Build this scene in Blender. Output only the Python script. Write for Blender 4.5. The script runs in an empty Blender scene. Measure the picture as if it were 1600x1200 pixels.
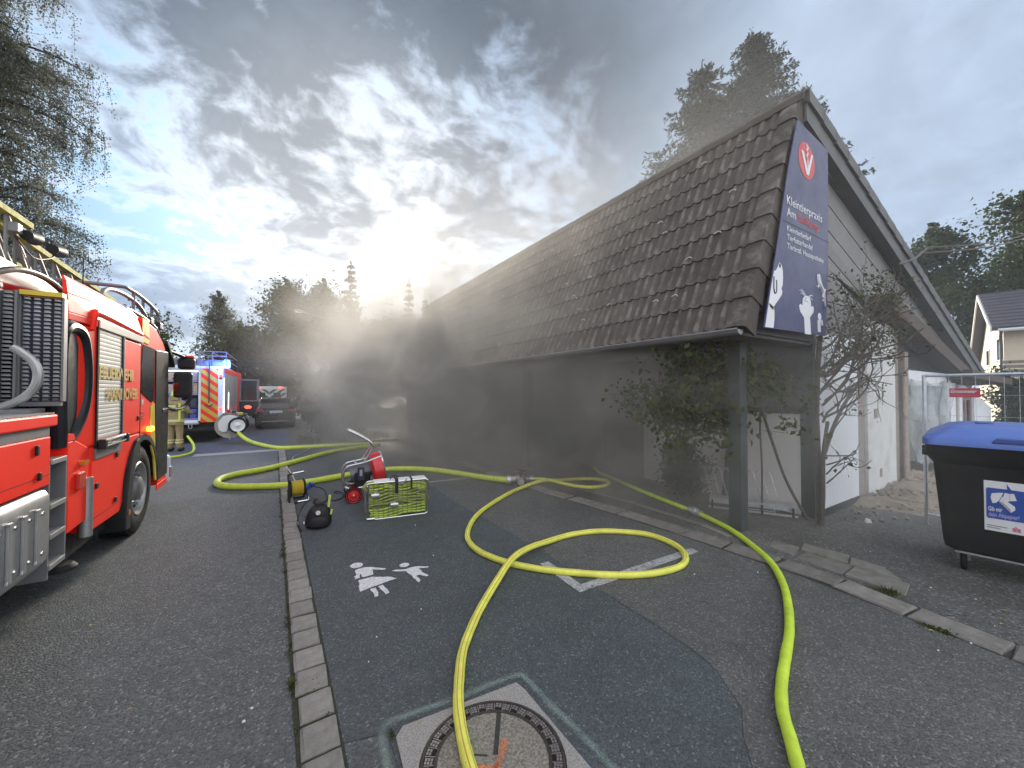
import bpy, math, random
import numpy as np
from mathutils import Vector, Matrix
R = math.radians
scn = bpy.context.scene
col = scn.collection
random.seed(7)

# ------------------------------------------------------------------ camera
cam_d = bpy.data.cameras.new('camera')
cam_d.sensor_width = 36.0
cam_d.lens = 595.0 / 1600.0 * 36.0
cam_d.clip_start = 0.05
cam_d.clip_end = 2000.0
cam = bpy.data.objects.new('camera', cam_d)
col.objects.link(cam)
cam.location = (0, 0, 1.75)
cam.rotation_euler = (R(90 + 1.06), 0, R(-31.7))
scn.camera = cam

# ------------------------------------------------------------------ exposure
scn.view_settings.view_transform = 'Standard'
scn.view_settings.look = 'None'
scn.view_settings.gamma = 1.0
scn.view_settings.exposure = 2.55
scn.view_settings.use_curve_mapping = False
scn.cycles.volume_step_rate = 2.0
scn.cycles.volume_bounces = 1
scn.cycles.max_bounces = 8
scn.cycles.transparent_max_bounces = 24
scn.cycles.sample_clamp_indirect = 4.0

SUN_AZ, SUN_EL = R(14.7), R(17.5)          # azimuth measured from +Y towards +X
SUN_DIR = (math.sin(SUN_AZ) * math.cos(SUN_EL), math.cos(SUN_AZ) * math.cos(SUN_EL), math.sin(SUN_EL))


class NT:
    """small helper for node trees"""
    def __init__(self, tree):
        self.t = tree
        self.n = tree.nodes
        self.l = tree.links

    def new(self, typ, **kw):
        nd = self.n.new(typ)
        for k, v in kw.items():
            setattr(nd, k, v)
        return nd

    def put(self, sock, v):
        if v is None:
            return
        if isinstance(v, bpy.types.NodeSocket):
            self.l.new(v, sock)
        else:
            if hasattr(sock.default_value, '__len__') and not hasattr(v, '__len__'):
                v = (v, v, v)
            if hasattr(sock.default_value, '__len__') and len(sock.default_value) == 4 and len(v) == 3:
                v = tuple(v) + (1,)
            sock.default_value = v

    def m(self, op, a, b=None, c=None, clamp=False):
        nd = self.new('ShaderNodeMath', operation=op, use_clamp=clamp)
        self.put(nd.inputs[0], a); self.put(nd.inputs[1], b)
        if c is not None:
            self.put(nd.inputs[2], c)
        return nd.outputs[0]

    def v(self, op, a, b=None):
        nd = self.new('ShaderNodeVectorMath', operation=op)
        self.put(nd.inputs[0], a)
        if b is not None:
            self.put(nd.inputs[1], b)
        return nd.outputs['Value'] if op in ('DOT_PRODUCT', 'LENGTH', 'DISTANCE') else nd.outputs[0]

    def ramp(self, x, a, b, lo=0.0, hi=1.0, smooth=True):
        nd = self.new('ShaderNodeMapRange', interpolation_type='SMOOTHSTEP' if smooth else 'LINEAR')
        self.put(nd.inputs['Value'], x)
        self.put(nd.inputs['From Min'], a); self.put(nd.inputs['From Max'], b)
        self.put(nd.inputs['To Min'], lo); self.put(nd.inputs['To Max'], hi)
        return nd.outputs[0]

    def mix(self, f, a, b, blend='MIX'):
        nd = self.new('ShaderNodeMix', data_type='RGBA', blend_type=blend)
        self.put(nd.inputs[0], f); self.put(nd.inputs[6], a); self.put(nd.inputs[7], b)
        return nd.outputs[2]

    def noise(self, vec, scale, detail=4, rough=0.55, dist=0.0, dims='3D'):
        nd = self.new('ShaderNodeTexNoise', noise_dimensions=dims)
        if vec is not None:
            self.l.new(vec, nd.inputs['Vector'])
        self.put(nd.inputs['Scale'], scale); self.put(nd.inputs['Detail'], detail)
        self.put(nd.inputs['Roughness'], rough); self.put(nd.inputs['Distortion'], dist)
        return nd.outputs['Fac']

    def voro(self, vec, scale, feature='F1', rnd=1.0):
        nd = self.new('ShaderNodeTexVoronoi', feature=feature)
        if vec is not None:
            self.l.new(vec, nd.inputs['Vector'])
        self.put(nd.inputs['Scale'], scale); self.put(nd.inputs['Randomness'], rnd)
        return nd

    def coord(self, which='Object'):
        return self.new('ShaderNodeTexCoord').outputs[which]

    def sep(self, vec):
        nd = self.new('ShaderNodeSeparateXYZ'); self.l.new(vec, nd.inputs[0]); return nd.outputs

    def comb(self, x, y, z):
        nd = self.new('ShaderNodeCombineXYZ')
        self.put(nd.inputs[0], x); self.put(nd.inputs[1], y); self.put(nd.inputs[2], z)
        return nd.outputs[0]


# ------------------------------------------------------------------ world: sky with broken clouds in front of a low sun
def pixdir(az, el):
    az, el = R(az), R(el)
    return (math.sin(az) * math.cos(el), math.cos(az) * math.cos(el), math.sin(el))

world = bpy.data.worlds.new('World')
scn.world = world
world.use_nodes = True
W = NT(world.node_tree)
W.n.clear()
sky = W.new('ShaderNodeTexSky', sky_type='NISHITA')
sky.sun_disc = False
sky.sun_elevation = SUN_EL
sky.sun_rotation = SUN_AZ
sky.air_density = 1.0
sky.dust_density = 1.5
sky.ozone_density = 1.5
d = W.coord('Generated')
dx, dy, dz = W.sep(d)
zc = W.m('ADD', W.m('MAXIMUM', dz, 0.0), 0.30)
pl = W.comb(W.m('DIVIDE', dx, zc), W.m('DIVIDE', dy, zc), 0.0)
wob = W.new('ShaderNodeVectorMath', operation='ADD')
nz = W.new('ShaderNodeTexNoise'); W.l.new(pl, nz.inputs['Vector'])
W.put(nz.inputs['Scale'], 1.6); W.put(nz.inputs['Detail'], 3)
W.l.new(pl, wob.inputs[0])
W.l.new(W.v('MULTIPLY', W.v('SUBTRACT', nz.outputs['Color'], (0.5, 0.5, 0.5)), (0.30, 0.30, 0.0)), wob.inputs[1])
pw = wob.outputs[0]
n1 = W.m('SUBTRACT', W.noise(pw, 2.1, 10, 0.60), 0.5)
n2 = W.m('SUBTRACT', W.noise(pl, 0.9, 3, 0.5), 0.5)
n3 = W.m('SUBTRACT', W.noise(pw, 11.0, 9, 0.60, 0.15), 0.5)
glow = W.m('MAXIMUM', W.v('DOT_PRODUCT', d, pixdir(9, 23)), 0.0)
g_wide = W.ramp(glow, 0.70, 0.98)
g_tight = W.ramp(glow, 0.90, 1.0)
dark_m = W.ramp(W.v('DOT_PRODUCT', d, pixdir(14, 50)), 0.74, 0.95)      # heavy grey bank high over the street
gap_l = W.ramp(W.v('DOT_PRODUCT', d, pixdir(-4, 22)), 0.86, 0.985)      # broken, open part low on the left
low_b = W.m('MULTIPLY', W.ramp(dz, 0.07, 0.13), W.ramp(dz, 0.18, 0.27, 1.0, 0.0))
low_b = W.m('MULTIPLY', low_b, W.ramp(W.v('DOT_PRODUCT', d, pixdir(-16, 12)), 0.90, 0.985))
far_m = W.ramp(glow, 0.70, 0.90, 1.0, 0.0)                              # closed, smooth cover away from the sun
cover = W.m('ADD', W.m('MULTIPLY', n1, 1.0), W.m('MULTIPLY', n2, 0.45))
cover = W.m('ADD', cover, W.m('MULTIPLY', n3, W.m("ADD", 0.34, W.m("MULTIPLY", g_wide, 0.42))))
cover = W.m('ADD', cover, W.m('MULTIPLY', dark_m, 0.27))
cover = W.m('ADD', cover, W.m('MULTIPLY', far_m, 0.24))
cover = W.m('SUBTRACT', cover, W.m('MULTIPLY', gap_l, 0.055))
cover = W.m('SUBTRACT', cover, W.ramp(W.v('DOT_PRODUCT', d, pixdir(23, 27)), 0.94, 0.995, 0.0, 0.12))
cover = W.m('ADD', W.m('ADD', cover, -0.005), W.m('MULTIPLY', low_b, 0.27))
alpha = W.ramp(cover, -0.10, 0.06)
depth = W.ramp(cover, -0.05, 0.22)
edge_b = W.m('ADD', 1.20, W.m('ADD', W.m('MULTIPLY', g_wide, 0.75), W.m('MULTIPLY', g_tight, 0.8)))
core_b = W.m('ADD', W.m('ADD', 0.72, W.m('ADD', W.m('MULTIPLY', g_wide, 0.30), W.m('MULTIPLY', g_tight, 0.5))), W.m("MULTIPLY", far_m, 0.42))
core_b = W.m('ADD', core_b, W.ramp(glow, 0.0, 0.36, 1.8, 0.0))  # added brightness: sky outside the view raised to light ground and gable wall
core_b = W.m('SUBTRACT', core_b, W.m("MULTIPLY", dark_m, 0.50))
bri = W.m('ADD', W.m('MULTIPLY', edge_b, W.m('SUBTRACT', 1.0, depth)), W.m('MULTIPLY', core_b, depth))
bri = W.m('MULTIPLY', bri, W.m('ADD', 1.0, W.m('ADD', W.m('MULTIPLY', n3, 0.5), W.m('MULTIPLY', n1, 0.5))))
bri = W.m('MULTIPLY', bri, W.m('SUBTRACT', 1.0, W.m('MULTIPLY', dark_m, 0.16)))
tint = W.mix(W.ramp(glow, 0.05, 0.35), (0.95, 0.985, 1.05), (0.76, 0.945, 1.22))
tint = W.mix(W.m('MULTIPLY', g_tight, 0.65), tint, (1.0, 1.0, 0.985))
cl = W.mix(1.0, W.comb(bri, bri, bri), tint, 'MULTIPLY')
clear = W.mix(0.97, sky.outputs[0], (0.72, 1.14, 1.58))
clear = W.mix(1.0, clear, W.comb(*(W.m('ADD', 0.85, W.m('ADD', W.m('MULTIPLY', g_wide, 0.25), W.m('MULTIPLY', g_tight, 0.4))),) * 3), 'MULTIPLY')
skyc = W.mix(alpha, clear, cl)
hz = W.ramp(dz, 0.0, 0.16, 1.0, 0.0)
warm = W.mix(W.ramp(glow, 0.78, 0.99), (1.15, 1.40, 1.70), (1.9, 1.65, 1.25))
skyc = W.mix(W.m('MULTIPLY', hz, 0.55), skyc, warm)
bg = W.new('ShaderNodeBackground')
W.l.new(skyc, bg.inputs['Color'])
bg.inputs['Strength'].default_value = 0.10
wo = W.new('ShaderNodeOutputWorld')
W.l.new(bg.outputs[0], wo.inputs['Surface'])

# ------------------------------------------------------------------ sun, veiled by cloud
sd = bpy.data.lights.new('sun', 'SUN')
sd.energy = 1.5
sd.angle = R(12)
sd.color = (1.0, 0.90, 0.76)
sun = bpy.data.objects.new('sun', sd)
col.objects.link(sun)
sun.rotation_euler = Vector(SUN_DIR).to_track_quat('Z', 'Y').to_euler()


# ------------------------------------------------------------------ materials
def lin(c):
    return c

MATS = {}


def pmat(name, base, rough=0.6, metal=0.0, var=0.12, vscale=6.0, bump=0.0, bscale=40.0, coat=0.0, dirt=0.0,
         dirtc=(0.08, 0.07, 0.06), emit=None, estr=0.0, trans=0.0, spec=0.5, rvar=0.1, objrand=0.0):
    m = bpy.data.materials.new(name)
    m.use_nodes = True
    T = NT(m.node_tree)
    b = T.n['Principled BSDF']
    c = T.coord('Object')
    n = T.noise(c, vscale, 5, 0.6)
    f = T.ramp(n, 0.25, 0.75, 1 - var, 1 + var, smooth=False)
    colr = T.mix(1.0, tuple(base), T.comb(f, f, f), 'MULTIPLY')
    if objrand > 0:
        oi = T.new('ShaderNodeObjectInfo')
        rr = T.ramp(oi.outputs['Random'], 0, 1, 1 - objrand, 1 + objrand, smooth=False)
        colr = T.mix(1.0, colr, T.comb(rr, rr, rr), 'MULTIPLY')
    if dirt > 0:
        dn = T.noise(c, vscale * 0.45, 8, 0.7, 0.4)
        dm = T.m('MULTIPLY', T.ramp(dn, 0.48, 0.72), dirt)
        colr = T.mix(dm, colr, tuple(dirtc))
    T.l.new(colr, b.inputs['Base Color'])
    rn = T.noise(c, vscale * 2.3, 4, 0.6)
    T.l.new(T.ramp(rn, 0.2, 0.8, max(0.02, rough - rvar), min(1, rough + rvar), smooth=False), b.inputs['Roughness'])
    b.inputs['Metallic'].default_value = metal
    b.inputs['Specular IOR Level'].default_value = spec
    if coat:
        b.inputs['Coat Weight'].default_value = coat
        b.inputs['Coat Roughness'].default_value = 0.06
    if trans:
        b.inputs['Transmission Weight'].default_value = trans
    if emit:
        b.inputs['Emission Color'].default_value = tuple(emit) + (1,)
        b.inputs['Emission Strength'].default_value = estr
    if bump > 0:
        bn = T.noise(c, bscale, 5, 0.65)
        bp = T.new('ShaderNodeBump')
        bp.inputs['Strength'].default_value = bump
        bp.inputs['Distance'].default_value = 0.01
        T.l.new(bn, bp.inputs['Height'])
        T.l.new(bp.outputs[0], b.inputs['Normal'])
    MATS[name] = m
    return m


def asphalt(name, base, speck, speck_amt, scale=95.0, warm=(1, 1, 1), patch=0.25):
    m = bpy.data.materials.new(name)
    m.use_nodes = True
    T = NT(m.node_tree)
    b = T.n['Principled BSDF']
    c = T.coord('Object')
    v1 = T.voro(c, scale)
    v2 = T.voro(c, scale * 2.1)
    st = T.sep(T.v('MULTIPLY', v1.outputs['Color'], (1, 1, 1)))[0]
    st2 = T.sep(T.v('MULTIPLY', v2.outputs['Color'], (1, 1, 1)))[1]
    big = T.noise(c, 0.55, 6, 0.65, 0.6)
    mid = T.noise(c, 4.0, 6, 0.7)
    fine = T.noise(c, 260.0, 3, 0.7)
    f = T.ramp(big, 0.3, 0.7, 1 - patch, 1 + patch, smooth=False)
    f = T.m('MULTIPLY', f, T.ramp(mid, 0.2, 0.8, 0.82, 1.18, smooth=False))
    f = T.m('MULTIPLY', f, T.ramp(st, 0.0, 1.0, 0.70, 1.32, smooth=False))
    f = T.m('MULTIPLY', f, T.ramp(st2, 0.0, 1.0, 0.78, 1.22, smooth=False))
    f = T.m('MULTIPLY', f, T.ramp(fine, 0.2, 0.8, 0.8, 1.2, smooth=False))
    colr = T.mix(1.0, tuple(base), T.comb(f, f, f), 'MULTIPLY')
    warmf = T.ramp(T.noise(c, 1.3, 5, 0.6), 0.45, 0.75)
    colr = T.mix(T.m('MULTIPLY', warmf, 0.35), colr, T.mix(1.0, colr, tuple(warm), 'MULTIPLY'))
    sp = T.ramp(st, 1 - speck_amt, 1 - speck_amt * 0.6)
    colr = T.mix(T.m('MULTIPLY', sp, 0.8), colr, tuple(speck))
    # sparse pale grit
    v3 = T.voro(c, 34.0)
    keep = T.m('GREATER_THAN', T.sep(T.v('MULTIPLY', v3.outputs['Color'], (1, 1, 1)))[2], 0.975)
    near = T.m('LESS_THAN', v3.outputs['Distance'], 0.13)
    colr = T.mix(T.m('MULTIPLY', keep, near), colr, (0.5, 0.5, 0.48))
    T.l.new(colr, b.inputs['Base Color'])
    T.l.new(T.ramp(big, 0.3, 0.7, 0.62, 0.86), b.inputs['Roughness'])
    b.inputs['Specular IOR Level'].default_value = 0.45
    bp = T.new('ShaderNodeBump')
    bp.inputs['Strength'].default_value = 0.75
    bp.inputs['Distance'].default_value = 0.006
    T.l.new(T.m('SUBTRACT', T.m('MULTIPLY', fine, 0.4), v1.outputs['Distance']), bp.inputs['Height'])
    T.l.new(bp.outputs[0], b.inputs['Normal'])
    MATS[name] = m
    return m


asphalt('asphalt_street', (0.094, 0.103, 0.105), (0.23, 0.235, 0.235), 0.09, 80, (1.04, 1.0, 0.95))
asphalt('asphalt_dark', (0.076, 0.087, 0.092), (0.21, 0.215, 0.215), 0.05, 110, (1.03, 1.0, 0.97), 0.15)
asphalt('asphalt_brown', (0.108, 0.107, 0.103), (0.25, 0.245, 0.24), 0.07, 100, (1.06, 1.0, 0.92), 0.20)
asphalt('asphalt_forecourt', (0.110, 0.107, 0.101), (0.25, 0.24, 0.23), 0.09, 60, (1.08, 1.0, 0.9), 0.40)
asphalt('soil', (0.27, 0.225, 0.175), (0.30, 0.25, 0.18), 0.2, 40, (1.2, 1.0, 0.8), 0.45)
asphalt('verge', (0.10, 0.09, 0.06), (0.2, 0.2, 0.12), 0.1, 30, (1.0, 1.1, 0.7), 0.4)
pmat('sett', (0.25, 0.235, 0.215), 0.85, var=0.28, vscale=22, bump=0.5, bscale=120, objrand=0.16, dirt=0.35, dirtc=(0.12, 0.115, 0.085))
pmat('kerb', (0.215, 0.198, 0.178), 0.88, var=0.32, vscale=9, bump=0.6, bscale=80, objrand=0.18, dirt=0.6, dirtc=(0.075, 0.068, 0.055))
pmat('slab', (0.20, 0.19, 0.165), 0.88, var=0.25, vscale=8, bump=0.5, bscale=90, objrand=0.2, dirt=0.6, dirtc=(0.09, 0.08, 0.065))
pmat('moss', (0.035, 0.038, 0.022), 0.95, var=0.5, vscale=30, bump=0.6, bscale=90)
pmat('groove', (0.045, 0.042, 0.038), 0.95, var=0.4, vscale=12)
pmat('concrete', (0.36, 0.34, 0.315), 0.85, var=0.5, vscale=130, bump=0.7, bscale=160, dirt=0.35, dirtc=(0.15, 0.14, 0.12))
pmat('concrete_fill', (0.26, 0.24, 0.20), 0.9, var=0.75, vscale=95, bump=0.8, bscale=110, dirt=0.5, dirtc=(0.10, 0.095, 0.07))
pmat('cast_iron', (0.075, 0.062, 0.055), 0.55, metal=0.55, var=0.3, vscale=20, bump=0.25, bscale=120)
pmat('worn_iron', (0.33, 0.30, 0.29), 0.42, metal=0.7, var=0.2, vscale=30)
pmat('hole_black', (0.008, 0.008, 0.008), 0.9)
pmat('red_paint', (1.0, 0.030, 0.012), 0.46, var=0.03, vscale=2, coat=0.0, rvar=0.05, spec=0.22, dirt=0.10, dirtc=(0.45, 0.03, 0.02))
pmat('red_dark', (0.55, 0.02, 0.015), 0.4, var=0.05, coat=0.4)
pmat('gold_print', (0.52, 0.37, 0.07), 0.5, var=0.15, vscale=30)
pmat('yellow_strip', (0.66, 0.50, 0.05), 0.4, var=0.08)
pmat('rail_yellow', (0.34, 0.35, 0.07), 0.75, var=0.15, spec=0.2)
pmat('cream', (0.42, 0.39, 0.35), 0.45, var=0.08, dirt=0.25, dirtc=(0.35, 0.3, 0.25))
pmat('alu', (0.42, 0.42, 0.42), 0.42, metal=0.6, var=0.10, vscale=6, dirt=0.2, dirtc=(0.22, 0.21, 0.2))
pmat('alu_tread', (0.60, 0.60, 0.61), 0.34, metal=0.8, var=0.15)
pmat('alu_shutter', (0.52, 0.51, 0.47), 0.65, metal=0.0, spec=0.3, var=0.05, vscale=3)
pmat('chrome', (0.72, 0.72, 0.72), 0.16, metal=1.0, var=0.05)
pmat('galv', (0.58, 0.60, 0.62), 0.36, metal=0.8, var=0.2, vscale=25)
pmat('grey_metal', (0.20, 0.20, 0.21), 0.5, metal=0.3, var=0.1)
pmat('black_plastic', (0.018, 0.020, 0.022), 0.5, spec=0.3, var=0.2, bump=0.08, bscale=200)
pmat('snorkel', (0.016, 0.020, 0.025), 0.4, var=0.15, spec=0.3)
pmat('rubber', (0.010, 0.010, 0.011), 0.75, spec=0.25, var=0.3, vscale=10, bump=0.15, bscale=60, dirt=0.2, dirtc=(0.05, 0.047, 0.043))
pmat('trim_black', (0.010, 0.011, 0.012), 0.4, var=0.1, spec=0.18)
pmat('ladder_alu_shaded', (0.20, 0.20, 0.195), 0.6, metal=0.3, var=0.15)  # darker copy of the aluminium, backlit shade put into the colour
pmat('chassis_black', (0.012, 0.012, 0.013), 0.7, var=0.3)
pmat('dark_glass', (0.010, 0.012, 0.014), 0.06, var=0.0, spec=0.4)
pmat('mirror_glass', (0.35, 0.42, 0.40), 0.05, metal=1.0, var=0.0)
pmat('white_paint_metal', (0.72, 0.74, 0.77), 0.4, var=0.05, coat=0.3)
pmat('grey_shutter', (0.42, 0.40, 0.39), 0.45, metal=0.3, var=0.08)
pmat('amber_light', (0.9, 0.3, 0.02), 0.25, emit=(1.0, 0.28, 0.02), estr=1.6)
pmat('amber_off', (0.55, 0.20, 0.02), 0.25)
pmat('red_light', (0.8, 0.03, 0.02), 0.25, emit=(1.0, 0.05, 0.03), estr=0.9)
pmat('red_lens', (0.42, 0.02, 0.015), 0.2, coat=0.5)
pmat('blue_light', (0.05, 0.12, 0.9), 0.2, emit=(0.02, 0.09, 1.0), estr=11.0)
pmat('blue_core', (0.3, 0.5, 1.0), 0.2, emit=(0.25, 0.5, 1.0), estr=30.0)
pmat('blue_lens', (0.03, 0.06, 0.35), 0.15, coat=0.6)
pmat('led_white', (0.9, 0.9, 0.9), 0.3, emit=(1.0, 0.95, 0.92), estr=0.8)
pmat('locker_inside', (0.30, 0.32, 0.46), 0.5, var=0.15)
pmat('kit_blue', (0.05, 0.07, 0.32), 0.5, var=0.3)
pmat('kit_beige', (0.42, 0.33, 0.26), 0.6, var=0.2)
pmat('kit_dark', (0.03, 0.035, 0.06), 0.5, var=0.3)
pmat('white_line', (0.50, 0.50, 0.485), 0.8, var=0.3, vscale=40, bump=0.2, bscale=150, dirt=0.9, dirtc=(0.12, 0.12, 0.118))
pmat('fan_red', (0.60, 0.018, 0.025), 0.4, var=0.06, coat=0.3)
pmat('steel_tube', (0.55, 0.55, 0.56), 0.28, metal=0.9, var=0.08)
pmat('cable_yellow', (0.50, 0.36, 0.03), 0.6, var=0.15, vscale=30)
pmat('bag_black', (0.013, 0.014, 0.016), 0.65, var=0.4, vscale=14, bump=0.3, bscale=60)
pmat('bag_grey', (0.07, 0.065, 0.065), 0.7, var=0.3)
pmat('plug_blue', (0.03, 0.06, 0.28), 0.4)
pmat('wire_pale', (0.5, 0.48, 0.36), 0.6)
pmat('plaster_white', (0.86, 0.88, 0.91), 0.85, var=0.05, vscale=3, bump=0.12, bscale=30, dirt=0.12, dirtc=(0.45, 0.45, 0.45))
pmat('plaster_old', (0.72, 0.72, 0.70), 0.9, var=0.10, vscale=5, bump=0.4, bscale=18, dirt=0.55, dirtc=(0.36, 0.35, 0.33))
pmat('bare_brick', (0.30, 0.25, 0.21), 0.9, var=0.3, vscale=10, bump=0.7, bscale=25)
pmat('pipe_rust', (0.38, 0.30, 0.25), 0.75, var=0.45, vscale=14, dirt=0.6, dirtc=(0.42, 0.42, 0.41))
pmat('plinth', (0.028, 0.030, 0.032), 0.75, var=0.25)
pmat('board_grey', (0.215, 0.212, 0.205), 0.75, var=0.14, vscale=4, bump=0.25, bscale=30, objrand=0.10)
pmat('fascia_grey', (0.135, 0.138, 0.138), 0.75, var=0.15, vscale=3, bump=0.15, bscale=25)
pmat('board_brown', (0.085, 0.062, 0.047), 0.75, var=0.3, vscale=5, bump=0.3, bscale=30)
pmat('soffit', (0.12, 0.115, 0.11), 0.8, var=0.2)
pmat('porch_wall', (0.78, 0.77, 0.75), 0.9, var=0.08, vscale=3, bump=0.15, bscale=30)
pmat('porch_wall_shaded', (0.10, 0.095, 0.09), 0.9, var=0.2, vscale=3, bump=0.15, bscale=30)  # darker copy of the porch wall, shade of the recess put into the colour
pmat('post_grey', (0.050, 0.060, 0.060), 0.65, var=0.2)
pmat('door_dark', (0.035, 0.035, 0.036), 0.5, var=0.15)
pmat('gutter', (0.30, 0.30, 0.30), 0.45, metal=0.5, var=0.2)
pmat('bin_black', (0.011, 0.012, 0.014), 0.6, spec=0.10, var=0.2, vscale=5, bump=0.10, bscale=160, dirt=0.1, dirtc=(0.06, 0.06, 0.06))
pmat('bin_blue', (0.085, 0.165, 0.50), 0.42, var=0.10, vscale=4, bump=0.12, bscale=50, dirt=0.18, dirtc=(0.2, 0.27, 0.5))
pmat('bin_blue_dark', (0.035, 0.075, 0.27), 0.45, var=0.1)
pmat('sticker_white', (0.72, 0.73, 0.75), 0.4, var=0.04)
pmat('sticker_blue', (0.022, 0.075, 0.34), 0.4, var=0.06)
pmat('print_white', (0.74, 0.75, 0.77), 0.5, var=0.04)
pmat('print_lilac', (0.36, 0.38, 0.72), 0.5, var=0.04)
pmat('print_grey', (0.25, 0.25, 0.26), 0.6)
pmat('print_shade', (0.36, 0.37, 0.40), 0.6)
pmat('print_pink', (0.62, 0.15, 0.22), 0.5)
pmat('banner_blue', (0.040, 0.050, 0.135), 0.5, var=0.06, vscale=2, bump=0.05, bscale=6)
pmat('banner_red', (0.62, 0.045, 0.045), 0.5, var=0.04)
pmat('print_dark', (0.03, 0.03, 0.04), 0.6)
pmat('sign_red', (0.50, 0.02, 0.045), 0.45, var=0.05)
pmat('sign_blue', (0.02, 0.08, 0.42), 0.45, var=0.05)
pmat('bark', (0.075, 0.062, 0.05), 0.95, var=0.4, vscale=7, bump=0.6, bscale=25)
pmat('bark_grey', (0.13, 0.12, 0.105), 0.95, var=0.4, vscale=9, bump=0.5, bscale=30)
pmat('vine', (0.095, 0.085, 0.072), 0.9, var=0.35, vscale=20)
pmat('birch_bark', (0.42, 0.41, 0.39), 0.85, var=0.4, vscale=8, dirt=0.7, dirtc=(0.05, 0.045, 0.04))
pmat('house_cream', (0.66, 0.60, 0.47), 0.85, var=0.05)
pmat('house_white', (0.66, 0.65, 0.62), 0.85, var=0.05)
pmat('roof_slate', (0.090, 0.085, 0.105), 0.75, var=0.15)
pmat('rail_wood', (0.26, 0.22, 0.18), 0.8, var=0.15)
pmat('coat_beige', (0.30, 0.235, 0.12), 0.85, var=0.2, vscale=12, bump=0.3, bscale=25)
pmat('coat_lime', (0.56, 0.62, 0.12), 0.6, var=0.1)
pmat('reflect_band', (0.62, 0.58, 0.28), 0.4, var=0.08)
pmat('helmet_lime', (0.50, 0.78, 0.10), 0.35, var=0.05)
pmat('skin', (0.45, 0.27, 0.19), 0.6, var=0.06)
pmat('glove', (0.03, 0.03, 0.032), 0.7)
pmat('boot', (0.02, 0.02, 0.02), 0.6)
pmat('car_black', (0.016, 0.015, 0.017), 0.25, var=0.1, coat=0.8)
pmat('plate_white', (0.60, 0.62, 0.66), 0.5, var=0.03)
pmat('ambulance', (0.55, 0.58, 0.58), 0.45, var=0.05)
pmat('chevron_green', (0.04, 0.09, 0.07), 0.5)
pmat('litter', (0.70, 0.70, 0.67), 0.8)
pmat('leaf_litter', (0.32, 0.27, 0.08), 0.8)
pmat('wood_scrap', (0.42, 0.33, 0.22), 0.85, var=0.25)
pmat('orange_spray', (0.72, 0.24, 0.10), 0.85, var=0.3, vscale=30)
pmat('weed', (0.085, 0.125, 0.030), 0.8, var=0.4)
# ------------------------------------------------------------------ special materials
def leaf_mat(name, a, b, trans=0.35):
    m = bpy.data.materials.new(name)
    m.use_nodes = True
    T = NT(m.node_tree)
    T.n.clear()
    c = T.coord('Object')
    n = T.noise(c, 1.1, 4, 0.7)
    nf = T.new('ShaderNodeTexWhiteNoise', noise_dimensions='3D')
    T.l.new(T.v('SNAP', c, (0.12, 0.12, 0.12)), nf.inputs['Vector'])
    f = T.m('ADD', T.m('MULTIPLY', n, 0.6), T.m('MULTIPLY', nf.outputs['Value'], 0.4))
    colr = T.mix(T.ramp(f, 0.25, 0.75), tuple(a), tuple(b))
    df = T.new('ShaderNodeBsdfDiffuse'); T.l.new(colr, df.inputs['Color'])
    tr = T.new('ShaderNodeBsdfTranslucent'); T.l.new(colr, tr.inputs['Color'])
    mx = T.new('ShaderNodeMixShader'); mx.inputs[0].default_value = trans
    T.l.new(df.outputs[0], mx.inputs[1]); T.l.new(tr.outputs[0], mx.inputs[2])
    o = T.new('ShaderNodeOutputMaterial'); T.l.new(mx.outputs[0], o.inputs['Surface'])
    MATS[name] = m

leaf_mat('leaf_birch', (0.080, 0.090, 0.072), (0.19, 0.20, 0.17), 0.45)
leaf_mat('leaf_far', (0.030, 0.045, 0.018), (0.075, 0.095, 0.035))
leaf_mat('leaf_dark', (0.022, 0.035, 0.018), (0.06, 0.08, 0.035))
leaf_mat('needle', (0.012, 0.020, 0.016), (0.034, 0.044, 0.034), 0.12)
leaf_mat('leaf_rose', (0.030, 0.050, 0.018), (0.13, 0.15, 0.055))
leaf_mat('leaf_dry', (0.07, 0.06, 0.035), (0.14, 0.12, 0.07))
leaf_mat('grass_blade', (0.06, 0.08, 0.02), (0.13, 0.15, 0.05))


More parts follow.
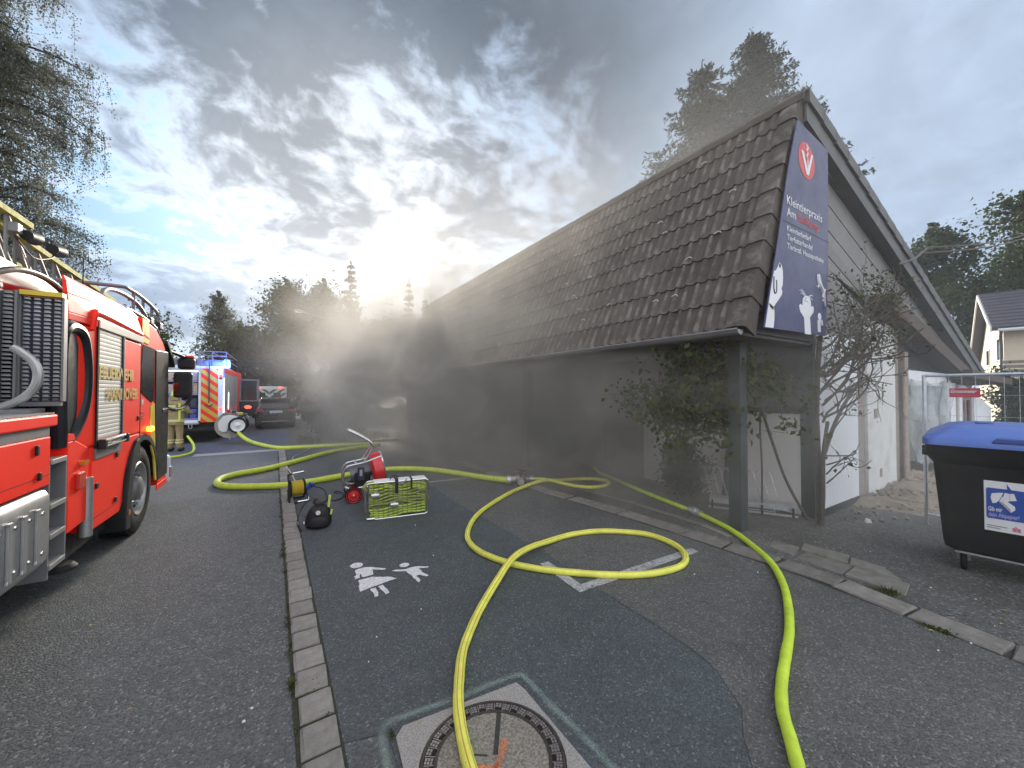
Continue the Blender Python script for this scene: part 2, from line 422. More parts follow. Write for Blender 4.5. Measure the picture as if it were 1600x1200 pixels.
def hose_mat(name, base, stripe=True):
    m = bpy.data.materials.new(name)
    m.use_nodes = True
    T = NT(m.node_tree)
    b = T.n['Principled BSDF']
    uv = T.coord('UV')
    u, v, _ = T.sep(uv)
    c = T.coord('Object')
    n = T.noise(c, 9, 5, 0.6)
    f = T.ramp(n, 0.3, 0.7, 0.86, 1.12, smooth=False)
    colr = T.mix(1.0, tuple(base), T.comb(f, f, f), 'MULTIPLY')
    dn = T.noise(c, 3.5, 8, 0.75)
    colr = T.mix(T.m('MULTIPLY', T.ramp(dn, 0.56, 0.75), 0.45), colr, (0.16, 0.17, 0.05))
    scuff = T.m('MULTIPLY', T.m('GREATER_THAN', T.noise(c, 60, 3, 0.6), 0.70), 0.7)
    colr = T.mix(scuff, colr, (0.14, 0.15, 0.05))
    if stripe:
        s1 = T.m('LESS_THAN', T.m('ABSOLUTE', T.m('SUBTRACT', u, 0.045)), 0.016)
        s2 = T.m('LESS_THAN', T.m('ABSOLUTE', T.m('SUBTRACT', u, 0.90)), 0.016)
        colr = T.mix(T.m('MULTIPLY', T.m('MAXIMUM', s1, s2), 0.75), colr, (0.50, 0.13, 0.02))
    T.l.new(colr, b.inputs['Base Color'])
    b.inputs['Roughness'].default_value = 0.55
    wv = T.new('ShaderNodeTexWave', wave_type='BANDS', bands_direction='Y')
    T.l.new(T.comb(T.m('MULTIPLY', u, 1.0), T.m('MULTIPLY', v, 1.0), 0.0), wv.inputs['Vector'])
    wv.inputs['Scale'].default_value = 70.0
    wx = T.m('SINE', T.m('MULTIPLY', u, 150.0))
    bp = T.new('ShaderNodeBump'); bp.inputs['Strength'].default_value = 0.18; bp.inputs['Distance'].default_value = 0.004
    T.l.new(T.m('ADD', wv.outputs['Fac'], wx), bp.inputs['Height'])
    T.l.new(bp.outputs[0], b.inputs['Normal'])
    MATS[name] = m

hose_mat('hose_green', (0.58, 0.68, 0.07), False)
hose_mat('hose_striped', (0.80, 0.82, 0.13), True)
hose_mat('hose_lime', (0.56, 0.74, 0.05), False)
hose_mat('hose_folded', (0.27, 0.33, 0.055), False)
hose_mat('hose_packed', (0.40, 0.52, 0.06), False)


def tile_mat():
    m = bpy.data.materials.new('roof_tile')
    m.use_nodes = True
    T = NT(m.node_tree)
    b = T.n['Principled BSDF']
    c = T.coord('Object')
    x, y, z = T.sep(c)
    oi = T.new('ShaderNodeObjectInfo')
    off = T.v('MULTIPLY', T.comb(oi.outputs['Random'], oi.outputs['Random'], oi.outputs['Random']), (37.0, 91.0, 13.0))
    cc = T.v('ADD', c, off)
    n = T.noise(cc, 7, 6, 0.7)
    f = T.ramp(n, 0.25, 0.75, 0.65, 1.35, smooth=False)
    rr = T.ramp(oi.outputs['Random'], 0, 1, 0.80, 1.2, smooth=False)
    f = T.m('MULTIPLY', f, rr)
    colr = T.mix(1.0, (0.074, 0.060, 0.051), T.comb(f, f, f), 'MULTIPLY')
    st = T.noise(T.v('MULTIPLY', cc, (60.0, 2.2, 1.0)), 1.0, 5, 0.6)
    colr = T.mix(T.m('MULTIPLY', T.ramp(st, 0.58, 0.72), 0.40), colr, (0.20, 0.185, 0.17))
    # worn, weathered crest of the roll
    pn = T.noise(cc, 5.0, 6, 0.7)
    crest = T.m('MULTIPLY', T.ramp(z, 0.026, 0.034), T.ramp(pn, 0.42, 0.66))
    colr = T.mix(T.m('MULTIPLY', crest, 0.6), colr, (0.25, 0.235, 0.215))
    lich = T.noise(cc, 38, 4, 0.6)
    colr = T.mix(T.m('MULTIPLY', T.ramp(lich, 0.66, 0.74), 0.5), colr, (0.24, 0.24, 0.22))
    T.l.new(colr, b.inputs['Base Color'])
    b.inputs['Roughness'].default_value = 0.82
    bp = T.new('ShaderNodeBump'); bp.inputs['Strength'].default_value = 0.35; bp.inputs['Distance'].default_value = 0.006
    T.l.new(T.noise(cc, 70, 5, 0.7), bp.inputs['Height'])
    T.l.new(bp.outputs[0], b.inputs['Normal'])
    MATS['roof_tile'] = m

tile_mat()


def chevron_mat(name, c1, c2, slope, width, mirror=None):
    m = bpy.data.materials.new(name)
    m.use_nodes = True
    T = NT(m.node_tree)
    b = T.n['Principled BSDF']
    x, y, z = T.sep(T.coord('Object'))
    if mirror is not None:
        x = T.m('ABSOLUTE', T.m('SUBTRACT', x, mirror))
    k = T.m('FRACT', T.m('DIVIDE', T.m('ADD', T.m('MULTIPLY', x, slope), T.m('ADD', z, 50.0)), width))
    T.l.new(T.mix(T.m('GREATER_THAN', k, 0.5), tuple(c1), tuple(c2)), b.inputs['Base Color'])
    b.inputs['Roughness'].default_value = 0.4
    MATS[name] = m

chevron_mat('chevron_red', (0.85, 0.035, 0.02), (0.55, 0.42, 0.05), 0.85, 0.30)
chevron_mat('chevron_pale', (0.45, 0.52, 0.48), (0.03, 0.06, 0.055), -0.8, 0.34, 0.0)


def sheet_mat():
    m = bpy.data.materials.new('plastic_sheet')
    m.use_nodes = True
    T = NT(m.node_tree)
    T.n.clear()
    df = T.new('ShaderNodeBsdfPrincipled')
    df.inputs['Base Color'].default_value = (0.42, 0.46, 0.48, 1)
    df.inputs['Roughness'].default_value = 0.22
    tp = T.new('ShaderNodeBsdfTransparent')
    mx = T.new('ShaderNodeMixShader')
    n = T.noise(T.coord('Object'), 2.2, 4, 0.6)
    T.l.new(T.ramp(n, 0.3, 0.7, 0.35, 0.75), mx.inputs[0])
    T.l.new(tp.outputs[0], mx.inputs[1]); T.l.new(df.outputs[0], mx.inputs[2])
    o = T.new('ShaderNodeOutputMaterial'); T.l.new(mx.outputs[0], o.inputs['Surface'])
    MATS['plastic_sheet'] = m

sheet_mat()


def spray_mat(name, colr, amt):
    m = bpy.data.materials.new(name)
    m.use_nodes = True
    T = NT(m.node_tree)
    T.n.clear()
    df = T.new('ShaderNodeBsdfDiffuse'); df.inputs['Color'].default_value = tuple(colr) + (1,)
    tp = T.new('ShaderNodeBsdfTransparent')
    mx = T.new('ShaderNodeMixShader')
    u, v, _ = T.sep(T.coord('UV'))
    fall = T.ramp(T.m('ABSOLUTE', T.m('SUBTRACT', u, 0.5)), 0.05, 0.5, 1.0, 0.0)
    n = T.noise(T.coord('Object'), 160, 3, 0.7)
    n2 = T.noise(T.coord('Object'), 7, 4, 0.7)
    a = T.m('MULTIPLY', T.m('MULTIPLY', fall, T.ramp(n, 0.30, 0.62)), T.ramp(n2, 0.25, 0.6, 0.4, 1.0))
    T.l.new(T.m('MULTIPLY', a, amt), mx.inputs[0])
    T.l.new(tp.outputs[0], mx.inputs[1]); T.l.new(df.outputs[0], mx.inputs[2])
    o = T.new('ShaderNodeOutputMaterial'); T.l.new(mx.outputs[0], o.inputs['Surface'])
    MATS[name] = m

spray_mat('spray_mint', (0.42, 0.55, 0.48), 0.42)
spray_mat('spray_orange', (0.85, 0.27, 0.10), 0.95)


def worn_line_mat():
    m = bpy.data.materials.new('road_paint')
    m.use_nodes = True
    T = NT(m.node_tree)
    T.n.clear()
    c = T.coord('Object')
    df = T.new('ShaderNodeBsdfDiffuse')
    g = T.ramp(T.noise(c, 30, 4, 0.7), 0.3, 0.7, 0.30, 0.50)
    T.l.new(T.comb(g, g, T.m('MULTIPLY', g, 0.97)), df.inputs['Color'])
    tp = T.new('ShaderNodeBsdfTransparent')
    mx = T.new('ShaderNodeMixShader')
    a = T.ramp(T.noise(c, 75, 5, 0.75), 0.34, 0.46)
    b2 = T.ramp(T.noise(c, 5, 5, 0.7), 0.30, 0.50, 0.35, 1.0)
    T.l.new(T.m('MULTIPLY', a, b2), mx.inputs[0])
    T.l.new(tp.outputs[0], mx.inputs[1]); T.l.new(df.outputs[0], mx.inputs[2])
    o = T.new('ShaderNodeOutputMaterial'); T.l.new(mx.outputs[0], o.inputs['Surface'])
    MATS['road_paint'] = m

worn_line_mat()
M = MATS
pm = bpy.data.materials.new('picto_paint'); pm.use_nodes = True
_T = NT(pm.node_tree)
_c = _T.coord('Object')
_g = _T.ramp(_T.noise(_c, 60, 5, 0.7), 0.25, 0.75, 0.45, 0.86)
_T.l.new(_T.comb(_g, _g, _g), _T.n['Principled BSDF'].inputs['Base Color'])
_T.n['Principled BSDF'].inputs['Roughness'].default_value = 0.8
M['picto_paint'] = pm


# ------------------------------------------------------------------ object helpers
ROOTM = {}


def tag(o, label=None, cat=None, group=None, kind=None):
    if label: o['label'] = label
    if cat: o['category'] = cat
    if group: o['group'] = group
    if kind: o['kind'] = kind
    return o


def thing(name, label, cat, loc=(0, 0, 0), rotz=0.0, group=None):
    o = bpy.data.objects.new(name, None)
    o.empty_display_size = 0.2
    col.objects.link(o)
    o.location = loc
    o.rotation_euler = (0, 0, rotz)
    ROOTM[o.name] = Matrix.Translation(Vector(loc)) @ Matrix.Rotation(rotz, 4, 'Z')
    return tag(o, label, cat, group)


def copy_tree(root, loc, rotz=None, label=None):
    r = root.copy(); col.objects.link(r)
    r.location = loc
    if rotz is not None: r.rotation_euler = (0, 0, rotz)
    if label: r['label'] = label
    for ch in list(root.children):
        c = ch.copy(); col.objects.link(c); c.parent = r
        for g in ch.children:
            e = g.copy(); col.objects.link(e); e.parent = c
    return r


def catmull(pts, per=6, closed=False):
    P = [Vector(p) for p in pts]
    out = []
    n = len(P)
    rng = range(n if closed else n - 1)
    for i in rng:
        p0 = P[(i - 1) % n] if (closed or i > 0) else P[0] * 2 - P[1]
        p1 = P[i]; p2 = P[(i + 1) % n]
        p3 = P[(i + 2) % n] if (closed or i + 2 < n) else p2 * 2 - p1
        for k in range(per):
            t = k / per
            out.append(0.5 * ((2 * p1) + (p2 - p0) * t + (2 * p0 - 5 * p1 + 4 * p2 - p3) * t * t + (3 * p1 - p0 - 3 * p2 + p3) * t ** 3))
    if not closed:
        out.append(P[-1])
    return out


class MB:
    def __init__(self):
        self.v = []; self.f = []; self.uv = {}

    def add(self, vs, fs, uvs=None):
        o = len(self.v)
        self.v.extend([tuple(p) for p in vs])
        for k, f in enumerate(fs):
            if uvs: self.uv[len(self.f)] = uvs[k]
            self.f.append(tuple(i + o for i in f))
        return self

    def box(self, x0, x1, y0, y1, z0, z1):
        return self.add([(x0, y0, z0), (x1, y0, z0), (x1, y1, z0), (x0, y1, z0), (x0, y0, z1), (x1, y0, z1), (x1, y1, z1), (x0, y1, z1)],
                        [(0, 3, 2, 1), (4, 5, 6, 7), (0, 1, 5, 4), (1, 2, 6, 5), (2, 3, 7, 6), (3, 0, 4, 7)])

    def obox(self, c, ax, ay, az):
        """oriented box: centre and three half-axis vectors"""
        c = Vector(c); ax = Vector(ax); ay = Vector(ay); az = Vector(az)
        vs = [c + sx * ax + sy * ay + sz * az for sz in (-1, 1) for sx, sy in ((-1, -1), (1, -1), (1, 1), (-1, 1))]
        return self.add(vs, [(0, 3, 2, 1), (4, 5, 6, 7), (0, 1, 5, 4), (1, 2, 6, 5), (2, 3, 7, 6), (3, 0, 4, 7)])

    def frustum(self, poly0, poly1):
        """two loops (lists of 3d points, same length) joined, capped"""
        n = len(poly0)
        fs = [tuple(range(n - 1, -1, -1)), tuple(range(n, 2 * n))]
        fs += [(i, (i + 1) % n, n + (i + 1) % n, n + i) for i in range(n)]
        return self.add(list(poly0) + list(poly1), fs)

    def prism(self, poly, a0, a1, axis='x'):
        def p(q, a):
            return {'x': (a, q[0], q[1]), 'y': (q[0], a, q[1]), 'z': (q[0], q[1], a)}[axis]
        return self.frustum([p(q, a0) for q in poly], [p(q, a1) for q in poly])

    def tube(self, pts, r, n=8, closed=False, caps=True, uvlen=False):
        P = [Vector(p) for p in pts]
        m = len(P)
        rs = r if isinstance(r, (list, tuple)) else [r] * m
        vs = []; prev = None; L = [0.0]
        for i in range(1, m): L.append(L[-1] + (P[i] - P[i - 1]).length)
        for i in range(m):
            if closed: t = P[(i + 1) % m] - P[i - 1]
            else: t = P[min(i + 1, m - 1)] - P[max(i - 1, 0)]
            if t.length < 1e-9: t = Vector((0, 0, 1))
            t.normalize()
            if prev is None:
                ref = Vector((0, 0, 1)) if abs(t.z) < 0.9 else Vector((1, 0, 0))
                nrm = (ref - t * ref.dot(t)).normalized()
            else:
                nrm = prev - t * prev.dot(t)
                nrm = nrm.normalized() if nrm.length > 1e-6 else prev
            prev = nrm
            bn = t.cross(nrm)
            for k in range(n):
                a = 2 * math.pi * k / n
                vs.append(P[i] + (nrm * math.cos(a) + bn * math.sin(a)) * rs[i])
        fs = []; us = []
        for i in range(m if closed else m - 1):
            j = (i + 1) % m
            for k in range(n):
                k2 = (k + 1) % n
                fs.append((i * n + k, i * n + k2, j * n + k2, j * n + k))
                lj = L[j] if j > i else L[i] + 0.1
                us.append(((k / n, L[i]), ((k + 1) / n, L[i]), ((k + 1) / n, lj), (k / n, lj)))
        if caps and not closed:
            fs.append(tuple(range(n - 1, -1, -1))); us.append(tuple((0, 0) for _ in range(n)))
            fs.append(tuple((m - 1) * n + k for k in range(n))); us.append(tuple((0, 0) for _ in range(n)))
        return self.add(vs, fs, us if uvlen else None)

    def cyl(self, p0, p1, r0, r1=None, n=16):
        return self.tube([p0, p1], [r0, r0 if r1 is None else r1], n)

    def lathe(self, prof, c, axis='x', n=32):
        """prof: list of (r, a) along the axis; open profile"""
        vs = []
        for r, a in prof:
            for k in range(n):
                t = 2 * math.pi * k / n
                q = (r * math.cos(t), r * math.sin(t))
                p = {'x': (a, q[0], q[1]), 'y': (q[1], a, q[0]), 'z': (q[0], q[1], a)}[axis]
                vs.append((c[0] + p[0], c[1] + p[1], c[2] + p[2]))
        fs = []
        m = len(prof)
        for i in range(m - 1):
            for k in range(n):
                k2 = (k + 1) % n
                fs.append((i * n + k, i * n + k2, (i + 1) * n + k2, (i + 1) * n + k))
        return self.add(vs, fs)

    def disc(self, c, r, axis='x', n=24):
        vs = []
        for k in range(n):
            t = 2 * math.pi * k / n
            q = (r * math.cos(t), r * math.sin(t))
            p = {'x': (0, q[0], q[1]), 'y': (q[1], 0, q[0]), 'z': (q[0], q[1], 0)}[axis]
            vs.append((c[0] + p[0], c[1] + p[1], c[2] + p[2]))
        return self.add(vs, [tuple(range(n))])

    def ball(self, c, rad, nu=14, nv=9):
        rx, ry, rz = rad if hasattr(rad, '__len__') else (rad,) * 3
        vs = []
        for j in range(nv + 1):
            ph = math.pi * j / nv
            for i in range(nu):
                th = 2 * math.pi * i / nu
                vs.append((c[0] + rx * math.sin(ph) * math.cos(th), c[1] + ry * math.sin(ph) * math.sin(th), c[2] + rz * math.cos(ph)))
        fs = []
        for j in range(nv):
            for i in range(nu):
                i2 = (i + 1) % nu
                fs.append((j * nu + i, (j + 1) * nu + i, (j + 1) * nu + i2, j * nu + i2))
        return self.add(vs, fs)

    def xf(self, M4):
        self.v = [tuple(M4 @ Vector(p)) for p in self.v]
        return self

    def mesh(self, name, mat, smooth=False, ang=35):
        me = bpy.data.meshes.new(name)
        me.from_pydata(self.v, [], self.f)
        if self.uv:
            ul = me.uv_layers.new(name='UVMap')
            for p in me.polygons:
                u = self.uv.get(p.index)
                if u:
                    for k, li in enumerate(p.loop_indices):
                        ul.data[li].uv = u[k]
        me.materials.append(M[mat] if isinstance(mat, str) else mat)
        me.validate()
        if smooth:
            me.shade_smooth()
            me.set_sharp_from_angle(angle=R(ang))
        return me

    def build(self, name, mat, parent=None, smooth=False, bevel=0.0, world=False, ang=35, kind=None, label=None, fixn=True):
        if world and parent is not None:
            p = parent
            while p.parent: p = p.parent
            self.xf(ROOTM[p.name].inverted())
        me = self.mesh(name, mat, smooth, ang)
        o = bpy.data.objects.new(name, me)
        col.objects.link(o)
        o.parent = parent
        if bevel:
            b = o.modifiers.new('bevel', 'BEVEL'); b.width = bevel; b.segments = 2
            b.limit_method = 'ANGLE'; b.angle_limit = R(40)
        if kind: o['kind'] = kind
        if label: o['label'] = label
        return o


def inst(name, me, parent, loc, rot=None):
    o = bpy.data.objects.new(name, me)
    col.objects.link(o)
    o.parent = parent
    o.location = loc
    if rot is not None: o.rotation_euler = rot
    return o


def text(body, size, mat, parent, loc, rot, name='lettering', align='LEFT', ext=0.0008, sx=1.0, bold=0.0, shear=0.0):
    cu = bpy.data.curves.new(name, 'FONT')
    cu.body = body; cu.size = size; cu.extrude = ext; cu.align_x = align
    cu.offset = bold; cu.resolution_u = 3; cu.shear = shear
    tmp = bpy.data.objects.new(name + '_tmp', cu)
    col.objects.link(tmp)
    dg = bpy.context.evaluated_depsgraph_get()
    me = bpy.data.meshes.new_from_object(tmp.evaluated_get(dg))
    bpy.data.objects.remove(tmp)
    bpy.data.curves.remove(cu)
    me.materials.clear(); me.materials.append(M[mat])
    me.name = name
    o = bpy.data.objects.new(name, me)
    col.objects.link(o)
    o.parent = parent
    l = Vector(loc)
    if parent is not None:
        p = parent
        while p.parent: p = p.parent
        Mi = ROOTM[p.name].inverted() @ Matrix.Translation(l) @ Matrix.Rotation(rot[2], 4, 'Z') @ Matrix.Rotation(rot[0], 4, 'X')
        o.matrix_local = Mi @ Matrix.Scale(sx, 4, (1, 0, 0))
    else:
        o.location = l; o.rotation_euler = rot; o.scale = (sx, 1, 1)
    return o


def np_mesh(name, verts, quads, mat):
    me = bpy.data.meshes.new(name)
    nv, nq = len(verts), len(quads)
    me.vertices.add(nv); me.vertices.foreach_set('co', verts.astype(np.float32).ravel())
    me.loops.add(nq * 4); me.loops.foreach_set('vertex_index', quads.astype(np.int32).ravel())
    me.polygons.add(nq); me.polygons.foreach_set('loop_start', np.arange(0, nq * 4, 4, dtype=np.int32))
    me.update(calc_edges=True)
    me.materials.append(M[mat])
    return me


def leaves(name, cen, size, mat, parent, rng, hang=0.0, aspect=0.6, smin=0.6):
    """a crown of small diamond-shaped leaves at the given centres"""
    n = len(cen)
    a = rng.normal(size=(n, 3)); a[:, 2] -= hang
    a /= np.linalg.norm(a, axis=1)[:, None]
    b = rng.normal(size=(n, 3))
    b -= a * np.sum(a * b, axis=1)[:, None]
    b /= np.linalg.norm(b, axis=1)[:, None]
    s = size * rng.uniform(smin, 1.25, size=(n, 1))
    fold = np.cross(a, b) * s * 0.14
    V = np.empty((n, 4, 3))
    V[:, 0] = cen - a * s * 0.5
    V[:, 1] = cen + b * s * 0.5 * aspect + fold
    V[:, 2] = cen + a * s * 0.5
    V[:, 3] = cen - b * s * 0.5 * aspect + fold
    me = np_mesh(name, V.reshape(-1, 3), np.arange(n * 4).reshape(n, 4), mat)
    o = bpy.data.objects.new(name, me)
    col.objects.link(o)
    o.parent = parent
    return o
# ------------------------------------------------------------------ the ground
def jag(pts, step=0.12, amp=0.012, seed=3):
    rg = random.Random(seed)
    out = []
    for a, b in zip(pts[:-1], pts[1:]):
        L = math.dist(a, b); k = max(1, int(L / step))
        for i in range(k):
            t = i / k
            out.append((a[0] + (b[0] - a[0]) * t + rg.uniform(-amp, amp), a[1] + (b[1] - a[1]) * t + rg.uniform(-amp, amp)))
    out.append(pts[-1])
    return out


def sheet(name, poly, z, mat, parent=None, kind=None):
    mb = MB(); mb.add([(p[0], p[1], z) for p in poly], [tuple(range(len(poly)))])
    me = mb.mesh(name, mat)
    if me.polygons[0].normal.z < 0: me.flip_normals()
    o = bpy.data.objects.new(name, me); col.objects.link(o); o.parent = parent
    if kind: o['kind'] = kind
    return o


sheet('ground', [(-260, -260), (260, -260), (260, 260), (-260, 260)], -0.03, 'verge', kind='structure')
sheet('road', [(-10, -12), (5.0, -12), (5.0, 80), (-10, 80)], 0.0, 'asphalt_street', kind='structure')
seam = [(1.35, -3.0), (1.6, 0.3), (1.84, 0.91), (2.04, 1.05), (2.2, 1.16), (2.29, 1.28), (2.35, 1.40), (2.40, 1.58), (2.42, 2.03), (2.44, 2.61), (2.47, 3.34), (2.45, 4.12), (2.41, 5.39), (2.43, 6.24), (2.46, 8.0), (2.48, 13.6)]
sj = jag(seam)
sheet('footway', [(0.13, 2.22), (0.07, 8.2), (0.03, 13.6)] + sj[::-1] + [(0.46, -3.0), (0.5, 2.02), (0.28, 2.08)], 0.004, 'asphalt_dark', kind='structure')
sheet('footway_patch', [(0.13, 2.214), (0.28, 2.074), (0.494, 2.014), (0.454, -3.0), (0.2, -3.0)], 0.004, 'asphalt_street', kind='structure')
kerb_line = [(4.02, -3.0), (4.05, -0.6), (4.07, 0.38), (4.15, 0.99), (4.22, 1.68), (4.15, 3.07), (4.02, 4.4), (3.86, 5.6), (3.72, 8.0), (3.62, 11.0), (3.60, 13.6)]
sheet('parking_strip', [(x + 0.006, y) for x, y in sj] + [(x, y) for x, y in kerb_line[::-1]], 0.004, 'asphalt_brown', kind='structure')
fc = [(x + 0.30, y) for x, y in kerb_line]
sheet('forecourt', fc[::-1] + [(60, -3), (60, 2.35), (6.35, 2.35), (6.35, 17.0), (3.9, 17.0)], 0.004, 'asphalt_forecourt', kind='structure')
sheet('forecourt_south', [(4.02, -12), (60, -12), (60, -3.004), (4.02, -3.004)], 0.004, 'asphalt_forecourt', kind='structure')
sheet('gutter_bed', kerb_line + [(x + 0.296, y) for x, y in kerb_line[::-1]], 0.0045, 'groove', kind='structure')
sheet('driveway', [(-1.9, 13.05), (0.0, 13.1), (0.95, 13.2), (0.95, 13.45), (0.0, 13.5), (-1.9, 13.55)], 0.007, 'concrete', kind='structure')
sheet('old_patch', [(-6, -3), (0.02, -3), (0.10, 2.25), (-0.45, 2.40), (-1.6, 2.62), (-6, 2.9)], 0.004, 'asphalt_street', kind='structure')

# row of concrete setts that divides the road from the footway
strip = tag(bpy.data.objects.new('paving_strip', None), kind='structure'); col.objects.link(strip)
ROOTM['paving_strip'] = Matrix.Identity(4)
def sx(y): return 0.20 - 0.0075 * (y - 2.0) if y < 8 else 0.155 - 0.002 * (y - 8)
bed = [(sx(y) - 0.105, y) for y in np.arange(0.4, 13.61, 0.4)] + [(sx(y) + 0.10, y) for y in np.arange(13.6, 0.39, -0.4)]
sheet('bed', [(float(a), float(b)) for a, b in bed], 0.0055, 'moss', parent=strip)
setts = []
for s in range(6):
    rg = random.Random(40 + s)
    w, l, c = 0.083, 0.099, 0.009
    def cr(k, z, e): return [((sgx * (w - e)) + rg.uniform(-.004, .004), (sgy * (l - e)) + rg.uniform(-.004, .004), z + rg.uniform(-.002, .002)) for sgx, sgy in ((-1, -1), (1, -1), (1, 1), (-1, 1))]
    a, b2, t = cr(0, 0.0, 0), cr(0, 0.014, 0.0), cr(0, 0.022, c)
    mb = MB(); mb.add(a + b2 + t, [(8, 9, 10, 11)] + [(i, (i + 1) % 4, 4 + (i + 1) % 4, 4 + i) for i in range(4)] + [(4 + i, 4 + (i + 1) % 4, 8 + (i + 1) % 4, 8 + i) for i in range(4)])
    setts.append(mb.mesh('sett', 'sett'))
y = 0.62
while y < 13.5:
    inst('sett', random.choice(setts), strip, (sx(y) + random.uniform(-.004, .004), y, random.uniform(-.003, .003)), (random.uniform(-.012, .012), random.uniform(-.015, .015), random.uniform(-.03, .03)))
    y += 0.222 + random.uniform(-.006, .006)

# flush kerb of worn stones in front of the building
kerb = tag(bpy.data.objects.new('kerb', None), kind='structure'); col.objects.link(kerb)
ROOTM['kerb'] = Matrix.Identity(4)
kl = [tuple(p) for p in catmull([(x, y, 0) for x, y in kerb_line], 24)]
acc, last, nxt = 0.0, kl[0], 2.2
kst = []
for s in range(5):
    rg = random.Random(70 + s)
    mb = MB(); w, l = 0.115, 0.235
    def lp(z, e): return [((i * (w - e)) + rg.uniform(-.008, .008), (j * (l - e)) + rg.uniform(-.008, .006), z + rg.uniform(-.003, .003)) for i, j in ((-1, -1), (1, -1), (1, 0), (1, 1), (-1, 1), (-1, 0))]
    a, b2, t = lp(0, 0), lp(.018, 0), lp(.028, .012)
    mb.add(a + b2 + t, [tuple(range(12, 18))] + [(i, (i + 1) % 6, 6 + (i + 1) % 6, 6 + i) for i in range(6)] + [(6 + i, 6 + (i + 1) % 6, 12 + (i + 1) % 6, 12 + i) for i in range(6)])
    kst.append(mb.mesh('kerb_stone', 'kerb'))
for p, q in zip(kl[:-1], kl[1:]):
    acc += math.dist(p, q)
    if acc >= nxt:
        ang = math.atan2(q[1] - p[1], q[0] - p[0]) - math.pi / 2
        inst('kerb_stone', random.choice(kst), kerb, (q[0] + 0.135, q[1], -0.002), (random.uniform(-.01, .01), random.uniform(-.03, .01), ang + random.uniform(-.015, .015)))
        nxt += 0.488
# thin edging of narrow concrete stones between kerb and porch
edg = tag(bpy.data.objects.new('edging', None), kind='structure'); col.objects.link(edg)
ROOTM['edging'] = Matrix.Identity(4)
em = MB().box(-.04, .04, -.245, .245, 0, .018).mesh('edging_stone', 'slab')
ep = [(4.62, 2.53), (4.72, 2.92), (4.74, 3.95), (4.62, 5.4), (4.46, 6.7), (4.35, 8.5)]
for (xa, ya), (xb, yb) in zip(ep[:-1], ep[1:]):
    L = math.dist((xa, ya), (xb, yb)); k = max(1, round(L / 0.5))
    for i in range(k):
        t = (i + .5) / k
        o = inst('edging_stone', em, edg, (xa + (xb - xa) * t, ya + (yb - ya) * t, random.uniform(-.004, .002)), (0, 0, math.atan2(yb - ya, xb - xa) - math.pi / 2))
        o.scale = (1, L / k / 0.495, 1)
# broken paving slabs in the forecourt
sl = tag(bpy.data.objects.new('paving', None), kind='structure'); col.objects.link(sl)
ROOTM['paving'] = Matrix.Identity(4)
for q in ([(4.56, 1.02), (4.86, 1.06), (4.88, 1.45), (4.58, 1.44)], [(4.59, 1.46), (4.89, 1.47), (4.9, 1.85), (4.62, 1.86)], [(4.90, 1.12), (5.12, 1.30), (5.14, 1.56), (4.905, 1.50)],
          [(4.92, 1.52), (5.18, 1.58), (5.15, 1.98), (4.915, 1.92)], [(4.66, 1.89), (4.96, 1.95), (4.94, 2.20), (4.69, 2.14)]):
    cx = sum(p[0] for p in q) / 4; cy = sum(p[1] for p in q) / 4
    z = random.uniform(.010, .02)
    mb = MB(); mb.frustum([(x, y, 0.0) for x, y in q], [(x + (cx - x) * .02, y + (cy - y) * .02, z + random.uniform(-.003, .003)) for x, y in q])
    mb.build('slab', 'slab', sl, bevel=0.004)

# dug-up soil along the gable wall
rg = np.random.default_rng(5)
nx_, ny_ = 60, 26
V = []; F = []
for j in range(ny_):
    for i in range(nx_):
        x = 6.5 + i * 0.10; yy = 1.25 + j * 0.04
        e = min(1, .02 + max(0, x - 7.55) / 0.8) * min(1, (x - 6.5) / .3) * min(1, max(0, (12.4 - x) / 0.8)) * (j / (ny_ - 1)) ** 1.3
        h = 0.16 * e * (0.7 + 0.5 * math.sin(x * 3.1) * math.sin(yy * 7 + x)) + 0.03 * e * rg.uniform(-1, 1) - 0.01 + 0.012 * min(1, e * 20)
        V.append((x, yy, h))
for j in range(ny_ - 1):
    for i in range(nx_ - 1):
        a = j * nx_ + i; F.append((a, a + 1, a + 1 + nx_, a + nx_))
mb = MB(); mb.add(V, F); mb.build('soil_bank', 'soil', smooth=True, kind='structure')
clods = MB()
for k in range(160):
    x = rg.uniform(6.9, 11.5); yy = 2.2 - abs(rg.normal(0, .35)); s = rg.uniform(.008, .04)
    clods.ball((x, yy, 0.02 + 0.10 * max(0, min(1, (x - 7.6))) * max(0, (yy - 1.5) / .7)), (s, s * rg.uniform(.6, 1), s * .6), 6, 4)
clods.build('rubble', 'soil', smooth=True, kind='stuff')
wst = MB()
for k in range(5):
    x = rg.uniform(7.8, 9.8); yy = rg.uniform(1.5, 2.1); a = rg.uniform(0, 3.14); l = rg.uniform(.06, .24)
    wst.obox((x, yy, .05 + .08 * max(0, (yy - 1.4)) * min(1, x - 7.2)), (l * math.cos(a), l * math.sin(a), .02), (-.012 * math.sin(a), .012 * math.cos(a), 0), (0, 0, .006))
wst.build('wood_scraps', 'wood_scrap', kind='stuff')


# painted marks
def stroke(mb, pts, w, z):
    for (xa, ya), (xb, yb) in zip(pts[:-1], pts[1:]):
        dx_, dy_ = xb - xa, yb - ya; L = math.hypot(dx_, dy_); nx, ny = -dy_ / L * w / 2, dx_ / L * w / 2
        mb.add([(xa - nx, ya - ny, z), (xb - nx, yb - ny, z), (xb + nx, yb + ny, z), (xa + nx, ya + ny, z)], [(0, 1, 2, 3)])

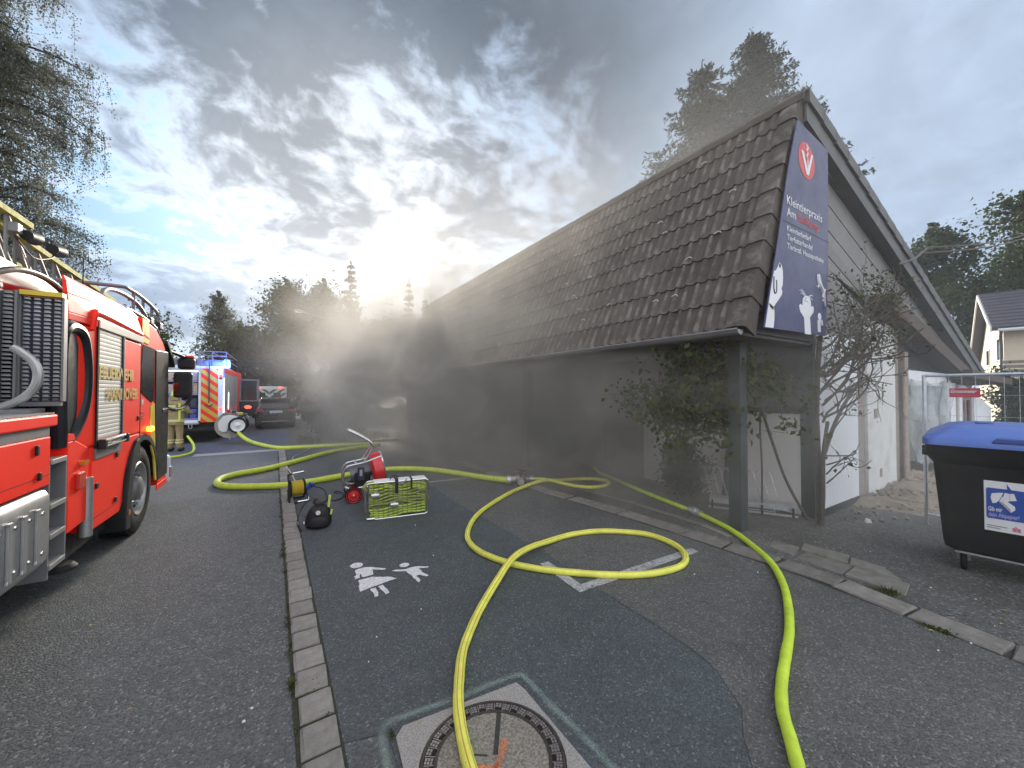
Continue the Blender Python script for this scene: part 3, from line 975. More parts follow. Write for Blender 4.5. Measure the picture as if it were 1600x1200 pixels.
mk = MB(); stroke(mk, [(2.33, 3.15), (2.30, 2.62)], 0.10, 0.0085); stroke(mk, [(2.25, 2.575), (3.92, 2.53)], 0.105, 0.0085)
stroke(mk, [(2.37, 7.08), (3.3, 6.99)], 0.08, 0.0085)
tag(mk.build('bay_marking', 'road_paint'), kind='structure')


def blob(mb, cx, cy, rx, ry, z, n=18, rot=0, rgn=None):
    rgn = rgn or random
    vs = []
    for k in range(n):
        a = 2 * math.pi * k / n; f = 1 + rgn.uniform(-.07, .07)
        X, Y = rx * f * math.cos(a), ry * f * math.sin(a)
        vs.append((cx + X * math.cos(rot) - Y * math.sin(rot), cy + X * math.sin(rot) + Y * math.cos(rot), z))
    mb.add(vs, [tuple(range(n))])

def poly(mb, pts, z, rg_=random.Random(9), amp=0.004):
    j = jag(pts + [pts[0]], 0.03, amp, 11)[:-1]
    mb.add([(x, y, z) for x, y in j], [tuple(range(len(j)))])

# footpath pictogram: a woman in a skirt leading a child by the hand
pz = 0.0085
pw_ = thing('pedestrian_marking', 'worn white pictogram of a woman and a child painted on the footway', 'road marking', (0.8, 3.75, 0.0))
wm = MB()
blob(wm, 0.695, 4.085, 0.062, 0.062, pz)
poly(wm, [(0.655, 3.86), (0.665, 3.98), (0.72, 4.0), (0.78, 3.99), (0.86, 3.93), (0.935, 3.86), (0.915, 3.835), (0.81, 3.91), (0.80, 3.80), (0.70, 3.79), (0.695, 3.88), (0.675, 3.80), (0.635, 3.79), (0.635, 3.85)], pz)
poly(wm, [(0.66, 3.755), (0.78, 3.755), (0.93, 3.66), (0.97, 3.61), (0.88, 3.59), (0.66, 3.545), (0.63, 3.53), (0.63, 3.57)], pz)
poly(wm, [(0.715, 3.535), (0.76, 3.535), (0.765, 3.44), (0.755, 3.38), (0.72, 3.38), (0.725, 3.46)], pz)
poly(wm, [(0.785, 3.545), (0.825, 3.555), (0.845, 3.45), (0.85, 3.385), (0.81, 3.375), (0.80, 3.47)], pz)
wm.build('woman', 'picto_paint', pw_, world=True)
cm_ = MB()
blob(cm_, 1.105, 3.84, 0.048, 0.048, pz)
poly(cm_, [(0.965, 3.78), (1.0, 3.785), (1.09, 3.74), (1.13, 3.755), (1.19, 3.75), (1.30, 3.69), (1.295, 3.665), (1.20, 3.69), (1.215, 3.63), (1.20, 3.60), (1.245, 3.51), (1.215, 3.495), (1.165, 3.56), (1.135, 3.56), (1.145, 3.45), (1.115, 3.43), (1.10, 3.58), (1.085, 3.66), (1.085, 3.70), (0.98, 3.755)], pz)
cm_.build('child', 'picto_paint', pw_, world=True)

# manhole in a square concrete frame
mh = thing('manhole_cover', 'round iron manhole cover with concrete filling in a square concrete frame', 'manhole', (0.885, 1.60, 0.0))
cs = [(1.245, 1.945), (0.53, 2.01), (0.475, 1.28), (1.25, 1.215)]
frame = MB()
N = 48; ring = [(0.885 + 0.345 * math.cos(2 * math.pi * k / N), 1.60 + 0.345 * math.sin(2 * math.pi * k / N)) for k in range(N)]
sq = []
for k in range(N):
    a = 2 * math.pi * k / N
    dxx, dyy = math.cos(a), math.sin(a); best = 9
    for (xa, ya), (xb, yb) in zip(cs, cs[1:] + cs[:1]):
        ex, ey = xb - xa, yb - ya; den = dxx * ey - dyy * ex
        if abs(den) < 1e-9: continue
        t = ((xa - 0.885) * ey - (ya - 1.60) * ex) / den; s_ = ((xa - 0.885) * dyy - (ya - 1.60) * dxx) / den
        if t > 0 and -1e-6 <= s_ <= 1 + 1e-6: best = min(best, t)
    sq.append((0.885 + dxx * best, 1.60 + dyy * best))
vs = [(x, y, .014) for x, y in ring] + [(x, y, .014) for x, y in sq] + [(x, y, .0) for x, y in ring] + [(x, y, .0) for x, y in sq]
fs = []
for k in range(N):
    k2 = (k + 1) % N
    fs += [(k, N + k, N + k2, k2), (N + k, 3 * N + k, 3 * N + k2, N + k2), (k, k2, 2 * N + k2, 2 * N + k)]
frame.add(vs, fs); frame.build('frame', 'concrete', mh, world=True)
MB().disc((0.885, 1.60, .006), .35, 'z', 48).build('pit', 'hole_black', mh, world=True)
rim = MB(); rim.lathe([(.340, .006), (.340, .016), (.328, .016), (.328, .010), (.276, .010), (.276, .017), (.262, .017), (.262, .006)], (0.885, 1.60, 0), 'z', 72)
rim.build('rim', 'cast_iron', mh, smooth=True, world=True)
studs = MB(); vents = MB()
for k in range(42):
    a = 2 * math.pi * k / 42
    er, et = Vector((math.cos(a), math.sin(a), 0)), Vector((-math.sin(a), math.cos(a), 0))
    ct = Vector((0.885, 1.60, 0))
    studs.obox(ct + er * .302 + Vector((0, 0, .0125)), er * .024, et * .0020, (0, 0, .0028))
    if k % 2 == 0:
        vents.obox(ct + er * .287 + et * .022 + Vector((0, 0, .0112)), er * .008, et * .019, (0, 0, .0015))
    if True:
        for rr in ((.288, .302, .316) if k % 2 else (.304, .318)):
            studs.obox(ct + er * rr + et * .0155 + Vector((0, 0, .0125)), er * .0050, et * .0068, (0, 0, .0032))
            studs.obox(ct + er * rr + et * .0325 + Vector((0, 0, .0125)), er * .0050, et * .0068, (0, 0, .0032))
studs.build('stud', 'worn_iron', mh, world=True, kind='stuff'); vents.build('vent_slot', 'hole_black', mh, world=True, kind='stuff')
MB().lathe([(0, .0155), (.13, .0150), (.2625, .0140)], (0.885, 1.60, 0), 'z', 48).build('infill', 'concrete_fill', mh, world=True)
gr = MB(); gr.obox((0.885 + .09, 1.60 + .12, .0146), (.07, .105, 0), (-.010, .0066, 0), (0, 0, .0012)); gr.obox((0.885 - .07, 1.60 + .07, .0150), (.055, -.04, 0), (.003, .004, 0), (0, 0, .001))
gr.build('groove', 'groove', mh, world=True)


def uvribbon(name, pts, w, z, mat, parent=None):
    P = catmull([(x, y, z) for x, y in pts], 8)
    mb = MB(); L = 0
    for i in range(len(P) - 1):
        t0 = (P[min(i + 1, len(P) - 1)] - P[max(i - 1, 0)]).normalized(); t1 = (P[min(i + 2, len(P) - 1)] - P[i]).normalized()
        n0 = Vector((-t0.y, t0.x, 0)) * w / 2; n1_ = Vector((-t1.y, t1.x, 0)) * w / 2
        mb.add([P[i] - n0, P[i + 1] - n1_, P[i + 1] + n1_, P[i] + n0], [(0, 1, 2, 3)], [((0, L), (0, L + .1), (1, L + .1), (1, L))])
    o = mb.build(name, mat, parent)
    return o

tag(uvribbon('spray_outline', [(0.40, 1.30), (0.435, 1.6), (0.46, 1.95), (0.50, 2.055), (0.60, 2.055), (0.9, 2.02), (1.18, 2.0), (1.275, 1.985), (1.295, 1.93), (1.305, 1.7), (1.325, 1.45), (1.335, 1.2)], 0.065, 0.0185, 'spray_mint'), 'mint green spray paint outline around the manhole frame', 'paint mark')
ar = thing('spray_arrow', 'orange spray paint arrow across the manhole infill', 'paint mark', (0.885, 1.55, 0))
for pts in ([(0.985, 1.66), (0.93, 1.60), (0.885, 1.56)], [(0.80, 1.605), (0.84, 1.575), (0.885, 1.56)], [(0.885, 1.58), (0.875, 1.50), (0.87, 1.40)]):
    o = uvribbon('stroke', pts, 0.05, 0.0190, 'spray_orange'); o.parent = ar; o.location = (-0.885, -1.55, 0)


# weeds along the joints, litter, fallen leaves
def tuft(mb, x, y, z, n, h, spread, rg):
    for k in range(n):
        a = rg.uniform(0, 6.283); l = h * rg.uniform(.5, 1.2); b = rg.uniform(.2, .9)
        px, py = x + rg.normal(0, spread), y + rg.normal(0, spread * 1.6)
        dxx, dyy = math.cos(a), math.sin(a); w = .0022 + .0035 * rg.random()
        mb.add([(px - dyy * w, py + dxx * w, z), (px + dyy * w, py - dxx * w, z), (px + dxx * l * b * .5 + dyy * w * .8, py + dyy * l * b * .5 - dxx * w * .8, z + l * .55), (px + dxx * l * b, py + dyy * l * b, z + l * (.95 - .5 * b)), (px + dxx * l * b * .5 - dyy * w * .8, py + dyy * l * b * .5 + dxx * w * .8, z + l * .55)],
               [(0, 1, 2, 4), (4, 2, 3)])
rg = np.random.default_rng(11)
gb = MB()
for yy, n, h in ((2.62, 34, .035), (2.66, 22, .04), (2.95, 12, .022), (3.05, 10, .02), (3.32, 22, .03), (3.42, 16, .022), (3.6, 8, .02), (4.3, 20, .03), (4.75, 30, .04), (4.9, 26, .045), (5.05, 20, .04), (5.6, 10, .03), (6.2, 14, .03), (7.0, 14, .03), (8.1, 14, .03), (2.28, 12, .02)):
    tuft(gb, sx(yy) - .10, yy, .005, n, h, .012, rg)
for k in range(60):
    tuft(gb, sx(2 + k * .19) - .10 + rg.normal(0, .006), 2 + k * .19, .004, 3, .016, .012, rg)
tuft(gb, 0.22, 2.55, .012, 16, .02, .02, rg); tuft(gb, 0.26, 2.3, .012, 10, .015, .012, rg)
tuft(gb, 4.53, 1.10, .01, 70, .05, .03, rg); tuft(gb, 4.47, 1.17, .01, 30, .04, .03, rg)
tuft(gb, 4.13, 0.72, .005, 60, .035, .02, rg); tuft(gb, 4.12, 0.80, .005, 40, .03, .02, rg)
tuft(gb, .512, 1.99, .006, 26, .018, .008, rg)
for k in range(26):
    tuft(gb, rg.uniform(6.4, 7.2), rg.uniform(1.9, 2.2), .004, 4, .03, .03, rg)
gb.build('weeds', 'grass_blade', kind='stuff')
lb = MB(); ll = MB()
spots = [(-.10, 2.56), (-.13, 2.48), (-.105, 2.71), (.62, 2.83), (.52, 2.6), (2.2, 4.5), (1.55, 4.9), (1.0, 3.0), (1.43, 3.9), (3.4, 2.2), (3.05, 3.3), (4.35, 2.5), (4.42, 2.44), (4.3, 2.35), (4.5, 2.63), (3.7, 1.3), (3.95, 1.9), (5.3, 1.2), (5.0, .7), (4.55, .55), (4.95, .95), (5.5, 1.5), (3.8, .7), (4.1, .6), (6.7, 1.85)]
for x, y in spots:
    r_ = rg.uniform(.003, .009) if (x, y) != (6.7, 1.85) else .05
    n = 7; a0 = rg.uniform(0, 6)
    base_ = [(x + r_ * rg.uniform(.6, 1.3) * math.cos(a0 + k * 6.283 / n), y + r_ * rg.uniform(.6, 1.3) * math.sin(a0 + k * 6.283 / n)) for k in range(n)]
    lb.frustum([(a, b, .006) for a, b in base_], [(a * .6 + x * .4, b * .6 + y * .4, .006 + r_ * .9) for a, b in base_])
lb.build('litter_crumbs', 'litter', kind='stuff')
for k in range(75):
    x, y = (rg.uniform(3.9, 5.6), rg.uniform(.2, 2.4)) if k < 55 else (rg.uniform(-1.2, 3.5), rg.uniform(1.4, 6))
    r_ = rg.uniform(.006, .02); a = rg.uniform(0, 6.28)
    ca, sa = math.cos(a) * r_, math.sin(a) * r_
    ll.add([(x - ca, y - sa, .012), (x + sa * .5, y - ca * .5, .012 + r_ * .4), (x + ca, y + sa, .013), (x - sa * .5, y + ca * .5, .012 + r_ * .3)], [(0, 1, 2, 3)])
ll.build('fallen_leaves', 'leaf_litter', kind='stuff')
# ------------------------------------------------------------------ the veterinary practice
GY = 2.19
RX, RZ = 5.78, 5.56
EX, EZ = 4.35, 2.44
YEND = 17.0
bld = thing('veterinary_building', 'low building with steep brown tiled mansard roof, grey boarded gable and white gable wall', 'building', (6.3, 2.4, 0.0))
SL = math.hypot(RX - EX, RZ - EZ)
s_ = Vector(((RX - EX) / SL, 0, (RZ - EZ) / SL)); n_ = Vector((-s_.z, 0, s_.x))
def zr(x): return RZ + 0.10 - 0.305 * (x - RX)
def zb(x): return 3.11 - 0.19 * (x - 9.17)


def clip(poly_, a, b, c):
    """keep a*x+b*z>=c"""
    out = []
    for p, q in zip(poly_, poly_[1:] + poly_[:1]):
        dp, dq = a * p[0] + b * p[1] - c, a * q[0] + b * q[1] - c
        if dp >= 0: out.append(p)
        if (dp >= 0) != (dq >= 0):
            t = dp / (dp - dq); out.append((p[0] + (q[0] - p[0]) * t, p[1] + (q[1] - p[1]) * t))
    return out


# carcass of the roof, soffits
roof = MB()
roof.prism([(EX + .05, EZ - .02), (RX, RZ - .05), (16.8, zr(16.8) - .10), (16.8, zr(16.8) - .30), (RX + .25, RZ - .42), (EX + .28, EZ - .02)], GY + .06, YEND, 'y')
roof_o = roof.build('roof', 'soffit', bld, world=True)
MB().prism([(RX + .02, zr(RX) - .03), (16.8, zr(16.8) - .03), (16.8, zr(16.8) - .095), (RX + .02, zr(RX) - .145)], GY + .02, YEND, 'y').build('roof_covering', 'fascia_grey', bld, world=True)
MB().box(EX + .1, 6.24, GY + .10, YEND, EZ - .06, EZ - .025).build('soffit', 'soffit', bld, world=True)

# tiles of the steep street face: 9 courses
prof = [(-.150, .004), (-.128, .008), (-.108, .030), (-.090, .037), (-.072, .030), (-.052, .008), (.000, .004), (.022, .008), (.042, .030), (.060, .037), (.078, .030), (.098, .008), (.150, .004)]
def tile_mesh(seed):
    rg = random.Random(seed); mb = MB(); n = len(prof); vs = []
    for yy, zz in ((-.02, .011), (.365, -.014)):
        for th in (0, -.026):
            for k, (x, z) in enumerate(prof):
                vs.append((x, yy + rg.uniform(-.002, .002), z + zz + th + .016))
    fs = []
    for i in range(n - 1):
        fs += [(i, i + 1, 2 * n + i + 1, 2 * n + i), (i, n + i, n + i + 1, i + 1)]
    fs += [(0, 2 * n, 3 * n, n), (n - 1, 2 * n - 1, 4 * n - 1, 3 * n - 1)]
    mb.add(vs, fs)
    return mb.mesh('tile', 'roof_tile', smooth=True, ang=40)
tms = [tile_mesh(s) for s in range(6)]
rot = Matrix(((0, s_.x, n_.x), (-1, 0, 0), (0, s_.z, n_.z)))
eul = rot.to_euler()
EXPO = SL / 9.0
org = Vector((EX, 0, EZ))
rl = Vector(ROOTM['veterinary_building'].translation)
ncol = int((YEND - GY - .2) / .30)
cells = sorted(((c, r_) for c in range(ncol) for r_ in range(9)), key=lambda q: q[0])
far = MB()
for idx, (c, r_) in enumerate(cells):
    p = org + s_ * (r_ * EXPO + .012) + n_ * .012; p.y = GY + .33 + c * .30
    j = random.uniform(-.006, .006)
    if idx < 297:
        o = inst('tile', random.choice(tms), bld, p - rl + n_ * random.uniform(0, .004) + s_ * random.uniform(-.004, .004), (eul.x, eul.y, eul.z + j * .8))
        o.scale = (1, EXPO / .352, 1)
    else:
        T4 = Matrix.Translation(p) @ rot.to_4x4() @ Matrix.Diagonal((1, EXPO / .352, 1, 1))
        n = len(prof); vs = []
        for yy, zz in ((-.02, .032), (.365, .002)):
            for x, z in prof: vs.append(T4 @ Vector((x, yy, z + zz)))
        for x, z in prof: vs.append(T4 @ Vector((x, -.02, z + .006)))
        far.add(vs, [(i, i + 1, n + i + 1, n + i) for i in range(n - 1)] + [(2 * n + i, 2 * n + i + 1, i + 1, i) for i in range(n - 1)])
far.build('far_tiles', 'roof_tile', bld, smooth=True, world=True, kind='stuff')
# verge tiles at the gable edge: plain, turned down over the edge
vt = MB()
vlow = [(-.10, .052), (.0, .060), (.085, .056), (.112, .036), (.112, -.20), (.080, -.20), (.080, .014), (-.10, .010)]
vup = [(-.10, .012), (.0, .018), (.085, .014), (.098, .004), (.098, -.17), (.080, -.17), (.080, -.004), (-.10, -.004)]
vt.frustum([(x, -.02, z) for x, z in vlow], [(x, .385, z) for x, z in vup])
vme = vt.mesh('verge_tile', 'roof_tile')
for r_ in range(9):
    p = org + s_ * (r_ * EXPO + .012) + n_ * (.022); p.y = GY + .085
    o = inst('verge_tile', vme, bld, p - rl, (eul.x, eul.y, eul.z)); o.scale = (1, EXPO / .352, 1)
    o.rotation_euler.rotate_axis('X', 0.03)
rme = MB().prism([(-.13, -.11), (-.115, -.02), (-.05, .055), (.03, .075), (.11, .05), (.15, -.05), (.13, -.05), (.09, .03), (.03, .055), (-.04, .037), (-.1, -.03), (-.115, -.11)], -.02, .36, 'y').mesh('ridge_tile', 'roof_tile')
k = 0; y = GY - .06
while y < YEND:
    o = inst('ridge_tile', rme, bld, Vector((RX + .02, y, RZ + .03)) - rl, (random.uniform(.02, .05), 0, random.uniform(-.01, .01)))
    y += .335
# small wire snow hooks
hooks = MB()
rg = random.Random(4)
for k in range(26):
    yy = GY + .5 + rg.random() ** 1.5 * 7; t = rg.uniform(.08, .95) * SL
    p = org + s_ * t + n_ * .07; p.y = yy
    pts = [p + Vector((0, -.05 * math.cos(a), 0)) + n_ * .0 + s_ * (.045 * math.sin(a)) for a in np.linspace(.2, 2.6, 7)]
    hooks.tube(pts, .005, 5)
hooks.build('wire_hook', 'litter', bld, world=True, kind='stuff')
# gutter and its paler rim
g = MB()
pr = [(EX - .055 + .062 * math.cos(a), EZ - .015 + .062 * math.sin(a)) for a in np.linspace(math.pi, 2 * math.pi, 9)]
pr2 = [(EX - .055 + .056 * math.cos(a), EZ - .015 + .056 * math.sin(a)) for a in np.linspace(2 * math.pi, math.pi, 9)]
g.prism(pr + pr2, GY + .03, YEND, 'y')
gu = g.build('gutter', 'fascia_grey', bld, smooth=True, world=True)
gb_ = MB(); gb_.tube([(EX - .117, GY + .03, EZ - .012), (EX - .117, YEND, EZ - .012)], .011, 6)
gb_.prism([(EX - .115 , EZ - .016), (EX - .10, EZ - .055), (EX - .055, EZ - .075), (EX - .01, EZ - .055), (EX + .005, EZ - .016)], GY + .022, GY + .029, 'y')
gb_.build('rim', 'gutter', gu, world=True)

# verge board of the shallow roof slope, with its covering edge
x0, x1 = RX + .02, 16.78
MB().prism([(x0, zr(x0) - .15), (x1, zr(x1) - .15), (x1, zr(x1) - .40), (x0, zr(x0) - .40)], GY - .06, GY - .03, 'y').build('fascia', 'fascia_grey', bld, world=True)
vb = MB()
xx = x0
while xx < x1 - .2:
    xe = min(xx + .42, x1)
    vb.prism([(xx, zr(xx) + .0), (xe + .02, zr(xe) + .012), (xe + .02, zr(xe) - .155), (xx, zr(xx) - .17)], GY - .095, GY + .05, 'y')
    xx = xe
vb.build('verge_covering', 'fascia_grey', bld, world=True)
MB().prism([(x0, zr(x0) - .36), (x1, zr(x1) - .36), (x1, zr(x1) - .40), (x0, zr(x0) - .40)], GY - .03, 2.35, 'y').build('verge_soffit', 'fascia_grey', bld, world=True)
# cladding: six boards parallel to the rake, level boards below them
backing = MB().prism([(EX + .2, EZ), (RX + .05, RZ - .05), (16.6, zr(16.6) - .12), (16.6, 2.0), (6.0, 2.45)], 2.34, 2.40, 'y')
backing.build('gable_backing', 'hole_black', bld, world=True)
for k in range(7):
    t0, t1 = .40 + .195 * k, .40 + .195 * k + .186
    P = [(5.6, zr(5.6) - t0), (16.6, zr(16.6) - t0), (16.6, zr(16.6) - t1), (5.6, zr(5.6) - t1)]
    P = clip(P, .19, 1, 3.11 + .19 * 9.17 + .02)
    P = clip(P, 3.12, -1.43, 3.12 * EX - 1.43 * EZ + .25)
    if len(P) >= 3: MB().prism(P, 2.308 - .006 * (k % 2), 2.338, 'y').build('board', 'board_grey', bld, world=True)
for k in range(13):
    z0 = 2.50 + .19 * k
    P = [(4.3, z0), (9.0, z0), (9.0, z0 + .18), (4.3, z0 + .18)]
    P = clip(P, -.305, -1, -(zr(0) - (.40 + .195 * 7)) + .0)
    P = clip(P, 3.12, -1.43, 3.12 * EX - 1.43 * EZ + .25)
    P = clip(P, -1, 0, -8.6)
    if len(P) >= 3: MB().prism(P, 2.306 - .006 * (k % 2), 2.338, 'y').build('board', 'board_grey', bld, world=True)
# brown beam under the lower roof edge and the low annex roof
beam = MB().prism([(8.55, zb(8.55) + .13), (14.9, zb(14.9) + .13), (14.9, zb(14.9) - .13), (8.55, zb(8.55) - .13)], 2.0, 2.34, 'y')
beam.build('beam', 'board_brown', bld, world=True)
MB().prism([(13.4, 2.24), (19.0, 2.12), (19.0, 1.94), (13.4, 2.06)], 1.85, 2.5, 'y').build('annex_eave', 'board_brown', bld, world=True)
MB().box(13.5, 19.0, 2.5, 9.0, 2.0, 2.3).build('annex_roof', 'fascia_grey', bld, world=True)
# gable walls
def gwall(name, x0, x1, ztop, mat, y0=2.26, y1=2.44, z0=-.02, par=None, bv=0.006):
    P = [(x0, z0), (x1, z0), (x1, min(ztop, zb(x1) - .02)), (x0, min(ztop, zb(x0) - .02))]
    return MB().prism(P, y0, y1, 'y').build(name, mat, par or bld, world=True, bevel=bv)
gwall('white_panel', 6.36, 7.84, 2.56, 'plaster_white', z0=.10)
gwall('plinth', 6.36, 7.84, .098, 'plinth', y0=2.25)
gwall('exposed_brick', 7.842, 8.27, 1.72, 'bare_brick', y0=2.30)
gwall('exposed_brick', 7.90, 8.27, 2.70, 'bare_brick', y0=2.32, z0=1.722)
gwall('old_plaster', 8.272, 9.70, 2.95, 'plaster_old')
soc = MB().box(8.56, 8.70, 2.235, 2.262, 1.30, 1.45).build('socket_hole', 'bare_brick', bld, world=True)
MB().box(8.80, 8.90, 2.25, 2.262, .28, .42).build('socket_hole', 'bare_brick', bld, world=True)
gwall('exposed_brick', 9.702, 10.02, 2.9, 'bare_brick', y0=2.29)
gwall('exposed_brick', 10.12, 10.34, 2.5, 'bare_brick', y0=2.22)
pp = MB().cyl((10.06, 2.22, .0), (10.06, 2.22, 2.05), .032, n=10).build('pipe', 'pipe_rust', bld, smooth=True, world=True)
gwall('white_panel', 13.55, 14.35, 1.95, 'plaster_white')
gwall('white_panel', 14.75, 15.10, 1.95, 'plaster_white')
gwall('exposed_brick', 14.352, 14.748, 1.95, 'bare_brick', y0=2.3)
gwall('white_panel', 16.5, 18.9, 1.95, 'plaster_white')
gwall('lintel', 15.102, 16.498, 1.95, 'plaster_white', z0=1.60)
gwall('sill_wall', 15.102, 16.498, .75, 'plaster_white')
gwall('lintel', 10.36, 13.54, 2.16, 'plaster_white', z0=1.86)
wn = MB().box(15.11, 16.49, 2.36, 2.40, .76, 1.59).build('window', 'dark_glass', bld, world=True)
for a, b, z0, z1 in ((15.11, 15.24, .76, 1.59), (15.74, 15.86, .76, 1.59), (16.36, 16.49, .76, 1.59), (15.242, 15.738, 1.5, 1.59), (15.242, 15.738, .76, .84), (15.862, 16.358, 1.5, 1.59), (15.862, 16.358, .76, .84)):
    MB().box(a, b, 2.31, 2.35, z0, z1).build('frame', 'rail_wood', wn, world=True)
MB().box(15.26, 15.74, 2.352, 2.358, .86, 1.48).build('blind', 'print_pink', wn, world=True)
rm = MB(); rm.box(10.2, 13.6, 4.4, 4.5, 0, 2.4); rm.box(10.2, 10.3, 2.45, 4.4, 0, 2.4); rm.box(13.56, 13.66, 2.45, 4.4, 0, 2.4); rm.box(10.31, 13.55, 2.45, 4.39, 2.2, 2.3)
rm.build('room', 'porch_wall', bld, world=True)
# porch: street wall, door, windows, posts
FX = 6.30
def fwall(name, y0, y1, z0, z1, mat='porch_wall', dx_=0.0):
    return MB().box(FX + dx_, FX + .2, y0, y1, z0, z1).build(name, mat, bld, world=True)
fwall('porch_wall', 2.445, 5.15, .0, 1.42)
for kk in range(9): fwall('shade_board', 2.446 + .3 * kk, 2.446 + .3 * kk + .292, 1.425, 2.41, 'door_dark', -.015)  # added boards, shade and dark foliage under the eave put into their colour
for a_, b_, c_, d_ in ((6.25, 6.9, 0, 2.41), (6.9, 9.6, 0, .80), (6.9, 9.6, 2.05, 2.41), (9.6, 10.6, 0, 2.41), (10.6, 13.3, 0, .8), (10.6, 13.3, 2.05, 2.41), (13.3, YEND, 0, 2.41)): fwall('porch_wall', a_, b_, c_, d_, 'porch_wall_shaded')
MB().box(FX - .02, FX + .06, 2.28, 2.44, 0, 2.41).build('corner_post', 'post_grey', bld, world=True)
dr = MB().box(FX + .08, FX + .14, 5.16, 6.24, .01, 2.40).build('door', 'door_dark', bld, world=True)
MB().box(FX + .062, FX + .078, 5.28, 6.12, 1.0, 2.05).build('pane', 'dark_glass', dr, world=True)
MB().tube([(FX + .03, 5.3, .95), (FX + .03, 5.3, 1.15)], .012, 8).build('handle', 'steel_tube', dr, world=True)
for a, b in ((6.9, 9.6), (10.6, 13.3)):
    w = MB().box(FX + .10, FX + .12, a + .01, b - .01, .81, 2.04).build('window', 'dark_glass', bld, world=True)
    k = 3
    for i in range(k + 1):
        yc = a + .04 + (b - a - .08) * i / k; MB().box(FX + .05, FX + .095, yc - .035, yc + .035, .81, 2.04).build('mullion', 'door_dark', w, world=True)
for yp in (2.62, 7.4, 12.2, 16.6):
    p = MB().box(4.91, 5.07, yp - .08, yp + .08, .0, EZ - .062); p.build('post', 'post_grey', bld, world=True, bevel=.008)
MB().box(4.88, 5.10, 2.36, YEND, EZ - .26, EZ - .064).build('porch_beam', 'post_grey', bld, world=True) if False else None
MB().box(EX + .2, 6.25, 2.255, 2.295, EZ - .02, 2.60).build('gable_beam', 'fascia_grey', bld, world=True)
# far gable end and body of the house
body = MB().prism([(FX + .22, 0), (16.4, 0), (16.4, 2.1), (FX + .22, 4.6)], 4.6, YEND - .1, 'y').build('rear_walls', 'porch_wall', bld, world=True)

# banner
bn = thing('practice_banner', 'tall dark blue banner with white animals and red V emblem hung on the gable', 'banner', (5.5, 2.16, 2.46))
BY = 2.115
P = [(4.665, 2.47), (6.335, 2.50), (6.45, 3.4), (6.49, 4.4), (6.50, 5.10), (5.58, 5.19), (5.30, 4.45), (4.98, 3.4)]
MB().prism(P, BY, BY + .012, 'y').build('cloth', 'banner_blue', bn, world=True)
FR = BY - .003
def flat(name, pts, mat, par=bn, y=FR, world=True):
    mb = MB(); mb.prism(pts[::-1], y, y + .0022, 'y'); return mb.build(name, mat, par, world=world)
ell = [(5.82 + .235 * math.cos(a), 4.735 + .235 * math.sin(a)) for a in np.linspace(0, 2 * math.pi, 33)[:-1]]
flat('emblem_disc', ell, 'banner_red')
vv = [(5.66, 4.83), (5.725, 4.83), (5.835, 4.62), (5.955, 4.86), (6.0, 4.86), (5.865, 4.55), (5.80, 4.55)]
flat('emblem_letter', vv, 'print_white', y=FR - .004)
sn = MB(); sn.tube(catmull([(5.835, FR - .004, 4.66), (5.83, FR - .004, 4.75), (5.80, FR - .004, 4.79), (5.84, FR - .004, 4.83), (5.80, FR - .004, 4.87), (5.85, FR - .004, 4.90), (5.82, FR - .004, 4.93)], 5), [.009] * 31, 6)
sn.tube([(5.835, FR - .004, 4.60), (5.815, FR - .004, 4.955)], .006, 6)
sn.build('emblem_snake', 'print_white', bn, world=True)


def ftext(body, width, cap, mat, x, z, y=FR, par=bn, bold=.0, name='lettering'):
    o = text(body, cap / .70, mat, par, (x, y, z), (R(90), 0, 0), name=name, bold=bold)
    w = max(v.co.x for v in o.data.vertices) - min(v.co.x for v in o.data.vertices)
    k = width / w
    for v in o.data.vertices: v.co.x *= k
    return o
ftext('Kleintierpraxis', 1.01, .112, 'print_white', 5.245, 4.03)
ftext('Am', .235, .105, 'print_white', 5.25, 3.885)
ftext('Sahlkamp', .60, .105, 'banner_red', 5.545, 3.885)
MB().box(5.16, 6.47, FR - .0, FR + .002, 3.803, 3.808).build('rule_line', 'print_dark', bn, world=True)
ftext('Kleintierbedarf', .66, .070, 'print_white', 5.245, 3.70)
ftext('Tierfutterhandel', .70, .070, 'print_white', 5.245, 3.59)
ftext('Tierärztl. Hausapotheke', 1.04, .070, 'print_white', 5.245, 3.48)
flat('dog_print', [(4.69, 2.475), (4.88, 2.48), (4.905, 2.58), (4.91, 2.71), (4.93, 2.76), (5.02, 2.83), (5.09, 2.89), (5.11, 2.94), (5.085, 2.96), (5.12, 3.02), (5.13, 3.10), (5.125, 3.19), (5.10, 3.25), (5.05, 3.275), (5.01, 3.22), (4.96, 3.165), (4.915, 3.15), (4.865, 3.02), (4.78, 2.76)], 'print_white')
dd = MB()
dd.tube(catmull([(4.90, FR - .003, 3.08), (4.895, FR - .003, 2.95), (4.92, FR - .003, 2.89), (4.96, FR - .003, 2.92), (4.965, FR - .003, 3.05)], 6), .006, 5)
dd.tube([(4.79, FR - .003, 2.75), (4.87, FR - .003, 2.715), (4.925, FR - .003, 2.74)], .006, 5); dd.tube([(4.80, FR - .003, 2.73), (4.87, FR - .003, 2.695), (4.925, FR - .003, 2.715)], .004, 5)
dd.ball((5.055, FR - .002, 3.235), (.02, .004, .026)); dd.build('dog_lines', 'print_dark', bn, world=True)
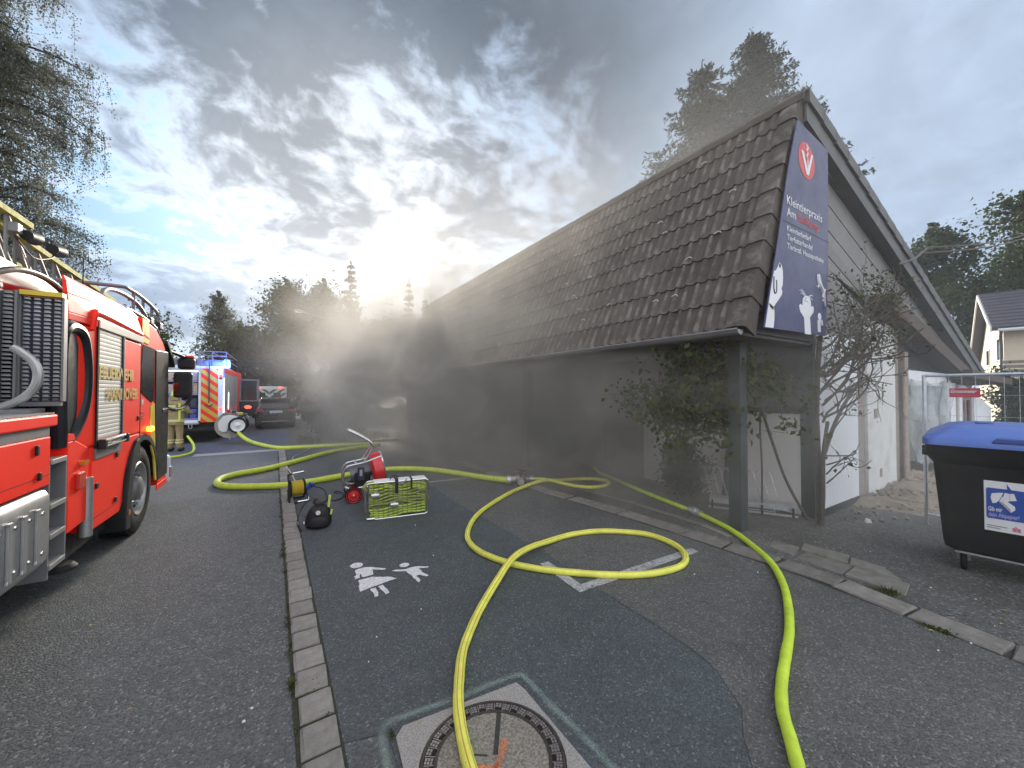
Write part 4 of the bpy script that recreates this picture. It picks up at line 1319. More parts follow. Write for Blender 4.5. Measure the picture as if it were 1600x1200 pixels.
flat('cat_print', [(5.70, 2.475), (5.87, 2.48), (5.86, 2.63), (5.845, 2.70), (5.90, 2.74), (5.955, 2.78), (5.965, 2.84), (5.93, 2.86), (5.885, 2.835), (5.88, 2.90), (5.86, 2.945), (5.82, 2.97), (5.74, 2.97), (5.69, 2.955), (5.65, 2.91), (5.64, 2.83), (5.585, 2.845), (5.545, 2.82), (5.57, 2.75), (5.68, 2.68)], 'print_white')
cw = MB()
for a, b in (((5.70, 2.96), (5.56, 3.01)), ((5.70, 2.955), (5.58, 2.975)), ((5.82, 2.965), (5.93, 2.99)), ((5.82, 2.955), (5.92, 2.935)), ((5.72, 2.97), (5.60, 3.03))): cw.tube([(a[0], FR, a[1]), ((a[0] + b[0]) / 2, FR, (a[1] + b[1]) / 2 + .012), (b[0], FR, b[1])], .007, 5)
cw.build('cat_whiskers', 'print_white', bn, world=True)
ce = MB(); [ce.ball((x, FR - .002, z), (.010, .003, .010), 8, 5) for x, z in ((5.71, 2.90), (5.76, 2.895), (5.735, 2.935))]; ce.build('cat_eyes', 'print_dark', bn, world=True)
gk = MB(); q = lambda *p: [(x, FR, z) for x, z in p]
gk.tube(catmull(q((6.11, 3.30), (6.11, 3.22), (6.16, 3.16), (6.23, 3.12), (6.28, 3.05), (6.31, 2.97), (6.32, 2.90)), 5), [.018, .024, .026, .022, .02, .02, .022, .026, .028, .028, .027, .026, .025, .024, .022, .022, .022, .022, .021, .019, .017, .015, .013, .011, .010, .009, .008, .007, .006, .005, .004], 6)
for p in (((6.13, 3.18), (6.10, 3.12), (6.06, 3.14)), ((6.15, 3.17), (6.19, 3.21), (6.18, 3.27)), ((6.25, 3.10), (6.31, 3.10), (6.33, 3.13)), ((6.26, 3.08), (6.24, 3.0), (6.25, 2.96))): gk.tube(q(*p), .010, 5)
gk.build('gecko_print', 'print_white', bn, world=True)
mn = MB(); mn.ball((6.14, FR, 2.74), (.055, .003, .05)); mn.tube(q((6.10, 2.69), (6.10, 2.60), (6.105, 2.53)), .022, 6); mn.tube(q((6.19, 2.70), (6.21, 2.63)), .013, 6)
mn.build('bird_print', 'print_white', bn, world=True)

kb_ = BY / 2.15
bn.scale = (kb_, 1, kb_)
bn.location = (5.5 * kb_, 2.16, 1.75 + (2.46 - 1.75) * kb_)

# torn plastic sheet hung over the open wall
sv = []; nu, nv_ = 26, 20
for j in range(nv_):
    for i in range(nu):
        u, v = i / (nu - 1), j / (nv_ - 1)
        sv.append((10.4 + 3.05 * u, 2.20 + .05 * math.sin(u * 16 + v * 5) + .06 * math.sin(u * 5 - v * 7) * (v) + .03 * random.uniform(-1, 1) * v, 2.02 - 1.72 * v - .10 * math.sin(u * 3.1) * (1 - v) + .06 * math.sin(u * 14) * v))
sf = [(j * nu + i, j * nu + i + 1, (j + 1) * nu + i + 1, (j + 1) * nu + i) for j in range(nv_ - 1) for i in range(nu - 1)]
ps = MB().add(sv, sf).build('plastic_sheet', 'plastic_sheet', smooth=True, ang=180)
tag(ps, 'torn grey plastic sheet hung over the opening in the white gable wall', 'plastic sheet')

# overhead service cable
cb = thing('service_cable', 'pair of overhead cables running from a bracket on the grey gable', 'cable', (9.6, 2.1, 4.0))
bk = MB(); bk.tube([(9.45, 2.13, 4.02), (9.75, 2.0, 4.12), (10.1, 1.9, 4.36)], .022, 6); bk.build('bracket', 'fascia_grey', cb, world=True)
wr = MB()
for dz_ in (0, .10):
    wr.tube([(9.98 + (22 - 9.98) * t, 1.93 + (1.6 - 1.93) * t, 4.36 - dz_ + (7.2 - 4.36) * t - .12 * math.sin(math.pi * t)) for t in np.linspace(0, 1, 20)], .016, 5)
wr.build('wire', 'board_brown', cb, world=True)
ins = MB()
for t in (.04, .12, .2): ins.ball((9.98 + 12 * t, 1.93 - .33 * t, 4.33 + 2.84 * t - .12 * math.sin(math.pi * t)), .03, 6, 5)
ins.build('insulator', 'fascia_grey', cb, world=True)
# ------------------------------------------------------------------ the ladder truck on the left
XR, XL = -1.42, -3.92
lt = thing('ladder_truck', 'red turntable ladder fire truck with roller shutter and gold lettering, nearest on the left', 'fire truck', (-2.67, 4.6, 0.0))
def ltb(mb, name, mat, par=None, **k): return mb.build(name, mat, par or lt, world=True, **k)
ltb(MB().box(-3.6, -1.85, -3.5, 7.4, .42, .98), 'chassis', 'chassis_black')
ltb(MB().box(-3.7, -1.62, 5.75, 7.3, .55, 1.2), 'wheel_well', 'chassis_black')
# crew cab
plan = [(XR, 4.95), (XR - .05, 4.58), (XR - .12, 4.55), (XL + .12, 4.55), (XL + .05, 4.58), (XL, 4.95), (XL, 6.36), (XR, 6.36)]
def plan_z(z, inset=0.0, front=0.0):
    cx, cy = -2.67, 5.5
    return [(x + (inset if x < cx else -inset), y + (inset if y < 5 else -front), z) for x, y in plan]
crew = MB()
crew.frustum(plan_z(1.24), plan_z(2.33))
cab = ltb(crew, 'crew_cab', 'red_paint', bevel=.02)
def pod(z, i_, f_=0.0, left=False):
    P_ = [(XR - i_, 4.95 + i_ * .3, z), (XR - .048 - i_ * .6, 4.575 + i_ * .6, z), (XR - .08 - i_ * .3, 4.575 + i_ * .6, z), (XR - .15, 5.35, z), (XR - .24, 6.36 - f_, z), (XR - i_, 6.36 - f_, z)]
    return [(-2 * 2.67 - x, y, z_) for x, y, z_ in P_][::-1] if left else P_
for lf in (False, True):
    cp = MB()
    cp.frustum(pod(2.34, -.010, 0, lf), pod(2.40, -.012, 0, lf)); cp.frustum(pod(2.402, -.012, 0, lf), pod(2.56, .012, 0, lf)); cp.frustum(pod(2.562, .012, 0, lf), pod(2.66, .035, .03, lf)); cp.frustum(pod(2.662, .035, .03, lf), pod(2.715, .075, .06, lf))
    ltb(cp, 'roof_cap', 'red_paint', bevel=.025)
bulge = MB(); bulge.tube(catmull([(XR - .005, 4.90, 2.30), (XR + .004, 4.93, 2.45), (XR + .004, 5.05, 2.475), (XR + .002, 5.7, 2.46), (XR, 6.33, 2.44)], 6), .028, 8); ltb(bulge, 'roof_rim', 'red_paint', smooth=True)
# lower side with the wheel arch and the front part of the cab as one profile
WY, WZ, WR = 6.49, .545, .545
arch = [(WY + .70 * math.cos(a), WZ + .02 + .64 * math.sin(a)) for a in np.linspace(R(182), R(2), 22)]
prof_ = [(4.94, .48), (5.70, .46)] + arch + [(7.24, .42), (7.70, .42), (7.74, .9), (7.72, 1.62), (7.66, 2.16), (7.52, 2.42), (7.05, 2.60), (6.372, 2.66), (6.372, 1.236), (4.94, 1.236)]
ltb(MB().prism(prof_, XL + .002, XR - .002, 'x'), 'cab_body', 'red_paint', bevel=.012)
for y0 in (4.945,): ltb(MB().tube([(XR - .015, y0 - .05, .46), (XR - .015, y0 - .05, .98)], .045, 12), 'corner_tube', 'alu', smooth=True)
# roller shutter
sh = MB(); n = 26
pz_ = [(XR + .002, 1.30)]
for k in range(n):
    z0 = 1.30 + (2.33 - 1.30) * k / n; h = (2.33 - 1.30) / n
    pz_ += [(XR + .003, z0 + .1 * h), (XR + .0055, z0 + .3 * h), (XR + .0055, z0 + .8 * h), (XR + .003, z0 + .95 * h)]
pz_ += [(XR + .002, 2.33), (XR - .01, 2.33), (XR - .01, 1.30)]
sh.prism(pz_[::-1], 5.03, 5.655, 'y')
shut = ltb(sh, 'roller_shutter', 'alu_shutter')
fr = MB(); fr.box(XR - .005, XR + .014, 4.995, 5.028, 1.22, 2.40); ltb(fr, 'seal', 'hole_black'); 
fr = MB(); fr.box(XR - .005, XR + .015, 5.657, 5.685, 1.22, 2.33); ltb(fr, 'seal', 'hole_black')
fr = MB(); fr.box(XR - .005, XR + .019, 5.687, 5.70, 1.22, 2.33); ltb(fr, 'guide', 'alu')
ltb(MB().box(XR - .004, XR + .022, 5.00, 6.36, 2.335, 2.412), 'shutter_housing', 'alu_shutter', bevel=.006)
ltb(MB().box(XR - .004, XR + .012, 5.00, 5.68, 1.12, 1.215), 'shutter_sill', 'grey_metal', bevel=.004)
hb = MB(); hb.box(XR, XR + .045, 5.03, 5.64, 1.222, 1.295); shb = ltb(hb, 'handle_bar', 'grey_metal', bevel=.008)
hb2 = MB(); hb2.tube([(XR + .055, 5.02, 1.235), (XR + .055, 5.66, 1.235)], .014, 8); hb2.tube([(XR + .055, 5.02, 1.285), (XR + .055, 5.66, 1.285)], .012, 8); ltb(hb2, 'grip', 'chrome', shb, smooth=True)
for ya in (5.0, 5.625): ltb(MB().box(XR + .02, XR + .075, ya, ya + .055, 1.21, 1.30), 'latch', 'black_plastic', shb, bevel=.01)
for y0, y1, z0, z1, m_ in ((5.665, 6.345, 1.245, 2.328, 'red_paint'),):
    pass
# gaps and small fittings
gp = MB(); gp.box(XR - .01, XR + .0015, 6.362, 6.372, 1.0, 2.36); gp.box(XR - .01, XR + .0015, 4.97, 5.68, .575, .579)
ltb(gp, 'panel_gap', 'hole_black')
for y0, z0 in ((5.93, 1.86), (5.90, 1.685), (6.24, 1.40), (5.55, 1.06), (5.03, .845), (5.53, .60)):
    hm = MB(); hm.box(XR, XR + .014, y0, y0 + .05, z0, z0 + .05); ltb(hm, 'hinge', 'black_plastic', bevel=.004)
lb_ = MB(); lb_.box(XR - .001, XR + .0025, 6.42, 6.47, 1.60, 1.645); lb_.box(XR - .001, XR + .0025, 6.43, 6.46, 1.58, 1.60); ltb(lb_, 'sticker', 'sticker_white')
lb_ = MB()
for k in range(3): lb_.box(XR - .001, XR + .0025, 6.40 + .01 * k, 6.52 - .02 * k, 1.47 - .035 * k, 1.485 - .035 * k)
ltb(lb_, 'small_print', 'red_dark')


def ttext(body, y0, y1, cap, z, x, mat='gold_print', par=None, bold=.005):
    o = text(body, cap / .70, mat, par or lt, (x, y0, z), (R(90), 0, R(90)), bold=bold)
    a = min(v.co.x for v in o.data.vertices); w = max(v.co.x for v in o.data.vertices) - a
    for v in o.data.vertices: v.co.x = (v.co.x - a) * (y1 - y0) / w
    return o
ttext('FEUERWEHR', 5.04, 6.06, .118, 1.870, XR + .0135)
ttext('HANNOVER', 5.24, 6.20, .118, 1.660, XR + .0135)
# wheel
def wheel_parts(par, x_out, y, z, r, w, sgn=1, big=True, world=True):
    """sgn=+1: outer face looks towards +x"""
    def X(a): return x_out - sgn * a
    t = MB(); t.lathe([(r * .58, X(.02)), (r * .66, X(.0)), (r * .84, X(-.005)), (r * .955, X(.02)), (r * .985, X(.05)), (r * .985, X(w - .05)), (r * .95, X(w - .01)), (r * .6, X(w))], (0, y, z), 'x', 44)
    gv = MB()
    ty = t.build('tyre', 'rubber', par, smooth=True, world=world, ang=25)
    tr = MB()
    for k in range(44):
        a = 2 * math.pi * (k + .5) / 44
        er, et = Vector((0, math.cos(a), math.sin(a))), Vector((0, -math.sin(a), math.cos(a)))
        tr.obox(Vector((X(w * .5), y, z)) + er * r * .99, (w * .40, 0, 0), et * r * .05, er * r * .012)
    tr.build('tread', 'rubber', ty, world=world)
    rm_ = MB(); rm_.lathe([(r * .60, X(.012)), (r * .585, X(.0)), (r * .555, X(.006)), (r * .54, X(.06)), (r * .50, X(.10)), (r * .46, X(.075)), (r * .36, X(.055)), (r * .33, X(.05)), (r * .30, X(.07))], (0, y, z), 'x', 40)
    ri = rm_.build('rim', 'alu', par, smooth=True, world=world, ang=40)
    hl = MB(); k_ = 10
    for k in range(k_):
        a = 2 * math.pi * k / k_
        hl.lathe([(0, X(.052)), (r * .052, X(.054)), (r * .060, X(.066))], (0, y + r * .42 * math.cos(a), z + r * .42 * math.sin(a)), 'x', 10)
    hl.build('vent_hole', 'hole_black', ri, world=world)
    hb_ = MB(); hb_.lathe([(r * .31, X(.08)), (r * .27, X(.06)), (r * .25, X(-.0)), (r * .17, X(-.02)), (0.001, X(-.022))], (0, y, z), 'x', 28)
    for k in range(10):
        a = 2 * math.pi * (k + .5) / 10
        hb_.cyl((X(.05), y + r * .345 * math.cos(a), z + r * .345 * math.sin(a)), (X(.015), y + r * .345 * math.cos(a), z + r * .345 * math.sin(a)), .016, n=6)
    hb_.build('hub', 'grey_metal', par, smooth=True, world=world)
wh = MB()
wheel = tag(bpy.data.objects.new('wheel', None)); col.objects.link(wheel); wheel.parent = lt
wheel_parts(lt, XR - .02, WY, WZ, WR, .32)
wheel_parts(lt, XL + .02, WY, WZ, WR, .32, -1)
bpy.data.objects.remove(wheel)
# mudguard and arch trim
ar_ = [(WY + .70 * math.cos(a), WZ + .02 + .645 * math.sin(a)) for a in np.linspace(R(150), R(2), 20)]
ar2 = [(WY + .63 * math.cos(a), WZ + .02 + .575 * math.sin(a)) for a in np.linspace(R(2), R(150), 20)]
ltb(MB().prism(ar_ + ar2, XR - .30, XR + .012, 'x'), 'wheel_arch', 'black_plastic', smooth=True)
mud = [(6.25, 1.195), (6.16, 1.17), (6.02, 1.06), (5.90, .86), (5.82, .60), (5.79, .36), (5.80, .22), (5.95, .20), (5.97, .40), (6.00, .62), (6.06, .80), (6.16, .97), (6.27, 1.07)]
ltb(MB().prism(mud, XR - .28, XR + .03, 'x'), 'mudguard', 'black_plastic', bevel=.012)
ltb(MB().box(XR + .031, XR + .036, 5.86, 5.91, .37, .42), 'reflector', 'amber_off')
ltb(MB().box(-3.8, -1.60, 5.72, 5.79, .18, .58), 'splash_guard', 'chassis_black')
# front part: window, pillar, bands
ltb(MB().prism([(6.42, 2.33), (6.96, 2.315), (6.93, 1.615), (6.82, 1.60), (6.36, 1.735), (6.385, 2.1)], XR - .01, XR + .004, 'x'), 'side_window', 'dark_glass')
ltb(MB().prism([(7.0, 2.315), (7.67, 2.34), (7.735, 1.5), (7.71, .50), (7.16, .50), (7.08, .9), (7.0, 1.5)], XR - .02, XR + .012, 'x'), 'corner_pillar', 'trim_black', bevel=.01)
ltb(MB().prism([(6.905, 1.60), (6.985, 1.58), (7.06, .95), (7.14, .52), (7.08, .52), (6.99, .85), (6.86, 1.0), (6.80, 1.3), (6.80, 1.54)], XR - .01, XR + .006, 'x'), 'side_band', 'yellow_strip')
ltb(MB().box(XR - .006, XR + .008, 7.16, 7.72, .36, .44), 'sill', 'red_paint', bevel=.01)
ltb(MB().prism([(6.40, 2.42), (6.40, 2.36), (6.66, 2.35), (6.66, 2.41)], XR - .01, XR + .007, 'x'), 'roof_band', 'yellow_strip')
fb = [(6.385, 2.655), (6.66, 2.65), (6.70, 2.43), (6.385, 2.47)]
ltb(MB().prism(fb, XR - .02, XR + .004, 'x'), 'roof_band', 'yellow_strip')
ltb(MB().box(XL + .1, XR - .12, 7.70, 7.735, 1.25, 2.15), 'windscreen', 'dark_glass')
ltb(MB().box(XL + .02, XR + .02, 7.76, 7.92, .34, .76), 'bumper', 'white_paint_metal', bevel=.04)
ltb(MB().box(XR - .05, XR + .03, 7.80, 7.90, .42, .58), 'side_lamp', 'red_lens', bevel=.01)
ltb(MB().prism([(7.52, 2.45), (7.62, 2.40), (8.02, 2.12), (8.04, 2.16), (7.66, 2.47), (7.54, 2.50)], XL + .1, XR + .03, 'x'), 'sun_visor', 'trim_black', bevel=.01)
ind = MB(); ind.box(XR - .01, XR + .05, 6.66, 6.78, 1.225, 1.29); ltb(ind, 'indicator', 'amber_light', bevel=.015)
# mirror on a bow in front of the right pillar
mi = MB(); mi.tube(catmull([(XR - .06, 7.62, 1.52), (XR + .05, 7.9, 1.46), (XR + .12, 8.25, 1.50), (XR + .17, 8.42, 1.66), (XR + .16, 8.42, 1.95)], 6), .028, 8)
mi.tube([(XR - .1, 7.5, 2.40), (XR + .06, 8.0, 2.34), (XR + .13, 8.2, 2.30)], .03, 8)
arm = ltb(mi, 'mirror_arm', 'black_plastic', smooth=True)
ltb(MB().box(XR - .06, XR + .02, 7.35, 7.72, 1.42, 1.50), 'arm_foot', 'black_plastic', bevel=.02)
mh1 = MB(); mh1.box(XR - .02, XR + .22, 8.16, 8.30, 1.64, 2.06); m1 = ltb(mh1, 'mirror', 'black_plastic', bevel=.04)
ltb(MB().box(XR - .005, XR + .06, 8.153, 8.159, 1.74, 1.88), 'glass', 'mirror_glass', m1)
mh2 = MB(); mh2.box(XR + .03, XR + .25, 8.16, 8.32, 2.11, 2.30); m2 = ltb(mh2, 'mirror', 'black_plastic', bevel=.04)
ltb(MB().box(XR + .04, XR + .24, 8.17, 8.31, 2.302, 2.335), 'cap', 'red_paint', m2, bevel=.01)
# air intake behind the cab
ak = MB(); ak.tube(catmull([(XR - .06, 4.50, 1.30), (XR - .06, 4.47, 1.6), (XR - .06, 4.47, 2.12), (XR - .05, 4.52, 2.26), (XR - .05, 4.68, 2.285), (XR - .04, 4.80, 2.22), (XR - .035, 4.86, 2.02), (XR - .035, 4.87, 1.78), (XR - .04, 4.82, 1.58), (XR - .05, 4.70, 1.42), (XR - .06, 4.55, 1.30)], 5), .055, 10)
ltb(ak, 'air_intake', 'snorkel', smooth=True)
ltb(MB().box(XR - .20, XR - .09, 4.47, 4.72, 1.34, 2.25), 'intake_body', 'black_plastic', bevel=.02)
ltb(MB().prism([(4.47, 1.34), (4.47, 2.2), (4.66, 2.24), (4.76, 2.1), (4.78, 1.8), (4.70, 1.5), (4.58, 1.36)], XR - .045, XR - .030, 'x'), 'intake_panel', 'snorkel')
ltb(MB().box(XL + .2, XR - .22, 4.36, 4.50, 1.0, 2.30), 'rear_panel', 'chassis_black')
bx = MB(); bx.prism([(4.485, .86), (4.485, 1.34), (4.62, 1.34), (4.90, 1.24), (4.90, .62), (4.50, .60), (4.50, .86)], XR - .35, XR - .004, 'x')
fbx = ltb(bx, 'corner_box', 'red_paint', bevel=.015)
ltb(MB().box(XR - .006, XR + .022, 4.62, 4.76, .92, 1.06), 'latch_cup', 'red_dark', fbx, bevel=.01)
ltb(MB().box(XR - .006, XR + .028, 4.70, 4.80, 1.12, 1.15), 'marker_lamp', 'amber_off', fbx)
ltb(MB().prism([(4.485, 1.345), (4.485, 1.40), (4.58, 1.40), (4.62, 1.345)], XR - .3, XR - .002, 'x'), 'box_lid', 'red_paint')
un = MB(); un.box(-2.6, XR - .12, 4.5, 5.75, .30, .5); un.cyl((-1.75, 4.6, .62), (-1.75, 5.0, .62), .12, n=12); ltb(un, 'underbody', 'chassis_black')
ft = MB(); ft.lathe([(.0, .26), (.08, .26), (.11, .23), (.11, .21), (.0, .20)], (XR - .16, 4.86, 0), 'z', 20); ltb(ft, 'support_foot', 'chassis_black', smooth=True)
# steps
st = MB(); st.box(XR - .28, XR - .004, 4.195, 4.215, .36, 1.22); st.box(XR - .28, XR - .004, 4.46, 4.482, .42, 1.23); st.box(XR - .30, XR - .28, 4.2, 4.47, .36, 1.25)
ltb(st, 'step_frame', 'grey_metal')
for z in (.42, .645, .87, 1.20):
    ltb(MB().box(XR - .27, XR + .004, 4.218, 4.457, z, z + .038), 'step', 'alu', bevel=.004)
# lockers and the ribbed aluminium side panel
lk = ltb(MB().box(XL, XR, -2.8, 4.20, 1.06, 1.415), 'locker', 'red_paint', bevel=.008)
ltb(MB().box(XL + .01, XR - .012, -2.8, 4.215, 1.418, 1.485), 'locker_trim', 'grey_metal')
ltb(MB().box(XL, XR + .012, -2.8, 4.27, 1.488, 1.575), 'deck_edge', 'red_paint', bevel=.012)
ltb(MB().box(XL + .02, XR - .004, -2.8, 4.26, 1.578, 1.590), 'deck', 'alu_tread')
ll_ = MB(); ll_.box(XR - .01, XR + .0018, -2.8, 4.19, 1.135, 1.139); ltb(ll_, 'lid_gap', 'hole_black', lk)
for y0, z0, h in ((3.98, 1.30, .07), (4.02, 1.12, .055)):
    ltb(MB().box(XR, XR + .016, y0, y0 + .028, z0, z0 + h), 'latch', 'black_plastic', lk, bevel=.004)
ap = [(XR - .05, 1.045), (XR - .015, 1.03), (XR + .01, .99), (XR + .012, .94), (XR + .012, .60), (XR + .002, .53), (XR - .03, .475), (XR - .07, .455), (XR - .12, .45), (XR - .12, 1.045)]
apo = ltb(MB().prism(ap[::-1], -2.8, 4.165, 'y'), 'side_panel', 'alu', smooth=True)
rb = MB()
for k in range(28):
    yc = 3.98 - k * .165
    rb.prism([(yc - .028, .93), (yc + .028, .93), (yc + .02, .91), (yc + .02, .58), (yc + .028, .555), (yc - .028, .555), (yc - .02, .58), (yc - .02, .91)], XR + .012, XR + .030, 'x')
ltb(rb, 'rib', 'alu', apo, bevel=.005)
sc_ = MB()
for k in range(0, 14):
    for z in (.88, .60): sc_.ball((XR + .014, 4.063 - k * .165, z), (.012, .016, .016), 8, 5)
ltb(sc_, 'screw', 'chrome', apo, smooth=True)
# stowed tread gratings behind the cab, tubular rail
def grating(x0, x1, y, z0, z1, nc, ang=0.0):
    g_ = MB(); rows = int((z1 - z0) / .030)
    for j in range(rows):
        zc_ = z0 + (j + .5) * (z1 - z0) / rows
        for i in range(nc):
            xa = x0 + (x1 - x0) * (i + .12) / nc; xb = x0 + (x1 - x0) * (i + .88) / nc
            g_.add([(xa, y, zc_ - .010), (xb, y, zc_ - .010), (xb - .006, y - .014, zc_ + .004), (xa + .006, y - .014, zc_ + .004), (xa, y, zc_ + .008), (xb, y, zc_ + .008)], [(0, 1, 2, 3), (3, 2, 5, 4)])
    f_ = MB(); ltb(MB().box(x0, x1, y + .03, y + .035, z0, z1), 'grating_back', 'kit_dark'); f_.box(x0 - .014, x0, y - .018, y + .04, z0, z1); f_.box(x1, x1 + .014, y - .018, y + .04, z0, z1); f_.box(x0, x1, y - .012, y + .028, z0 - .035, z0 - .002)
    o_ = ltb(f_, 'grating_frame', 'grey_metal')
    ltb(g_, 'tread', 'alu_tread', o_)
    return o_
grating(-1.635, -1.425, 4.36, 1.67, 2.47, 4)
grating(-1.725, -1.655, 4.33, 1.67, 2.50, 1)
grating(-2.10, -1.80, 4.33, 1.67, 2.50, 5)
ltb(MB().box(-1.64, -1.42, 4.33, 4.40, 2.475, 2.51), 'top_edge', 'yellow_strip')
rl_ = MB(); rl_.tube([(-1.76, 4.22, 1.66), (-1.755, 4.22, 2.52)], .024, 8); rl_.tube([(-2.3, 4.22, 2.06), (-1.77, 4.22, 2.06)], .016, 8); rl_.tube([(-2.3, 4.22, 2.50), (-1.68, 4.22, 2.51)], .018, 8)
rl_.tube(catmull([(-2.4, 4.16, 1.625), (-1.75, 4.16, 1.63), (-1.60, 4.16, 1.66), (-1.505, 4.16, 1.75), (-1.475, 4.16, 1.86), (-1.50, 4.16, 1.96), (-1.56, 4.16, 2.03), (-1.60, 4.16, 2.06)], 6), .028, 10)
ltb(rl_, 'rail', 'alu', smooth=True)
ltb(MB().box(-2.6, -1.5, 4.10, 4.34, 1.592, 1.62), 'foot_plate', 'grey_metal')
# boom and ladder above the truck
bm = ltb(MB().prism([(-3, 2.95), (5.3, 3.02), (6.9, 2.95), (6.95, 2.89), (6.6, 2.86), (5.3, 2.74), (3.5, 2.5), (-3, 2.45)], -3.05, -2.2, 'x'), 'boom', 'cream', bevel=.015)
ltb(MB().prism([(1.5, 1.6), (3.6, 1.6), (3.3, 2.55), (1.8, 2.55)], -3.2, -2.3, 'x'), 'turntable', 'grey_metal', bevel=.02)
def ladder_side(x, y0, y1, zt0, zt1, h, name, par):
    rt = MB(); rt.obox(((x), (y0 + y1) / 2, (zt0 + zt1) / 2), (.035, 0, 0), (0, (y1 - y0) / 2, (zt1 - zt0) / 2), (0, 0, .030)); ltb(rt, 'rail', 'rail_yellow', par)
    b_ = MB(); b_.tube([(x, y0, zt0 - h), (x, y1, zt1 - h)], .035, 8)
    n_ = int((y1 - y0) / .42)
    for k in range(n_):
        ya, yb = y0 + (y1 - y0) * k / n_, y0 + (y1 - y0) * (k + 1) / n_
        za, zb_ = zt0 + (zt1 - zt0) * k / n_, zt0 + (zt1 - zt0) * (k + 1) / n_
        b_.tube([(x, ya, za - .02), (x, yb, zb_ - h)], .018, 6)
        b_.tube([(x, yb, zb_ - h), (x, yb, zb_ - .02)], .016, 6)
    return ltb(b_, 'truss', 'ladder_alu_shaded', par, smooth=True)
ldr = MB()
for k in range(30): ldr.tube([(-3.0, 1.5 + k * .3, 3.02 - k * .009), (-2.45, 1.5 + k * .3, 3.02 - k * .009)], .016, 6)
ldo = ltb(ldr, 'ladder', 'ladder_alu_shaded')
ladder_side(-2.38, 0.5, 6.45, 3.62, 3.60, .55, 'a', ldo); ladder_side(-3.05, .5, 6.45, 3.62, 3.60, .55, 'a', ldo)
ladder_side(-2.47, 6.0, 9.4, 3.50, 3.34, .42, 'b', ldo); ladder_side(-2.96, 6.0, 9.4, 3.50, 3.34, .42, 'b', ldo)
for y0, x0_ in ((6.18, -2.30), (6.62, -2.26)):
    fl = MB(); fl.cyl((x0_, y0, 3.42), (x0_, y0 + .17, 3.44), .055, .075, 12); ltb(fl, 'floodlight', 'black_plastic', smooth=True)
ltb(MB().box(-2.40, -2.30, 6.02, 6.12, 3.40, 3.50), 'junction_box', 'grey_metal', bevel=.01)
ckk = MB(); ckk.tube(catmull([(-2.33, 6.05, 3.36), (-2.29, 6.3, 3.22), (-2.27, 6.6, 3.30), (-2.27, 6.7, 3.38)], 6), .008, 6)
ckk.tube(catmull([(-2.15, 5.2, 2.78), (-2.1, 5.6, 2.92), (-2.1, 6.2, 2.93), (-2.15, 6.9, 2.78)], 6), .03, 8); ltb(ckk, 'cable', 'black_plastic')
# rescue cage folded over the front of the cab
cg = MB()
for z in (2.86, 3.14):
    cg.tube(catmull([(-3.2, 7.1, z), (-1.95, 7.0, z), (-1.72, 7.3, z), (-1.72, 8.6, z - .10), (-2.0, 8.95, z - .14), (-3.2, 8.95, z - .14)], 6), .024, 8)
for p in ((-1.72, 7.3), (-1.72, 7.75), (-1.72, 8.2), (-1.72, 8.6), (-2.4, 8.95), (-2.4, 7.0), (-3.0, 8.95)):
    cg.tube([(p[0], p[1], 2.74), (p[0], p[1], 3.12)], .018, 6)
cg.tube(catmull([(-1.78, 6.3, 2.76), (-1.78, 6.5, 2.98), (-1.75, 7.0, 3.04), (-1.72, 7.6, 2.98), (-1.72, 8.3, 2.72)], 6), .026, 8)
cgo = ltb(cg, 'rescue_cage', 'grey_metal', smooth=True)
ltb(MB().box(-3.1, -1.82, 7.25, 8.7, 2.70, 2.90), 'cage_floor', 'black_plastic', cgo, bevel=.02)
for y0 in (7.9, 8.45):
    ltb(MB().box(-1.78, -1.66, y0, y0 + .2, 2.78, 2.90), 'cage_lamp', 'black_plastic', cgo, bevel=.02)
ltb(MB().tube([(-2.0, 6.6, 2.7), (-2.0, 6.6, 3.35)], .006, 5), 'antenna', 'black_plastic')
ltb(MB().box(-3.6, -1.68, 7.1, 7.36, 2.58, 2.66), 'beacon_bar', 'blue_lens', bevel=.02)

# ------------------------------------------------------------------ second fire engine, seen from behind
BYR = 16.4
e2 = thing('fire_engine', 'fire engine with open rear locker, red and yellow chevrons and lit blue beacon', 'fire engine', (-2.85, BYR, 0.0))
def eb(mb, name, mat, par=None, **k): return mb.build(name, mat, par or e2, world=True, **k)
EXR, EXL = -1.58, -4.12
eb(MB().prism([(BYR + .02, .74), (22.7, .74), (22.7, 2.62), (BYR + .02, 2.62)], EXL, EXR - .01, 'x'), 'body', 'white_paint_metal', bevel=.02) if False else None
bd = MB(); bd.box(EXL, EXR - .01, BYR + .75, 22.2, .74, 2.60); bd.box(EXL, EXL + .9, BYR + .02, BYR + .75, .74, 2.60); bd.box(-2.24, EXR - .01, BYR + .02, BYR + .75, .74, 2.60); bd.box(EXL + .9, -2.24, BYR + .02, BYR + .75, 2.46, 2.60); bd.box(EXL + .9, -2.24, BYR + .02, BYR + .75, .66, .78)
eb(bd, 'body', 'white_paint_metal', bevel=.008)
eb(MB().box(-2.17, -1.715, BYR - .012, BYR + .018, .70, 2.52), 'chevron_panel', 'chevron_red')
eb(MB().box(EXL + .2, EXL + .68, BYR - .012, BYR + .018, .70, 2.52), 'chevron_panel', 'chevron_red')
cpn = MB(); cpn.prism([(-1.71, .74), (-1.575, .74), (-1.575, 2.30), (-1.61, 2.40), (-1.68, 2.42), (-1.71, 2.38)], BYR - .02, BYR + .1, 'y'); cpo = eb(cpn, 'corner_panel', 'white_paint_metal', bevel=.01)
